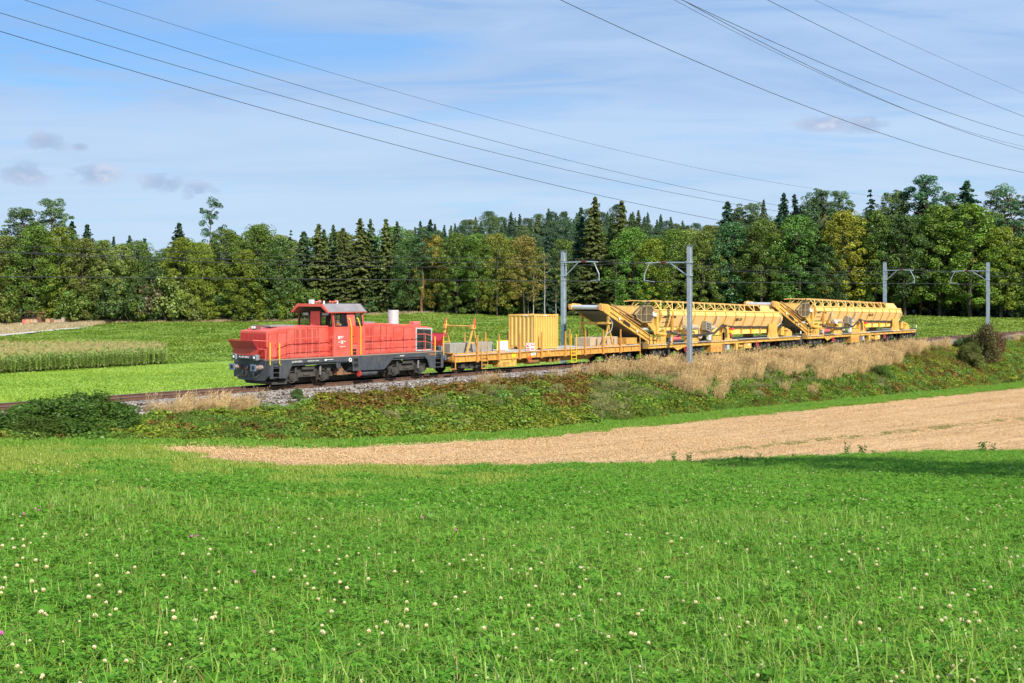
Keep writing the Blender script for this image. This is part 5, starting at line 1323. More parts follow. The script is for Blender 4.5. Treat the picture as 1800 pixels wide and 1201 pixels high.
def pine(seed, H=24, Rr=3.4, base=.55, n=16, lean_=.0):
    rd = random.Random(seed); rg = np.random.default_rng(seed); b = MB(); Q = []
    top = (lean_ * H, 0, H * .95); limb(b, (0, 0, -.5), top, H * .011, .06, rd, 5, .010)
    for i in range(n):
        t = base + (1 - base) * (i + .5) / n; a = i * 2.4 + rd.uniform(-.6, .6); w = Rr * (math.sin(math.pi * (.25 + .7 * (t - base) / (1 - base)))) * rd.uniform(.45, 1.05)
        o = Vector((lean_ * H * t, 0, H * t)); c = o + Vector((w * math.cos(a), w * math.sin(a), rd.uniform(.1, .9)))
        limb(b, o - Vector((0, 0, .5)), c, .10, .03, rd, 3)
        for k in range(5):
            cc = c + Vector((rd.uniform(-1, 1), rd.uniform(-1, 1), rd.uniform(-.5, .6))) * 1.15
            Q.append(blob(cc, rd.uniform(.45, .95), 95, rg, .25, .65, .5))
    return b.mesh('trunk', bark_p), quads('crown', np.concatenate(Q), leafm)
def bare_birch(seed, H=20):
    rd = random.Random(seed); rg = np.random.default_rng(seed); b = MB(); Q = []
    limb(b, (0, 0, -.5), (rd.uniform(-.4, .4), 0, H), .16, .03, rd, 5, .006)
    for i in range(12):
        z = H * (.5 + .5 * i / 12); a = i * 2.4; c = (rd.uniform(.5, 1.6) * math.cos(a), rd.uniform(.5, 1.6) * math.sin(a), z); limb(b, (0, 0, z - 1), c, .04, .015, rd, 2)
        Q.append(blob(c, .9, 70, rg, .26))
    return b.mesh('trunk', bark_b), quads('crown', np.concatenate(Q), leafm)
def shrub(seed, H=4, Rr=2.4, n=14, dens=170, size=.26):
    rd = random.Random(seed); rg = np.random.default_rng(seed); b = MB(); Q = []
    for i in range(n):
        a = i * 2.4; w = Rr * rd.uniform(.1, .75); c = (w * math.cos(a), w * math.sin(a), H * rd.uniform(.18, .80)); limb(b, (0, 0, -.3), c, .05, .015, rd, 2)
        Q.append(blob(c, rd.uniform(.8, 1.2) * Rr * .36, dens, rg, size, .9))
    for i in range(5):
        c = (rd.uniform(-.5, .5) * Rr, rd.uniform(-.5, .5) * Rr, H * rd.uniform(.75, .95)); Q.append(blob(c, .28 * Rr * .8, dens // 3, rg, size))
    for i in range(26):
        a = rd.uniform(0, 6.28); w = Rr * rd.uniform(.1, .8); z0 = H * (.62 + .25 * (1 - w / Rr)); L = H * rd.uniform(.14, .34); m_ = 16; f = rg.uniform(0, 1, m_)
        P = np.stack([w * math.cos(a) + f * L * .25 * math.cos(a), w * math.sin(a) + f * L * .25 * math.sin(a), z0 + f * L], 1) + rg.normal(0, .06, (m_, 3)); Q.append(cards(P, np.tile([0, 0, 1.0], (m_, 1)), size, rg))
    return b.mesh('trunk', bark), quads('crown', np.concatenate(Q), leafm)

VAR = {'broadleaf': [broadleaf(10 + i, 22, 5.4 + (i % 3) * .5, .05 + .03 * (i % 3), 46 + 3 * (i % 3)) for i in range(6)],
       'high': [broadleaf(30 + i, 22, 5.4, .13 + .03 * i, 52) for i in range(4)],
       'spruce': [spruce(50 + i, 24, 4.3 + .5 * (i % 3), .04 + .04 * (i % 2), .27, .85) for i in range(4)],
       'thin': [spruce(60 + i, 24, 3.6, .30, .7, .9) for i in range(2)],
       'pine': [pine(70 + i, 24, 3.9, .36 + .05 * (i % 3), 34 + i % 3) for i in range(4)],
       'slim': [pine(80, 24, 2.6, .55, 12, .02), pine(81, 24, 2.8, .60, 11, -.02)],
       'birch': [bare_birch(90), bare_birch(91)],
       'shrub': [shrub(100 + i) for i in range(4)]}
HV = {'broadleaf': 22, 'high': 22, 'spruce': 24, 'thin': 24, 'pine': 24, 'slim': 24, 'birch': 20, 'shrub': 4}
NAME = {'broadleaf': 'broadleaf_tree', 'high': 'broadleaf_tree', 'spruce': 'spruce_tree', 'thin': 'spruce_tree', 'pine': 'pine_tree', 'slim': 'pine_tree', 'birch': 'birch_tree', 'shrub': 'shrub'}
BRI = 2.0
GRN = (.064, .100, .018); DGR = (.043, .074, .021); YGR = (.100, .128, .015); OLV = (.080, .094, .022); SPR = (.038, .062, .024); SPO = (.064, .078, .022); PIN = (.054, .086, .038); ORG = (.22, .115, .022); YEL = (.125, .125, .014); PGR = (.108, .130, .034); DSP = (.020, .044, .028)
trd = random.Random(77)
def tree(kind, x, Y, top=None, h=None, wide=1.0, col=GRN, label=None, group=None, v=None, gz=None):
    """put a tree at px x and depth Y; top = pixel row its tip reaches"""
    a = (x - 900) / F; g = z_far(a, Y) if gz is None else gz
    if h is None: h = EYE + (508 - top) / F * Y - g
    vs = VAR[kind]; tm, cm = vs[trd.randrange(len(vs)) if v is None else v % len(vs)]
    s = h / HV[kind]; w = wide * (s if kind == 'shrub' else (.35 + .65 * s))
    r = empty(NAME[kind], (a * Y, Y, g), trd.uniform(0, 6.28)); r.scale = (w * trd.uniform(.9, 1.12), w, s)
    if kind in ('spruce', 'thin', 'slim', 'pine'): r.rotation_euler = (trd.uniform(-.035, .035), trd.uniform(-.035, .035), r.rotation_euler.z)
    j = trd.uniform(.88, 1.14); cc = tuple(c * BRI * j * trd.uniform(.95, 1.05) for c in col)
    for nm, me in (('trunk', tm), ('crown', cm)):
        o = bpy.data.objects.new(nm, me); C.objects.link(o); o.parent = r; o.color = (*cc, 1)
    tag(r, label, {'shrub': 'shrub'}.get(kind, 'tree'), group)
    return r
def ytree(x): return lerp_tab(YT, (x - 900) / F)

# --- front row of the wood, left to right: (kind, x, tip row, extra depth, width, colour, label)
FR = [
 ('pine', 36, 372, 9, 1.35, PIN, 'broad blue-green pine at the left edge of the wood'),
 ('pine', 98, 357, 7, 1.15, PIN, 'tallest pine on the left with an open rounded top'),
 ('spruce', 128, 385, 10, 1.0, SPR, 'dark spruce leaning out just right of the tall left pine'),
 ('spruce', 156, 391, 12, 1.25, DSP, 'thick dark spruce top alone against the sky, second group from the left'),
 ('spruce', 202, 413, 14, .6, DSP, 'small thin spruce tip above the pale birches'),
 ('spruce', 226, 411, 13, 1.0, DSP, 'dark spruce left of its double neighbour, above the pale broadleaf crowns'),
 ('spruce', 249, 416, 14, .9, DSP, 'dark spruce tip right of its neighbour, above the pale broadleaf crowns'),
 ('spruce', 310, 388, 10, 1.3, (.03, .055, .035), 'bushy dark conifer left of the tall thin pine'),
 ('slim', 366, 356, 6, 1.0, (.035, .075, .035), 'tall thin pine with a bare reddish stem rising clear of the wood'),
 ('thin', 505, 402, 8, .8, SPR, 'small spruce tip above the gap left of the locomotive cab'),
 ('spruce', 536, 404, 6, 1.0, SPR, 'narrow spruce at the start of the conifer group behind the locomotive'),
 ('spruce', 565, 391, 2, 1.15, SPO, 'large olive spruce directly behind the locomotive cab'),
 ('spruce', 583, 393, 5, .9, SPR, 'spruce squeezed between two larger ones behind the cab'),
 ('spruce', 606, 398, 1, 1.1, SPO, 'olive spruce with drooping branches reaching down to the field behind the cab'),
 ('spruce', 636, 380, 3, 1.15, SPO, 'tall brownish spruce above the locomotive roof'),
 ('spruce', 654, 383, 6, .95, SPR, 'dark spruce right of the tall brownish one'),
 ('spruce', 677, 381, 3, 1.1, SPO, 'tall spruce above the exhaust stack'),
 ('spruce', 702, 387, 5, 1.0, SPR, 'spruce at the right end of the row behind the exhaust stack'),
 ('spruce', 735, 386, 12, .7, DSP, 'slender spruce tip left of its twin above the orange crowns'),
 ('spruce', 751, 382, 13, .8, DSP, 'slender spruce tip beside its twin above the orange crowns'),
 ('slim', 741, 405, -2, 1.25, (.042, .085, .04), 'pine with a long reddish stem standing at the field edge behind the trestle'),
 ('spruce', 1043, 343, 3, 1.25, SPO, 'tallest spruce in the middle, right of the steel mast'),
 ('spruce', 1020, 362, 8, .9, DSP, 'dark spruce tucked against the left side of the tallest middle spruce'),
 ('spruce', 1090, 349, 5, 1.1, SPO, 'second tall spruce of the middle pair'),
 ('spruce', 1075, 372, 9, .8, SPR, 'lower spruce between the two tall middle spruces'),
 ('spruce', 960, 405, 1, .8, DSP, 'thin dark spruce among the birch stems'),
 ('spruce', 1275, 350, 8, 1.2, DSP, 'ragged dark spruce above the steel mast at the hopper wagon'),
 ('pine', 1302, 368, 9, .85, PIN, 'low pine crown right of the ragged dark spruce'),
 ('pine', 1325, 364, 6, .8, PIN, 'second low pine crown right of the ragged dark spruce'),
 ('spruce', 1346, 346, 7, .7, SPR, 'narrow spruce spire where the long wires meet the wood'),
 ('spruce', 1375, 337, 9, 1.0, DSP, 'ragged spruce, left one of the pair right of the spire'),
 ('spruce', 1400, 338, 9, .85, DSP, 'ragged spruce, right one of the pair right of the spire'),
 ('pine', 1424, 350, 7, .8, PIN, 'pine crown behind the ragged pair of spruces'),
 ('pine', 1447, 341, 7, .9, PIN, 'rounded pine top above the middle of the right wood'),
 ('pine', 1475, 344, 9, .9, PIN, 'pine top with a bare snag beside it'),
 ('thin', 1535, 330, 6, 1.0, DSP, 'lone slim spruce standing above the crowns behind the last wagon'),
 ('pine', 1566, 345, 8, .9, (.07, .105, .035), 'yellowish pine top right of the lone slim spruce'),
 ('pine', 1590, 343, 8, 1.0, PIN, 'bluish pine top left of the big double tree'),
 ('spruce', 1613, 320, 9, 1.0, DSP, 'tall ragged spruce, left half of the big double tree'),
 ('pine', 1632, 318, 7, 1.35, (.035, .078, .04), 'broad dark pine, right half of the big double tree'),
 ('spruce', 1697, 312, 8, 1.45, (.034, .075, .042), 'highest conical conifer on the right, standing clear of the crowns'),
 ('pine', 1680, 345, 9, .9, PIN, 'pine leaning against the left foot of the highest conical conifer'),
 ('slim', 1742, 343, 6, 1.0, PIN, 'thin pine with a drooping top, first of the open group on the right'),
 ('slim', 1763, 333, 6, 1.1, PIN, 'tall thin curved pine in the middle of the open group on the right'),
 ('slim', 1785, 337, 3, 1.2, (.045, .09, .045), 'thin pine with a long bare stem near the right edge'),
 ('slim', 1812, 350, 5, 1.0, PIN, 'thin pine cut by the right edge of the picture'),
]
for k, x, top, dY, w, c, lab in FR: tree(k, x, ytree(x) + dY, top, wide=w, col=c, label=lab)
# broadleaf wall: skyline rows read off the wood's outline
SKY = [(-80, 395), (0, 405), (60, 400), (140, 410), (190, 425), (250, 420), (300, 425), (340, 418), (400, 405), (450, 398), (490, 412), (540, 418), (700, 415), (740, 412), (800, 408), (860, 412), (930, 418), (980, 425), (1030, 410), (1100, 400), (1180, 405), (1250, 395), (1300, 382), (1350, 372), (1400, 362), (1450, 362), (1500, 368), (1560, 362), (1600, 362), (1660, 358), (1720, 362), (1780, 385), (1880, 380)]
FW = [  # distinct crowns at the very front
 ('broadleaf', -40, 400, 0, 1.1, YGR, 'yellow-green broadleaf tree cut by the left edge'),
 ('broadleaf', 5, 415, -1, 1.0, OLV, 'greyish olive broadleaf tree with bare twigs at the left edge'),
 ('broadleaf', 62, 398, -1, 1.15, GRN, 'deep green broadleaf tree hanging over the left beehives'),
 ('broadleaf', 105, 400, 0, 1.15, YGR, 'yellow-green broadleaf tree between the two groups of beehives'),
 ('broadleaf', 146, 420, -1, 1.1, OLV, 'olive broadleaf tree right of the beehives'),
 ('broadleaf', 182, 424, 0, .95, PGR, 'pale feathery broadleaf tree below the small spruce tip'),
 ('broadleaf', 214, 430, -2, .95, PGR, 'second pale feathery tree, before the low gap in the skyline'),
 ('broadleaf', 246, 425, 0, 1.0, GRN, 'green broadleaf tree left of the skyline gap'),
 ('broadleaf', 272, 452, -3, .85, DGR, 'lower dark tree filling the skyline gap'),
 ('broadleaf', 322, 419, -2, 1.1, YGR, 'yellowing broadleaf tree left of the thin pine stem'),
 ('broadleaf', 356, 428, -3, .95, YGR, 'yellowing broadleaf tree in front of the thin pine stem'),
 ('broadleaf', 396, 404, 0, 1.0, GRN, 'green broadleaf tree right of the thin pine'),
 ('broadleaf', 432, 440, -4, 1.1, YGR, 'low yellow-green tree bulging over the field left of the locomotive'),
 ('broadleaf', 455, 396, 0, 1.1, GRN, 'tall rounded green tree above the front of the locomotive'),
 ('broadleaf', 492, 420, -2, 1.0, DGR, 'dark green tree beside the first spruces'),
 ('broadleaf', 722, 420, -1, .85, DGR, 'narrow dark tree behind the exhaust stack'),
 ('broadleaf', 763, 414, 0, .95, (.135, .118, .020), 'orange tinged broadleaf tree above the trestle'),
 ('broadleaf', 803, 410, -3, 1.05, GRN, 'green broadleaf tree left of the container'),
 ('high', 838, 412, -4, 1.05, (.075, .125, .022), 'fresh green broadleaf tree directly above the container'),
 ('broadleaf', 874, 412, -3, 1.0, (.105, .113, .020), 'broadleaf tree with rusty patches above the container'),
 ('high', 922, 416, -2, 1.1, (.125, .105, .025), 'brownish orange crown left of the steel mast'),
 ('high', 990, 440, 2, .95, DGR, 'dark tree behind the steel mast by the container'),
 ('broadleaf', 1112, 402, -2, 1.05, (.065, .125, .020), 'bright green tree between the two near masts'),
 ('broadleaf', 1148, 420, -3, 1.0, YGR, 'yellow-green tree below the bracket arm of the near mast'),
 ('broadleaf', 1186, 404, -1, 1.05, GRN, 'green tree just left of the near mast'),
 ('broadleaf', 1236, 408, -3, 1.1, (.095, .12, .025), 'tree with a yellow-brown tinge just right of the near mast'),
 ('broadleaf', 1288, 392, -1, 1.1, (.042, .095, .035), 'bluish green tree above the middle of the first hopper'),
 ('high', 1340, 388, -3, 1.15, GRN, 'broad green tree above the rear of the first hopper'),
 ('high', 1402, 380, -2, 1.15, (.055, .115, .022), 'large green tree with a single yellow twig'),
 ('high', 1452, 430, -4, 1.0, DGR, 'low blue-green tree above the second conveyor'),
 ('high', 1486, 372, -2, 1.1, YEL, 'golden yellow broadleaf tree above the last hopper wagon'),
 ('high', 1538, 372, -1, 1.1, GRN, 'green tree left of the mast behind the last wagon'),
 ('high', 1590, 380, -2, 1.1, DGR, 'dark green tree above the bracket arms at the end of the train'),
 ('high', 1652, 362, -1, 1.3, (.082, .125, .018), 'huge domed yellow-green tree below the big double conifer'),
 ('high', 1706, 360, -3, 1.25, (.080, .128, .018), 'huge yellow-green tree right of the domed one'),
 ('high', 1758, 400, -3, 1.15, YGR, 'yellow-green tree behind the right-hand mast'),
 ('high', 1812, 412, -2, 1.15, GRN, 'green tree at the right edge below the thin pines'),
 ('high', 1865, 400, 0, 1.15, GRN, 'green tree just outside the right edge'),
]
for k, x, top, dY, w, c, lab in FW: tree(k, x, ytree(x) + dY, top, wide=w, col=c, label=lab)
for i, (x, top, lb) in enumerate(((937, 470, 'pale birch stem just left of the thin dark spruce'), (958, 440, 'tallest pale birch stem, left of the mast by the container'), (977, 500, 'short pale birch nearly touching the mast by the container'), (988, 450, 'pale birch stem behind the mast by the container'), (1082, 455, 'lone pale birch stem below the second tall middle spruce'), (928, 500, 'short pale birch at the foot of the brownish orange crown'))):
    tree('birch', x, ytree(x) - 3 + (i % 3), top, col=PGR, label=lb, group='pale birch stems by the mast')
# rows behind: their crowns show only through gaps and along the skyline
NICK = [(-90, 'cut-off left edge tree'), (36, 'broad blue-green pine'), (98, 'tallest left pine'), (156, 'thick dark spruce top'), (198, 'pale feathery trees'), (249, 'low skyline gap'), (310, 'bushy dark conifer'), (366, 'tall thin pine'), (410, 'low bulging yellow-green tree'), (460, 'rounded tree above the locomotive'), (510, 'gap left of the cab'), (560, 'large olive spruce'), (605, 'drooping olive spruce'), (640, 'tall brownish spruce'), (680, 'spruces above the exhaust stack'), (725, 'long reddish pine stem'), (765, 'orange tinged tree'), (805, 'tree left of the container'), (845, 'fresh green tree by the container'), (885, 'tree with rusty patches'), (925, 'brownish orange crown'), (965, 'birch stems'), (1000, 'mast by the container'), (1043, 'tallest middle spruce'), (1090, 'second tall middle spruce'), (1130, 'bright tree between the masts'), (1180, 'tree left of the near mast'), (1236, 'near mast'), (1275, 'ragged dark spruce'), (1315, 'two low pine crowns'), (1350, 'narrow spruce spire'), (1395, 'pair of ragged spruces'), (1440, 'rounded pine top'), (1490, 'golden yellow tree'), (1535, 'lone slim spruce'), (1575, 'yellowish pine top'), (1620, 'big double conifer'), (1660, 'huge domed tree'), (1700, 'highest conical conifer'), (1745, 'open group of thin pines'), (1790, 'right-hand bare pine stem'), (1830, 'right edge of the wood'), (1870, 'last tree at the right')]
def nick(x): return min(NICK, key=lambda n: abs(n[0] - x))[1]
zones = [(0, 'left of the locomotive'), (500, 'behind the locomotive'), (780, 'behind the flat wagon'), (1120, 'behind the first hopper wagon'), (1400, 'behind the last hopper wagon'), (1610, 'beyond the end of the train')]
def zone(x): return [n for a, n in zones if x >= a or a == 0][-1]
for row, (dY, stp) in enumerate(((9, 42), (18, 40), (28, 46), (3.5, 36))):
    x = -90 + row * 17
    while x < 1900:
        y = lerp_tab(SKY, x) - (16 if 530 < x < 720 else 0) + trd.uniform(-2, 16) + (row == 0) * 14 + (6 if row == 2 else 0) + (trd.uniform(18, 60) if row == 3 else 0)
        con = (520 < x < 720 and trd.random() < .6) or trd.random() < .22
        c = trd.choice([SPR, SPO, DSP]) if con else trd.choice([GRN, DGR, OLV, GRN, PGR, (.06, .115, .02)])
        if x > 1230 and con: c = PIN
        k = ('spruce' if x < 1230 else 'pine') if con else ('high' if row == 0 and x > 1150 else 'broadleaf')
        if not (255 < x < 292): tree(k, x, ytree(x) + dY, y, wide=1.15, col=c, label=('dark conifer' if con else 'green broadleaf tree') + (' right behind the ', ' midway behind the ', ' far behind the ', ' squeezed in beside the ')[row] + nick(x), group='inner trees of the wood ' + zone(x))
        x += stp * trd.uniform(.8, 1.2)
# understorey shrubs along the edge
x = -60; n_s = 0
while x < 1880:
    h = trd.uniform(3.2, 6.5) if x < 560 else trd.uniform(1.8, 4.2)
    thick = x < 560 or 640 < x < 760 or 1120 < x < 1330 or trd.random() < .38
    if thick and not (40 < x < 125):
        c = trd.choice([GRN, DGR, (.045, .09, .03), YGR if x < 560 else DGR, PGR if x < 560 else GRN])
        tree('shrub', x, ytree(x) + trd.uniform(-3.5, -1) if x < 560 else ytree(x) + trd.uniform(0, 3), h=h, wide=1.1 if h < 4 else .9, col=c, label=('tall' if h > 4.6 else 'low' if h < 2.7 else 'leafy') + ' shrub at the wood edge below the ' + nick(x), group='shrubs along the wood edge ' + zone(x))
    x += trd.uniform(16, 27)
for x, h, c, lab in ((262, 8, (.07, .062, .03), 'brownish shrub in the wood edge above the maize'), (128, 7, GRN, 'tall green shrub right of the beehives'), (300, 9, PGR, 'tall pale shrub below the thin pine'), (198, 7.5, DGR, 'dark green shrub above the farm track'), (235, 8.5, DGR, 'large rounded dark shrub above the maize corner'), (335, 7, PGR, 'pale green shrub below the yellowing trees')):
    tree('shrub', x, ytree(x) - 4, h=h, wide=.8, col=c, label=lab)
# hill behind the middle of the wood
HR = [(735, 394), (780, 388), (820, 384), (855, 372), (890, 372), (930, 374), (985, 364), (1030, 366), (1065, 362), (1100, 364), (1140, 366), (1165, 378), (1200, 388), (1250, 396), (1290, 400)]
HB = [(.038, .068, .034), (.048, .080, .036), (.030, .055, .032), (.062, .086, .032), (.036, .062, .034)]
for row, (Y, dy) in enumerate(((350, 34), (395, 22), (440, 9), (475, 0))):
    x = 700 + row * 9
    while x < 1330:
        a = (x - 900) / F; top = lerp_tab(HR, x) + dy + trd.uniform(-4, 10)
        g = z_far(a, Y + 0); h = EYE + (508 - top) / F * Y - g; hh = min(max(h, 13), 24)
        con = trd.random() < .48
        if h > 9: tree('spruce' if con else 'broadleaf', x, Y, h=hh, wide=.95, col=trd.choice(HB), gz=g + (h - hh) * (1 if h > hh else .5), label=('conifer' if con else 'broadleaf tree') + (' at the foot of the hill', ' on the lower hill slope', ' on the upper hill slope', ' on the hill crest')[row] + ' above the ' + nick(x), group='trees on the hill behind the wood, ' + ('crest' if row == 3 else 'slope'))
        x += trd.uniform(15, 23)
# a tree beyond the right edge of the picture, whose shade falls on the meadow
_b = BRI; tm_, cm_ = VAR['broadleaf'][1]
for x_, y_, s_, lab_ in ((20.5, 31.0, .66, 'lone broadleaf tree beyond the right edge, shading the meadow'),):
    r_ = empty('broadleaf_tree', (x_, y_, z_near(x_, y_)), .6 + x_); r_.scale = (1.0, 1.0, s_)
    for nm, me in (('trunk', tm_), ('crown', cm_)):
        o = bpy.data.objects.new(nm, me); C.objects.link(o); o.parent = r_; o.color = (.09, .19, .045, 1)
    tag(r_, lab_, 'tree')
# ------------------------------------------------------------------ plants that nobody could count
def col_mat(name, cols, trans=.3, rough=.6, scale=.08, patch=None, spec=.03, pscale=.25, ivar=.0):
    m = bpy.data.materials.new(name); m.use_nodes = True; nt = m.node_tree; n, l = nt.nodes, nt.links
    n.remove(n['Principled BSDF'])
    geo = n.new('ShaderNodeNewGeometry'); r = n.new('ShaderNodeValToRGB'); e = r.color_ramp.elements
    e[0].color = (*cols[0], 1); e[1].color = (*cols[-1], 1)
    for i, c in enumerate(cols[1:-1]): k = e.new((i + 1) / (len(cols) - 1)); k.color = (*c, 1)
    l.new(geo.outputs['Random Per Island'], r.inputs[0]); cur = r.outputs[0]
    oi = n.new('ShaderNodeObjectInfo'); vr = n.new('ShaderNodeMapRange'); vr.inputs['To Min'].default_value = 1 - ivar; vr.inputs['To Max'].default_value = 1 + ivar; l.new(oi.outputs['Random'], vr.inputs['Value'])
    vs_ = n.new('ShaderNodeVectorMath'); vs_.operation = 'SCALE'; l.new(cur, vs_.inputs[0]); l.new(vr.outputs[0], vs_.inputs['Scale']); cur = vs_.outputs[0]
    if patch:
        nz = n.new('ShaderNodeTexNoise'); nz.inputs['Scale'].default_value = pscale; nz.inputs['Detail'].default_value = 4; l.new(geo.outputs['Position'], nz.inputs['Vector'])
        mr = n.new('ShaderNodeMapRange'); mr.inputs['From Min'].default_value = .38; mr.inputs['From Max'].default_value = .62; l.new(nz.outputs['Fac'], mr.inputs['Value'])
        mx_ = n.new('ShaderNodeMix'); mx_.data_type = 'RGBA'; mx_.blend_type = 'MULTIPLY'; mx_.inputs['B'].default_value = (*patch, 1); l.new(mr.outputs[0], mx_.inputs['Factor']); l.new(cur, mx_.inputs['A']); cur = mx_.outputs['Result']
    d = n.new('ShaderNodeBsdfDiffuse'); t = n.new('ShaderNodeBsdfTranslucent'); g = n.new('ShaderNodeBsdfGlossy'); g.inputs['Roughness'].default_value = rough
    for q in (d, t): l.new(cur, q.inputs['Color'])
    x = n.new('ShaderNodeMixShader'); x.inputs[0].default_value = trans; l.new(d.outputs[0], x.inputs[1]); l.new(t.outputs[0], x.inputs[2])
    x2 = n.new('ShaderNodeMixShader'); x2.inputs[0].default_value = spec; l.new(x.outputs[0], x2.inputs[1]); l.new(g.outputs[0], x2.inputs[2])
    l.new(x2.outputs[0], n['Material Output'].inputs[0]); return m
def blades(rg, n, area, h0, h1, w, bend=.5, taper=True):
    """grass blades, each two bent faces (as separate quads)"""
    x = rg.uniform(-area / 2, area / 2, n); y = rg.uniform(-area / 2, area / 2, n); h = rg.uniform(h0, h1, n); a = rg.uniform(0, 2 * np.pi, n); b = rg.uniform(.1, bend, n) * h
    dx, dy = np.cos(a), np.sin(a); px_, py_ = -dy, dx; ww = w * rg.uniform(.7, 1.3, n) / 2
    z0 = np.zeros(n)
    def P(cx, cy, cz, s, k): return np.stack([cx + px_ * ww * s * k, cy + py_ * ww * s * k, cz], 1)
    mx_, my_, mz = x + dx * b * .35, y + dy * b * .35, h * .6; tx, ty, tz = x + dx * b, y + dy * b, h * (1 - .25 * b / h)
    q1 = np.stack([P(x, y, z0 - .02, -1, 1), P(x, y, z0 - .02, 1, 1), P(mx_, my_, mz, 1, .8), P(mx_, my_, mz, -1, .8)], 1)
    q2 = np.stack([P(mx_, my_, mz, -1, .8), P(mx_, my_, mz, 1, .8), P(tx, ty, tz, 1, .12), P(tx, ty, tz, -1, .12)], 1)
    return np.stack([q1, q2], 1).reshape(-1, 4, 3)
def clover(rg, n, area, z0, z1, s):
    """three-part leaves lying roughly flat"""
    out = []
    x = rg.uniform(-area / 2, area / 2, n); y = rg.uniform(-area / 2, area / 2, n); z = rg.uniform(z0, z1, n); a0 = rg.uniform(0, 6.28, n); sz = s * rg.uniform(.7, 1.3, n)
    tx, ty = rg.normal(0, .28, n), rg.normal(0, .28, n)
    for k in range(3):
        a = a0 + k * 2.094; dx, dy = np.cos(a), np.sin(a)
        def P(u, v): X = x + (dx * u - dy * v) * sz; Y = y + (dy * u + dx * v) * sz; return np.stack([X, Y, z + (X - x) * tx + (Y - y) * ty], 1)
        out.append(np.stack([P(0, 0), P(.6, .42), P(1.0, 0), P(.6, -.42)], 1))
    return np.concatenate(out)
def leafclump(rg, n, R0, H, s):
    d = rg.normal(0, 1, (n, 3)); d[:, 2] = np.abs(d[:, 2]); d /= np.linalg.norm(d, axis=1)[:, None]; P = d * (rg.uniform(.3, 1.0, n) ** .5)[:, None] * np.array([R0, R0, H])
    return cards(P, d * .6 + np.array([0, 0, .8]), s, rg)
def src(name, V, m):
    me = quads(name, V, m); return bpy.data.objects.new(name, me)
def scatter(name, pts, variants, label, cat, bulk=True):
    """one object; its faces are placed by a node tree. pts: (x,y,z,rot,scale,variant)"""
    col = bpy.data.collections.new(name + '_sources')
    for i, o in enumerate(variants): o.name = '%s_source_%02d' % (name, i); col.objects.link(o)
    P = np.array(pts, dtype=np.float32); n = len(P)
    me = bpy.data.meshes.new(name); me.vertices.add(n); me.vertices.foreach_set('co', P[:, :3].reshape(-1))
    for nm, k in (('rot', 3), ('scl', 4)): at = me.attributes.new(nm, 'FLOAT', 'POINT'); at.data.foreach_set('value', P[:, k].copy())
    at = me.attributes.new('idx', 'INT', 'POINT'); at.data.foreach_set('value', P[:, 5].astype(np.int32))
    me.update(); o = bpy.data.objects.new(name, me); C.objects.link(o)
    ng = bpy.data.node_groups.new(name + '_nodes', 'GeometryNodeTree')
    ng.interface.new_socket('Geometry', in_out='INPUT', socket_type='NodeSocketGeometry'); ng.interface.new_socket('Geometry', in_out='OUTPUT', socket_type='NodeSocketGeometry')
    n_, l_ = ng.nodes, ng.links; gi = n_.new('NodeGroupInput'); go = n_.new('NodeGroupOutput'); ip = n_.new('GeometryNodeInstanceOnPoints'); ci = n_.new('GeometryNodeCollectionInfo')
    ci.inputs['Collection'].default_value = col; ci.inputs['Separate Children'].default_value = True; ci.inputs['Reset Children'].default_value = True
    def attr(nm, t): a = n_.new('GeometryNodeInputNamedAttribute'); a.data_type = t; a.inputs['Name'].default_value = nm; return a.outputs['Attribute']
    cx = n_.new('ShaderNodeCombineXYZ'); l_.new(attr('rot', 'FLOAT'), cx.inputs['Z'])
    ip.inputs['Pick Instance'].default_value = True
    l_.new(gi.outputs[0], ip.inputs['Points']); l_.new(ci.outputs[0], ip.inputs['Instance']); l_.new(attr('idx', 'INT'), ip.inputs['Instance Index']); l_.new(cx.outputs[0], ip.inputs['Rotation']); l_.new(attr('scl', 'FLOAT'), ip.inputs['Scale'])
    l_.new(ip.outputs[0], go.inputs[0])
    md = o.modifiers.new('scatter', 'NODES'); md.node_group = ng
    tag(o, label, cat, kind='stuff'); return o
rg = np.random.default_rng(3); sr = random.Random(11)

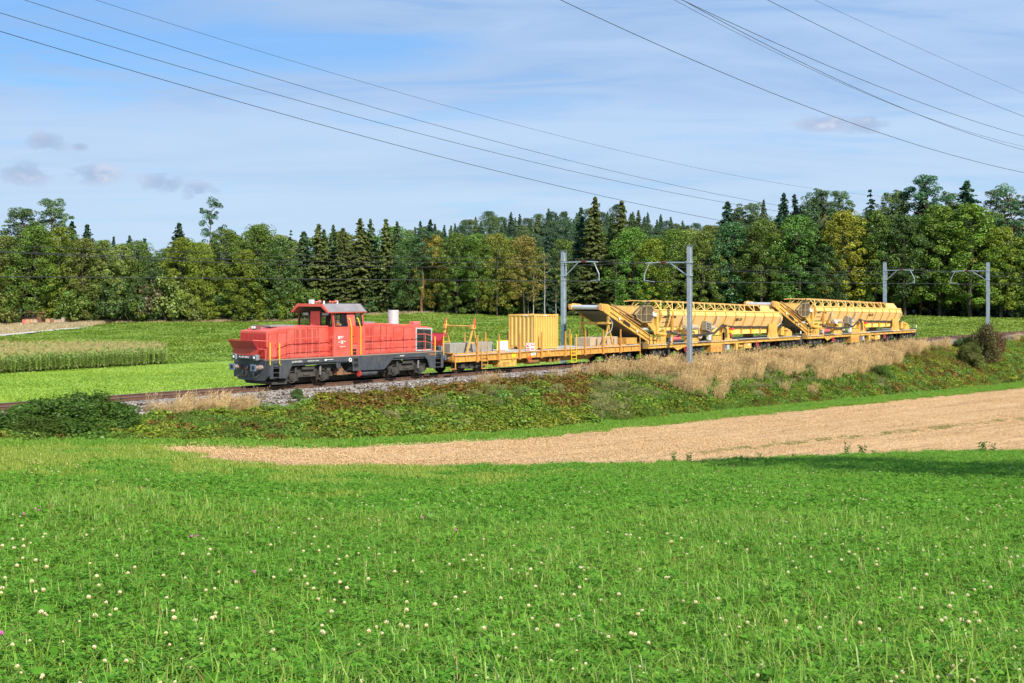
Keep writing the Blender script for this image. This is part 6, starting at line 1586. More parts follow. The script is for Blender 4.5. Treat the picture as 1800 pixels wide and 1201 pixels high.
# meadow turf: blades and clover leaves in metre patches
g_near = col_mat('grass_blade', [(.09, .22, .018), (.16, .35, .028), (.25, .46, .05), (.12, .28, .02), (.38, .54, .12)], .35, .45, patch=(1.2, 1.02, 1.1), spec=.03, pscale=.35)
g_clov = col_mat('clover_leaf', [(.065, .19, .015), (.12, .32, .025), (.20, .43, .045), (.085, .24, .018)], .3, .5, patch=(.85, .9, .9), spec=.02, pscale=.5)
g_far = col_mat('grass_far', [(.11, .27, .024), (.17, .36, .036), (.24, .44, .055), (.14, .31, .028)], .35, .5, patch=(1.3, 1.05, 1.15), spec=.03, pscale=.12)
g_dead = col_mat('dead_stem', [(.42, .34, .15), (.30, .30, .08), (.45, .25, .10)], .3)
def turf(seed, grassy, dense=1.0):
    rg = np.random.default_rng(seed); A = 1.1
    Q = [blades(rg, int(1250 * grassy * dense), A, .06, .22, .0085, 1.5), blades(rg, int(230 * grassy), A, .16, .32, .010, 1.4)]
    K = [clover(rg, int(850 * (1.2 - grassy) * dense), A, .04, .17, .033)]
    dry = blades(rg, 26, A, .12, .30, .006, 1.3); broad = cards(np.stack([rg.uniform(-.5, .5, 14), rg.uniform(-.5, .5, 14), rg.uniform(.06, .16, 14)], 1), np.tile([0, 0, 1.0], (14, 1)), .07, rg, 1.6)
    V = np.concatenate(Q + K + [broad, dry]); me = quads('turf', V, [g_near, g_clov, g_dead]); nb = sum(len(q) for q in Q)
    mi = np.zeros(len(V), dtype=np.int32); mi[nb:] = 1; mi[-len(dry):] = 2; me.polygons.foreach_set('material_index', mi)
    return bpy.data.objects.new('turf', me)
near_v = [turf(i, g) for i, g in enumerate((.35, .5, .7, .9, 1.0, .6))]
def turf2(seed, cl):
    rg = np.random.default_rng(seed); A = 2.0
    Q = [blades(rg, 1500, A, .05, .17, .016, 1.1)]; K = [clover(rg, 1000 if cl else 350, A, .05, .15, .042)]
    V = np.concatenate(Q + K); me = quads('turf', V, [g_far, g_clov]); mi = np.zeros(len(V), dtype=np.int32); mi[len(Q[0]):] = 1; me.polygons.foreach_set('material_index', mi)
    return bpy.data.objects.new('turf', me)
mid_v = [turf2(20 + i, i % 2) for i in range(4)]
g_pale = col_mat('grass_pale', [(.20, .32, .035), (.28, .40, .05), (.36, .46, .08), (.22, .34, .04)], .35, .5, patch=(1.1, 1.0, 1.0), pscale=.2)
mid_v += [src('t', blades(np.random.default_rng(60 + i), 1500, 2.0, .04, .15, .018, 1.2), g_pale) for i in range(2)]
def clump_noise(x, y): return math.sin(x * .8 + 1.3 * math.sin(y * .5)) + math.sin(y * .65 + 1.7 * math.sin(x * .33 + 2)) + .6 * math.sin(x * 1.9 + y * 1.1)
pn, pm = [], []
Y = 2.2
while Y < 21:
    st = .84; x = -(.45 * Y + 7)
    while x < .45 * Y + 7:
        X = x + sr.uniform(-.2, .2); Z = Y + sr.uniform(-.2, .2); k = clump_noise(X * .7, Z * .45)
        v = sr.choice((3, 4, 2)) if k > .5 else (sr.choice((0, 1)) if k < -.5 else sr.choice((1, 2, 5)))
        pn.append((X, Z, z_near(X, Z), sr.uniform(0, 6.28), max(.92, sr.uniform(.9, 1.2) * (1 + .25 * max(-1, min(1, k)))), v)); x += st
    Y += st
Y = 20.5
while Y < 72:
    st = 1.5; x = -(.46 * Y + 6)
    while x < .46 * Y + 6:
        X = x + sr.uniform(-.3, .3); Z = Y + sr.uniform(-.3, .3); D = X * N3.x + Z * N3.y; a = X / Z
        lim = lerp_tab(YB, a) if a > -.29 else 1e9
        if D < FOOT + 1.2 and Z < lim - (2.0 if a < -.13 else 1.2): k = clump_noise(X * .4, Z * .3); pm.append((X, Z, z_near(X, Z), sr.uniform(0, 6.28), sr.uniform(.8, 1.15), (4 + sr.randrange(2)) if Z > 28 + 34 * (a + .30) + 2.5 * k + sr.gauss(0, 4.5) and a < .02 + sr.gauss(0, .05) else (1 + 2 * sr.randrange(2) if k < .6 and Z < 47 else 2 * sr.randrange(2))))
        x += st
    Y += st
scatter('meadow_grass', pn, near_v, 'dense green grass and clover leaves in the foreground meadow', 'grass')
scatter('meadow_grass', pm, mid_v, 'finer looking grass on the farther half of the meadow slope', 'grass')
# strip of grass at the foot of the bank
def turf3(seed):
    rg = np.random.default_rng(seed); return src('strip', blades(rg, 1300, 2.0, .06, .22, .022, 1.0), g_strip)
g_strip = col_mat('strip_blade', [(.13, .30, .028), (.19, .39, .04), (.24, .44, .055)], .35, .5, patch=(1.15, 1.0, 1), pscale=.3)
ps = []
s = 0
while s < 210:
    for D in ((42.0, 43.3) if s > 48 else (42.9, 43.6)): q = tp(s + sr.uniform(-.5, .5), D + sr.uniform(-.3, .3)); ps.append((q.x, q.y, ground_z(q.x, q.y), sr.uniform(0, 6.28), sr.uniform(.8, 1.1), sr.randrange(3)))
    s += 1.2
scatter('strip_grass', ps, [turf3(40 + i) for i in range(3)], 'bright mown grass along the edge of the bare field', 'grass')

# clover flowers: each a thing
fl_w = mat('clover_white', (.70, .66, .42), .8); fl_b = mat('clover_brown', (.52, .38, .15), .8); fl_p = mat('clover_pink', (.62, .12, .40), .7, col2=(.72, .25, .5), nscale=30); stem_m = mat('flower_stem', (.12, .24, .05), .7)
def flower_mesh(pink_):
    def head(seed):
        rd = random.Random(seed); b = MB()
        for i in range(16):
            t = math.acos(1 - 1.5 * (i + .5) / 16); p = i * 2.399; r = .0092; c = Vector((r * math.sin(t) * math.cos(p), r * math.sin(t) * math.sin(p), r * math.cos(t)))
            b.mat(0 if (pink_ or c.z > .0015) else 1).beam(c * .35, c * 1.25 + Vector((0, 0, .0015)), .0048, .0042)
        return b.mesh('flower_head', [fl_p, fl_p] if pink_ else [fl_w, fl_b])
    return head(1 if pink_ else 2)
st_b = MB().tube([(0, 0, -.19), (.004, .002, -.09), (0, 0, -.006)], .0012, 4).mesh('stem', stem_m)
wm, pm_ = flower_mesh(False), flower_mesh(True)
fr_ = random.Random(21)
def flower(x, y, pink_, s=1.0, label=None, group=None):
    z = z_near(x, y) + fr_.uniform(.17, .25)
    h = bpy.data.objects.new('clover_flower', pm_ if pink_ else wm); C.objects.link(h); h.location = (x, y, z); h.scale = (s, s, s); h.rotation_euler = (fr_.uniform(-.3, .3), fr_.uniform(-.3, .3), fr_.uniform(0, 6))
    tag(h, label, 'flower', group)
    o = bpy.data.objects.new('stem', st_b); C.objects.link(o); o.parent = h
    return h
wpts = []; tries = 0
while len(wpts) < 950 and tries < 40000:
    tries += 1; v = fr_.random(); Y = 5.2 * (44 / 5.2) ** v; a = fr_.uniform(-.42, .42); x = a * Y
    k = clump_noise(x * 1.3 + 4, Y * .8); right = .5 + .9 * (a + .42)
    if fr_.random() < .28 + .22 * k * .6 + (.15 if a > 0 else 0) and Y < lerp_tab(YB, a) - 2: wpts.append((x, Y))
wpts.sort(key=lambda p: p[1])
for x, y in wpts[:270]: flower(x, y, False, fr_.uniform(.75, 1.2), 'white clover head on a thin stem in the near meadow grass', 'white clover heads in the near meadow')
rest = wpts[270:]
fo = bpy.data.objects.new('src', wm)
scatter('far_clover_flowers', [(x, y, z_near(x, y) + .2, fr_.uniform(0, 6), fr_.uniform(1.1, 1.7), 0) for x, y in rest], [fo], 'many tiny white clover heads on the farther meadow', 'flowers')
def meadow_at(px, py):
    Y = 4.5; a = (px - 900) / F
    while Y < 60 and (EYE - z_near(a * Y, Y) - .2) / Y > (py - 508) / F: Y += .1
    return a * Y, Y
for i, (px, py, lab) in enumerate(((448, 1005, 'pink clover head left of the meadow middle, nearest of the pink ones'), (743, 916, 'single pink clover head in the middle of the meadow'), (801, 934, 'pink clover head right of the middle one'), (337, 944, 'left one of a pair of pink clover heads'), (347, 941, 'right one of a pair of pink clover heads'), (475, 930, 'pale pink clover head right of the pair'), (1420, 877, 'magenta clover head alone in the right half of the meadow'), (62, 900, 'pink clover head at the far left, upper one of three'), (67, 902, 'pink clover head at the far left, touching its neighbour'), (42, 908, 'pink clover head at the far left, lowest of three'), (229, 891, 'small pink clover head near the upper left'), (269, 882, 'small pink clover head above the pair'), (248, 862, 'tiny pink clover head on the upper left slope'), (1290, 822, 'tiny pink clover head near the bare field'), (1264, 829, 'tiny pink clover head just left of the darker grass'), (2, 1113, 'pink clover at the very left edge'))):
    x, y = meadow_at(px, py); flower(x, y, True, 1.5, lab)

# weeds sticking up along the field edge
weed_m = col_mat('weed_leaf', [(.05, .15, .018), (.08, .20, .025), (.11, .25, .03)], .3, .5)
def weed(seed, H=.55):
    rg = np.random.default_rng(seed); rd = random.Random(seed); P = []
    for k in range(5):
        a = rd.uniform(0, 6.28); r = rd.uniform(.05, .22)
        for i in range(26): t = ((i + 1) / 26) ** 1.2; w = .05 + .09 * (1 - t); P.append((r * t * math.cos(a) + rd.uniform(-w, w), r * t * math.sin(a) + rd.uniform(-w, w), H * t * rd.uniform(.8, 1.05)))
    P = np.array(P); return quads('weed_plant', cards(P, np.tile([0, 0, 1.0], (len(P), 1)), .10, rg), weed_m)
wv = [weed(i, .5 + .12 * (i % 3)) for i in range(4)]
WLAB = {1212: 'small weed close to the right of the leftmost tall weed', 1536: 'short weed right of the tall weed pair', 1745: 'short weed beside the tallest weed', 1210: 'tiny weed tucked behind the leftmost tall weed', 1335: 'small weed midway between the leftmost tall weed and the pair', 1395: 'small weed a little left of the tall weed pair', 830: 'tiny weed on the meadow edge, leftmost of all', 1010: 'tiny weed on the meadow edge, left of two growing close together', 1022: 'tiny weed on the meadow edge, right of two growing close together', 940: 'tiny weed on the meadow edge below the container', 1130: 'tiny weed on the meadow edge left of the tall weeds'}
def edge_weed(px, s, lab=None, dy=-1.2):
    s *= .62
    a = (px - 900) / F; Y = lerp_tab(YB, a) + dy; x = a * Y
    o = bpy.data.objects.new('weed_plant', wv[sr.randrange(4)]); C.objects.link(o); o.location = (x, Y, z_near(x, Y)); o.rotation_euler = (0, 0, sr.uniform(0, 6)); o.scale = (s, s, s)
    tag(o, lab or WLAB[px], 'weed', 'weeds along the meadow edge')
for px, s, lab in ((1186, 1.3, 'leafy weed on the meadow edge, leftmost of the tall ones'), (1212, 1.0, None), (1490, 1.4, 'tall weed pair on the meadow edge, left plant'), (1516, 1.7, 'tall weed pair on the meadow edge, right plant with tip up'), (1536, 1.0, None), (1727, 1.9, 'tallest weed, sticking up before the bare field near the right edge'), (1745, 1.3, None), (1210, .8, None), (1335, .8, None), (1395, .9, None), (830, .6, None), (1010, .6, None), (1022, .5, None), (940, .6, None), (1130, .6, None)): edge_weed(px, s, lab)

# bare field: clods, straw and the green line of seedlings
clod_m = col_mat('clod', [(.55, .36, .19), (.60, .41, .22), (.48, .31, .165), (.68, .51, .29), (.28, .17, .09), (.58, .385, .21)], 0, .9, spec=0)
def clods(seed):
    rg = np.random.default_rng(seed); n = 120; P = np.stack([rg.uniform(-1.3, 1.3, n), rg.uniform(-1.3, 1.3, n), rg.uniform(.0, .035, n)], 1)
    return src('clods', cards(P, np.tile([0, -.2, 1.0], (n, 1)), .036, rg, 1.7), clod_m)
pc = []
for k in range(3300):
    s = sr.uniform(18, 175); t = sr.random(); pf = tp(s, FOOT); a = pf.x / pf.y
    if a < -.28 or a > .5: continue
    tb = lerp_tab(YB, a) / Ya(a, FOOT); f = tb + (1 - tb) * t; p = pf * f; pc.append((p.x, p.y, z_near(p.x, p.y) + .005, sr.uniform(-.3, .3) + RZ, sr.uniform(.7, 1.3), sr.randrange(3)))
scatter('field_clods', pc, [clods(i) for i in range(3)], 'clods and straw bits on the bare harrowed soil', 'clods')
sd = []
for k in range(300):
    q = sr.random(); px = 1230 + 590 * q; py = 796 - 62 * q ** 1.05 + sr.gauss(0, 1.6); a = (px - 900) / F; Y = 48
    if sr.random() > .25 + .75 * abs(math.sin(q * 17 + math.sin(q * 41))): continue
    while Y < 150 and (EYE - z_near(a * Y, Y)) / Y > (py - 508) / F: Y += .25
    sd.append((a * Y, Y, z_near(a * Y, Y), sr.uniform(0, 6), sr.uniform(.2, .5), sr.randrange(2)))
sgm = col_mat('seedling', [(.14, .20, .04), (.20, .26, .06), (.26, .27, .08)], .3)
scatter('seedlings', sd, [src('s', blades(np.random.default_rng(k), 90, .9, .05, .2, .03, .9), sgm) for k in range(2)], 'thin broken line of green seedlings across the bare field', 'seedlings')

# embankment growth
bk_g = col_mat('bramble_green', [(.08, .17, .018), (.13, .23, .025), (.19, .30, .03), (.10, .19, .02)], .3, .5, patch=(1.35, 1.05, .8), pscale=.5, ivar=.4)
bk_y = col_mat('bramble_yellow', [(.20, .26, .025), (.30, .30, .03), (.15, .22, .02), (.36, .26, .04)], .3, .5, ivar=.35)
bk_r = col_mat('bramble_rust', [(.22, .085, .022), (.15, .12, .022), (.30, .12, .03), (.11, .15, .02), (.20, .16, .025)], .3, .5, ivar=.35)
bk_h = col_mat('herb_fresh', [(.13, .27, .035), (.18, .32, .045), (.10, .20, .03)], .35, .5, ivar=.3)
straw = col_mat('dry_grass', [(.52, .355, .16), (.66, .48, .24), (.40, .26, .10), (.72, .56, .31)], .35, .6, ivar=.25)
straw2 = col_mat('dry_grass_green', [(.24, .27, .09), (.32, .30, .11), (.16, .22, .05)], .35, .6, ivar=.3)
def bclump(seed, m, m2=None): rg = np.random.default_rng(seed); return src('b', leafclump(rg, 300, .62, .50, .12), m)
def drytuft(seed, m, n=95, h0=.5, h1=1.35):
    rg = np.random.default_rng(seed); B = blades(rg, n, .75, h0, h1, .016, .75)
    th = rg.uniform(0, 1, n) # leaning plumes
    x = rg.uniform(-.38, .38, n); y = rg.uniform(-.38, .38, n); h = rg.uniform(h0 * 1.2, h1 * 1.08, n); lx = rg.normal(.22, .10, n); ly = rg.normal(-.05, .1, n)
    P = []
    for k in range(3):
        t = .78 + .09 * k; P.append(np.stack([x + lx * t * h, y + ly * t * h, h * t * (1 - .1 * k / 4)], 1))
    Q = [cards(p, np.tile([.3, -1.0, .3], (n, 1)), .055, rg, 1.6) for p in P]
    w = .006; stalk = np.stack([np.stack([x - w, y, 0 * h], 1), np.stack([x + w, y, 0 * h], 1), np.stack([x + lx * h * .8 + w, y + ly * h * .8, h * .8], 1), np.stack([x + lx * h * .8 - w, y + ly * h * .8, h * .8], 1)], 1)
    return src('d', np.concatenate([B, stalk] + Q), m)
bank_v = [bclump(1, bk_g), bclump(2, bk_g), bclump(3, bk_y), bclump(4, bk_r), bclump(5, bk_r), bclump(6, bk_h), drytuft(7, straw), drytuft(8, straw), drytuft(9, straw2, 160, .25, .7), src('g', blades(np.random.default_rng(10), 260, 1.0, .25, .75, .014, .8), bk_h)]
def s_of_px(px, D): a = (px - 900) / F; Y = Ya(a, D); return Y * a * D3.x + Y * D3.y
pb = []
for k in range(12500):
    s = sr.uniform(5, 205); u = sr.random(); D = VEG - .3 + (TOE + .75 - VEG) * u
    p = tp(s, D); a = p.x / p.y; px = 900 + a * F; nz_ = clump_noise(s * .35, D * 1.2) + sr.gauss(0, .5)
    if s > 110 and sr.random() < .35: continue
    if px < -60 or px > 1900: continue
    dry_edge = lerp_tab([(250, 1.1), (290, .90), (430, .88), (470, 1.15), (1000, 1.15), (1040, 1.12), (1110, .78), (1200, .60), (1350, .52), (1480, .46), (1560, .66), (1640, 1.0), (1660, 1.1)], px)
    if (u - dry_edge + nz_ * .10) / (.40 if dry_edge < .8 else .12) + (.40 if dry_edge < .8 else .2) > sr.random(): v = sr.choice((6, 7, 6, 7, 6, 7, 6, 8, 9)); sc = (sr.uniform(.5, 1.1) if px > 600 else sr.uniform(.35, .65))
    
    elif px > 1560: v = sr.choice((2, 3, 3, 2, 4, 2)) if (nz_ > 0 and px < 1720) else sr.choice((0, 1, 5, 2, 3)); sc = sr.uniform(.6, 1.0)
    elif 1040 < px <= 1560: v = sr.choice((0, 1, 5, 0, 9, 3, 1, 2)) if nz_ > -1.1 else sr.choice((8, 8, 1, 0)); sc = sr.uniform(.6, 1.0)
    elif 560 < px <= 1040: v = (sr.choice((3, 4, 3, 4, 2, 3)) if u > .52 + nz_ * .12 else (sr.choice((0, 2, 2, 1, 0, 1)) if nz_ < .9 else sr.choice((9, 5, 1, 0, 8)))); sc = sr.uniform(.6, 1.0)
    else: v = sr.choice((0, 1, 9, 5, 2, 0, 3, 1)); sc = sr.uniform(.5, .9) if u < .8 else sr.uniform(.3, .55)
    if v < 6 and sr.random() < .10: sc *= 1.45
    if v < 6 and 560 < px < 1040: sc *= 1.1
    if u > .93: sc *= .6
    pb.append((p.x, p.y, ground_z(p.x, p.y) - .05, sr.uniform(-.5, .5) if v in (6, 7) else sr.uniform(0, 6.28), sc, v))
scatter('embankment_weeds', pb, bank_v, 'brambles, herbs and dry grass covering the railway bank', 'undergrowth')
# a few dry stalks growing in the ballast edge left of the dry stand
pd = []
for k in range(210):
    px = sr.choice((sr.gauss(345, 55), sr.gauss(1060, 35), sr.uniform(1060, 1600), sr.uniform(1060, 1600))); D = sr.uniform(49.3, 50.7); s = s_of_px(px, D); p = tp(s, D); pd.append((p.x, p.y, ground_z(p.x, p.y), sr.uniform(-.5, .5), sr.uniform(.35, .8) if px < 1050 else sr.uniform(.7, 1.1), sr.randrange(2)))
scatter('ballast_edge_grass', pd, [drytuft(31, straw, 16, .4, 1.1), drytuft(32, straw, 22, .4, 1.0)], 'loose straw coloured stalks growing out of the ballast edge', 'dry grass')
# bushes on the bank
def bank_bush(px, D, h, wide, c, label, v, n=1):
    s = s_of_px(px, D); p = tp(s, D); tm, cm = v
    r = empty('bush', (p.x, p.y, ground_z(p.x, p.y) - .1), 0); r.scale = (wide, wide, h / 4.0)
    for nm, me in (('trunk', tm), ('crown', cm)): o = bpy.data.objects.new(nm, me); C.objects.link(o); o.parent = r; o.color = (*c, 1)
    tag(r, label, 'bush')
bv = [shrub(200 + i, 4, 2.4, 26, 420, .17) for i in range(3)]
BG = (.085, .16, .026)
for i, (px, D, h, w, lab) in enumerate(((30, 46.6, 1.5, .62, 'low dark bush at the left end of the bank'), (68, 47.2, 1.9, .70, 'dark green bush, second from the left edge on the bank'), (110, 46.4, 2.0, .75, 'dark green bush in the middle of the left thicket'), (150, 47.0, 2.3, .75, 'tallest dark bush of the left thicket, touching the rails in view'), (190, 46.5, 1.8, .65, 'dark bush right of the tallest one in the left thicket'), (214, 47.6, 1.5, .42, 'last dark bush of the left thicket before the bare ballast'), (130, 45.3, 1.2, .6, 'low bush in front of the left thicket'), (60, 45.2, 1.1, .6, 'low yellow-green bush below the left thicket'))):
    bank_bush(px, D - .5, h * .78, w * .9, BG if i != 7 else (.08, .13, .02), lab, bv[i % 3])
bank_bush(1733, 46.8, 4.0, .62, (.115, .105, .035), 'tall reddish brown bush on the bank hiding the foot of the right mast', bv[0])
bank_bush(1748, 46.4, 3.3, .5, (.15, .08, .035), 'dark red bush growing against the tall brown bush', bv[2])
bank_bush(1708, 46.2, 2.6, .55, (.12, .14, .03), 'olive bush on the left foot of the reddish bush', bv[1])
bank_bush(1700, 48.6, 1.7, .5, (.055, .11, .02), 'green bush just below the rails left of the reddish bush', bv[2])
bank_bush(523, 50.2, .65, .17, (.09, .16, .04), 'small green bush growing in the ballast below the locomotive', bv[1])
bank_bush(1545, 46.2, 1.1, .5, (.10, .17, .03), 'low green bush below the dry grass near the end of the train', bv[0])

# stones of the ballast shoulder
stone_m = col_mat('stone', [(.07, .06, .05), (.22, .19, .17), (.38, .35, .33), (.17, .12, .10), (.50, .47, .45), (.27, .22, .19)], 0, .8, spec=.02)
def stones(seed):
    rd = random.Random(seed); b = MB()
    for i in range(125):
        x, y = rd.uniform(-.5, .5), rd.uniform(-.17, .17); r = rd.uniform(.022, .048); c = Vector((x, y, rd.uniform(-.01, .03)))
        vs = [c + Vector((rd.uniform(.6, 1.2) * r * sx_, rd.uniform(.6, 1.2) * r * sy_, rd.uniform(.5, 1.0) * r * sz_)) for sx_ in (-1, 1) for sy_ in (-1, 1) for sz_ in (-1, 1)]
        b.add(vs, [(0, 1, 3, 2), (4, 6, 7, 5), (0, 4, 5, 1), (2, 3, 7, 6), (0, 2, 6, 4), (1, 5, 7, 3)])
    return bpy.data.objects.new('s', b.mesh('stones', stone_m))
sv = [stones(i) for i in range(3)]; pt = []
s = 8
while s < 175:
    for D in (49.65, 49.9, 50.15, 50.4, 50.65, 50.9, 51.15, 51.4, 52.3, 52.6, 52.9):
        p = tp(s + sr.uniform(-.2, .2), D + sr.uniform(-.12, .12))
        pt.append((p.x, p.y, ground_z(p.x, p.y) - (.0 if D < 51.3 else .02), RZ + sr.choice((0, math.pi)), 1.0, sr.randrange(3)))
    s += .75
scatter('ballast_stones', pt, sv, 'loose grey and brown track stones', 'stones')

# crop fields behind the track
cm1 = col_mat('crop_leaf', [(.13, .22, .026), (.17, .28, .034), (.21, .33, .045), (.15, .25, .030), (.25, .36, .06)], .3, .5, patch=(1.2, 1.02, .9), pscale=.02)
cm2 = col_mat('young_leaf', [(.19, .33, .032), (.26, .41, .05), (.33, .47, .07)], .35, .5, patch=(1.1, 1.0, .9), pscale=.05)
def crop(seed, n, A, s, h, m):
    rg = np.random.default_rng(seed); P = np.stack([rg.uniform(-A / 2, A / 2, n), rg.uniform(-A / 2, A / 2, n), rg.uniform(.05, h, n)], 1)
    return src('c', cards(P, np.tile([0, -.35, .8], (n, 1)), s, rg), m)
c1 = [crop(i, 700, 5.2, .24, .36, cm1) for i in range(3)]; c2 = [crop(9 + i, 420, 4.2, .13, .15, cm2) for i in range(3)]
p1, p2 = [], []
MA = lambda a, Y: a < -.274 + .003 * math.sin(Y) and lerp_tab([(-.5, 126), (-.403, 130), (-.272, 151)], a) < Y < 163
Y = 58
while Y < 262:
    st = 4.4; x = -.46 * Y
    while x < .47 * Y:
        X = x + sr.uniform(-.8, .8); Z = Y + sr.uniform(-.8, .8); a = X / Z
        yt = lerp_tab(YT, a) - (dry_w(a) + 6.5 if a < -.31 else 5 if a < -.16 else 1.5)
        if Z > Ya(a, FT) + 2.5 and Z < yt:
            bright = a < .06 and Z < lerp_tab(BR, a)
            if not bright and not MA(a, Z): p1.append((X, Z, z_far(a, Z), sr.uniform(0, 6.28), sr.uniform(.85, 1.1), sr.randrange(3)))
        x += st
    Y += st
Y = 58
while Y < 155:
    x = -.46 * Y
    while x < .07 * Y:
        X = x + sr.uniform(-.5, .5); Z = Y + sr.uniform(-.5, .5); a = X / Z
        if Z > Ya(a, FT) + 2 and Z < lerp_tab(BR, a) - 1.5: p2.append((X, Z, z_far(a, Z), sr.uniform(0, 6.28), sr.uniform(.85, 1.1), sr.randrange(3)))
        x += 3.7
    Y += 3.7
scatter('crop_leaves', p1, c1, 'leaf crop covering the large field before the wood', 'crop')
scatter('young_crop_leaves', p2, c2, 'fine bright green seedlings in the strip behind the track', 'crop')
# dry margin grass by the wood
dm = col_mat('margin_grass', [(.58, .45, .28), (.66, .54, .35), (.44, .37, .18), (.50, .38, .22)], .35)
pmg = []
for k in range(1300):
    a = sr.uniform(-.46, -.16) if sr.random() < .9 else sr.uniform(-.16, -.05); yt = lerp_tab(YT, a); w = dry_w(a) - 1; Y = yt - sr.uniform(-.5, w)
    pmg.append((a * Y, Y, z_far(a, Y), 0, sr.uniform(.7, 1.1), sr.randrange(2)))
scatter('margin_grass', pmg, [src('m', blades(np.random.default_rng(k), 130, 2.4, .3, .85, .05, .7), dm) for k in range(2)], 'dry yellow grass in front of the wood', 'dry grass')
# maize
mz_l = col_mat('maize_leaf', [(.22, .34, .06), (.32, .44, .10), (.46, .57, .18), (.24, .35, .06)], .35, .45, spec=.05); mz_t = col_mat('maize_tassel', [(.50, .38, .16), (.58, .44, .20), (.40, .32, .12)], .3); mz_s = col_mat('maize_stalk', [(.12, .14, .05), (.16, .12, .06)], .1)
def maize(seed):
    rd = random.Random(seed); Q = []; T = []; S = []; H = 1.95 * rd.uniform(.9, 1.05)
    w = .02; S.append([(-w, 0, 0), (w, 0, 0), (w * .6, 0, H), (-w * .6, 0, H)]); S.append([(0, -w, 0), (0, w, 0), (0, w * .6, H), (0, -w * .6, H)])
    for i in range(11):
        z = .25 + i * .15; a = i * 3.14 + rd.uniform(-.5, .5); L = rd.uniform(.6, .95); wd = .075; dx, dy = math.cos(a), math.sin(a); prev = None
        for k in range(4):
            t = k / 3; x = L * t; zz = z + .35 * L * math.sin(t * 2.4) ; ww = wd * (1 - t * .8); c = (dx * x, dy * x, zz); pr = [(c[0] - dy * ww, c[1] + dx * ww, c[2]), (c[0] + dy * ww, c[1] - dx * ww, c[2])]
            if prev: Q.append([prev[0], prev[1], pr[1], pr[0]])
            prev = pr
    for k in range(7):
        a = k * .9; T.append([(-.012, 0, H), (.012, 0, H), (.16 * math.cos(a) + .015, .16 * math.sin(a), H + .28), (.16 * math.cos(a) - .015, .16 * math.sin(a), H + .28)])
    V = np.array(Q + T + S); me = quads('maize', V, [mz_l, mz_t, mz_s]); mi = np.array([0] * len(Q) + [1] * len(T) + [2] * len(S), dtype=np.int32); me.polygons.foreach_set('material_index', mi); return bpy.data.objects.new('m', me)
pz = []
Y = 124
while Y < 163:
    x = -.50 * Y
    while x < -.25 * Y:
        X = x + sr.uniform(-.1, .1); Z = Y + sr.uniform(-.15, .15); a = X / Z
        if MA(a, Z): pz.append((X, Z, z_far(max(a, -.45), Z), sr.uniform(0, 6.28), sr.uniform(.85, 1.08), sr.randrange(5)))
        x += .42
    Y += .62
scatter('maize_field', pz, [maize(i) for i in range(5)], 'stand of tall green maize with brown tassels left of the locomotive', 'maize')

# ------------------------------------------------------------------ beehives and hut at the wood edge
hive_m = mat('hive_wood', (.42, .24, .12), .8, col2=(.55, .36, .2), nscale=3, namt=.9); tin = mat('tin_lid', (.62, .62, .62), .4, .4)
def hive(px, label, w, h, c, parts, Y=None, z=.5):
    Y = Y or ytree(px) - 6.5; p = on_ground(px, Y); e = empty('beehive', p, 0); tag(e, label, 'beehive')
    MB().box(-w / 2, w / 2, 0, .8, z, z + h).build('hive_box', c, e)
    MB().box(-w / 2 - .06, w / 2 + .06, -.06, .86, z + h, z + h + .07).build('lid', parts, e)
    b = MB()
    for x in (-w / 2 + .05, w / 2 - .05): b.box(x - .04, x + .04, .05, .13, 0, z).box(x - .04, x + .04, .65, .73, 0, z)
    b.build('stand', bark, e)
    b = MB()
    for k in range(max(1, int(w / .5))): x = -w / 2 + .25 + k * .5; b.box(x - .12, x + .12, -.012, 0, z + .06, z + .12)
    b.build('entrance', void, e)
hive(42, 'pinkish box at the left end of the left beehive row', .7, .8, pink, rust)
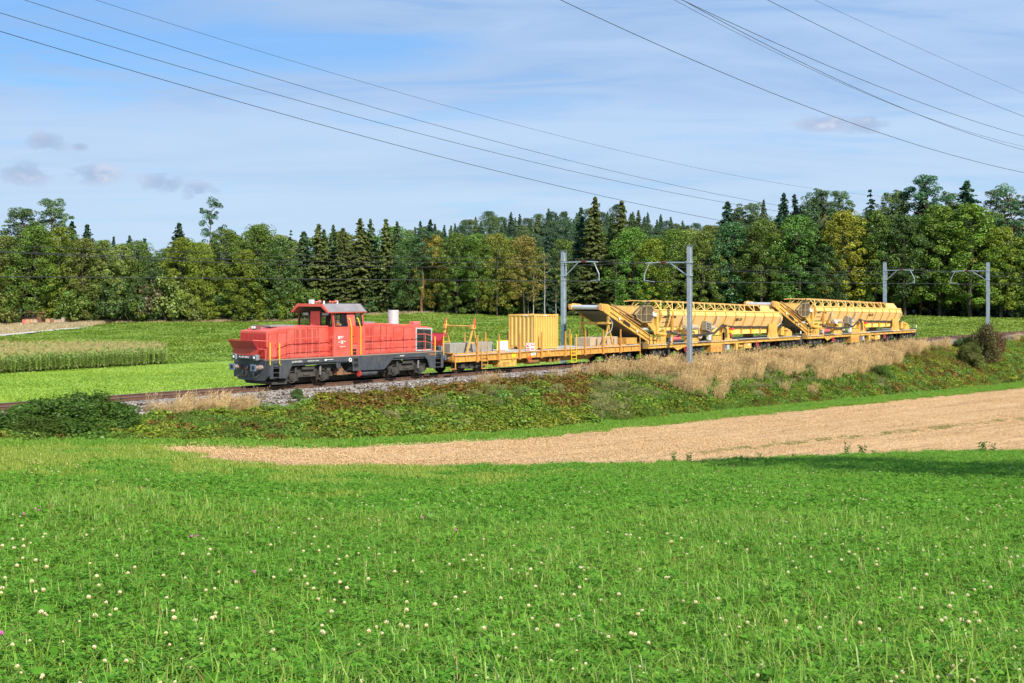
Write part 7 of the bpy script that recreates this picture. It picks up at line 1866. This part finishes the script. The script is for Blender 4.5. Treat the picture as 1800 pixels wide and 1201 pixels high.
hive(48.5, 'wooden beehive next to the pinkish box', .8, .85, hive_m, rust); hive(55, 'wooden beehive in the middle of the left row', .8, .85, hive_m, rust); hive(61, 'pale wooden beehive at the right end of the left row', .7, .8, wood, rust)
hive(84, 'wooden beehive with a white front plate, start of the right row', .9, .8, hive_m, rust); hive(91, 'reddish wooden beehive in the right row', .8, .8, rust, hive_m)
for i, (px, t) in enumerate(((97, 'first of the small hives with a white lid'), (101, 'second of the small hives with a white lid'), (105, 'third of the small hives with a white lid'))): hive(px, t, .42, .55, wood, tin)
hive(110, 'small hive with the highest white lid at the right end of the row', .5, .9, wood, tin)
p = on_ground(68, ytree(68) - 3); e = empty('bee_hut', p, 0); tag(e, 'small dark brown shed behind the left beehives', 'shed')
b = MB().box(-2.9, 1.0, 0, 2.2, 0, 2.4); b.build('wall', mat('dark_boards', (.07, .045, .035), .9, col2=(.11, .07, .05), nscale=4), e); MB().prism([(-.3, 2.35), (1.1, 2.9), (2.5, 2.35), (2.5, 2.45), (1.1, 3.0), (-.3, 2.45)], 'x', -3.1, 1.2).build('roof', rust, e); MB().box(-.2, .6, -.03, -.0, .1, 1.9).build('door', rust, e)
p = on_ground(37, ytree(37) - 8); e = MB().ball((0, 0, .3), .35, 8, (1.2, .6, .8)).ball((.7, 0, .25), .3, 8, (1.3, .6, .8)).build('white_sacks', white); e.location = p; tag(e, 'white sacks lying in the dry grass by the beehives', 'sacks')
# ------------------------------------------------------------------ tell apart things that ended up with the same wording
_by = {}
for o in C.objects:
    if o.parent is None and o.get('label'): _by.setdefault(o['label'], []).append(o)
_ord = {2: ('left one', 'right one'), 3: ('left one', 'middle one', 'right one')}
for lab, os_ in _by.items():
    if len(os_) in _ord:
        os_.sort(key=lambda o: o.location.x / max(o.location.y, 1))
        for o, w in zip(os_, _ord[len(os_)]): ws = lab.split(); o['label'] = ' '.join(ws[:14]) + ', ' + w
for k, o in enumerate(sorted([o for o in C.objects if o.name.startswith('dropper')], key=lambda o: o.name)): pass
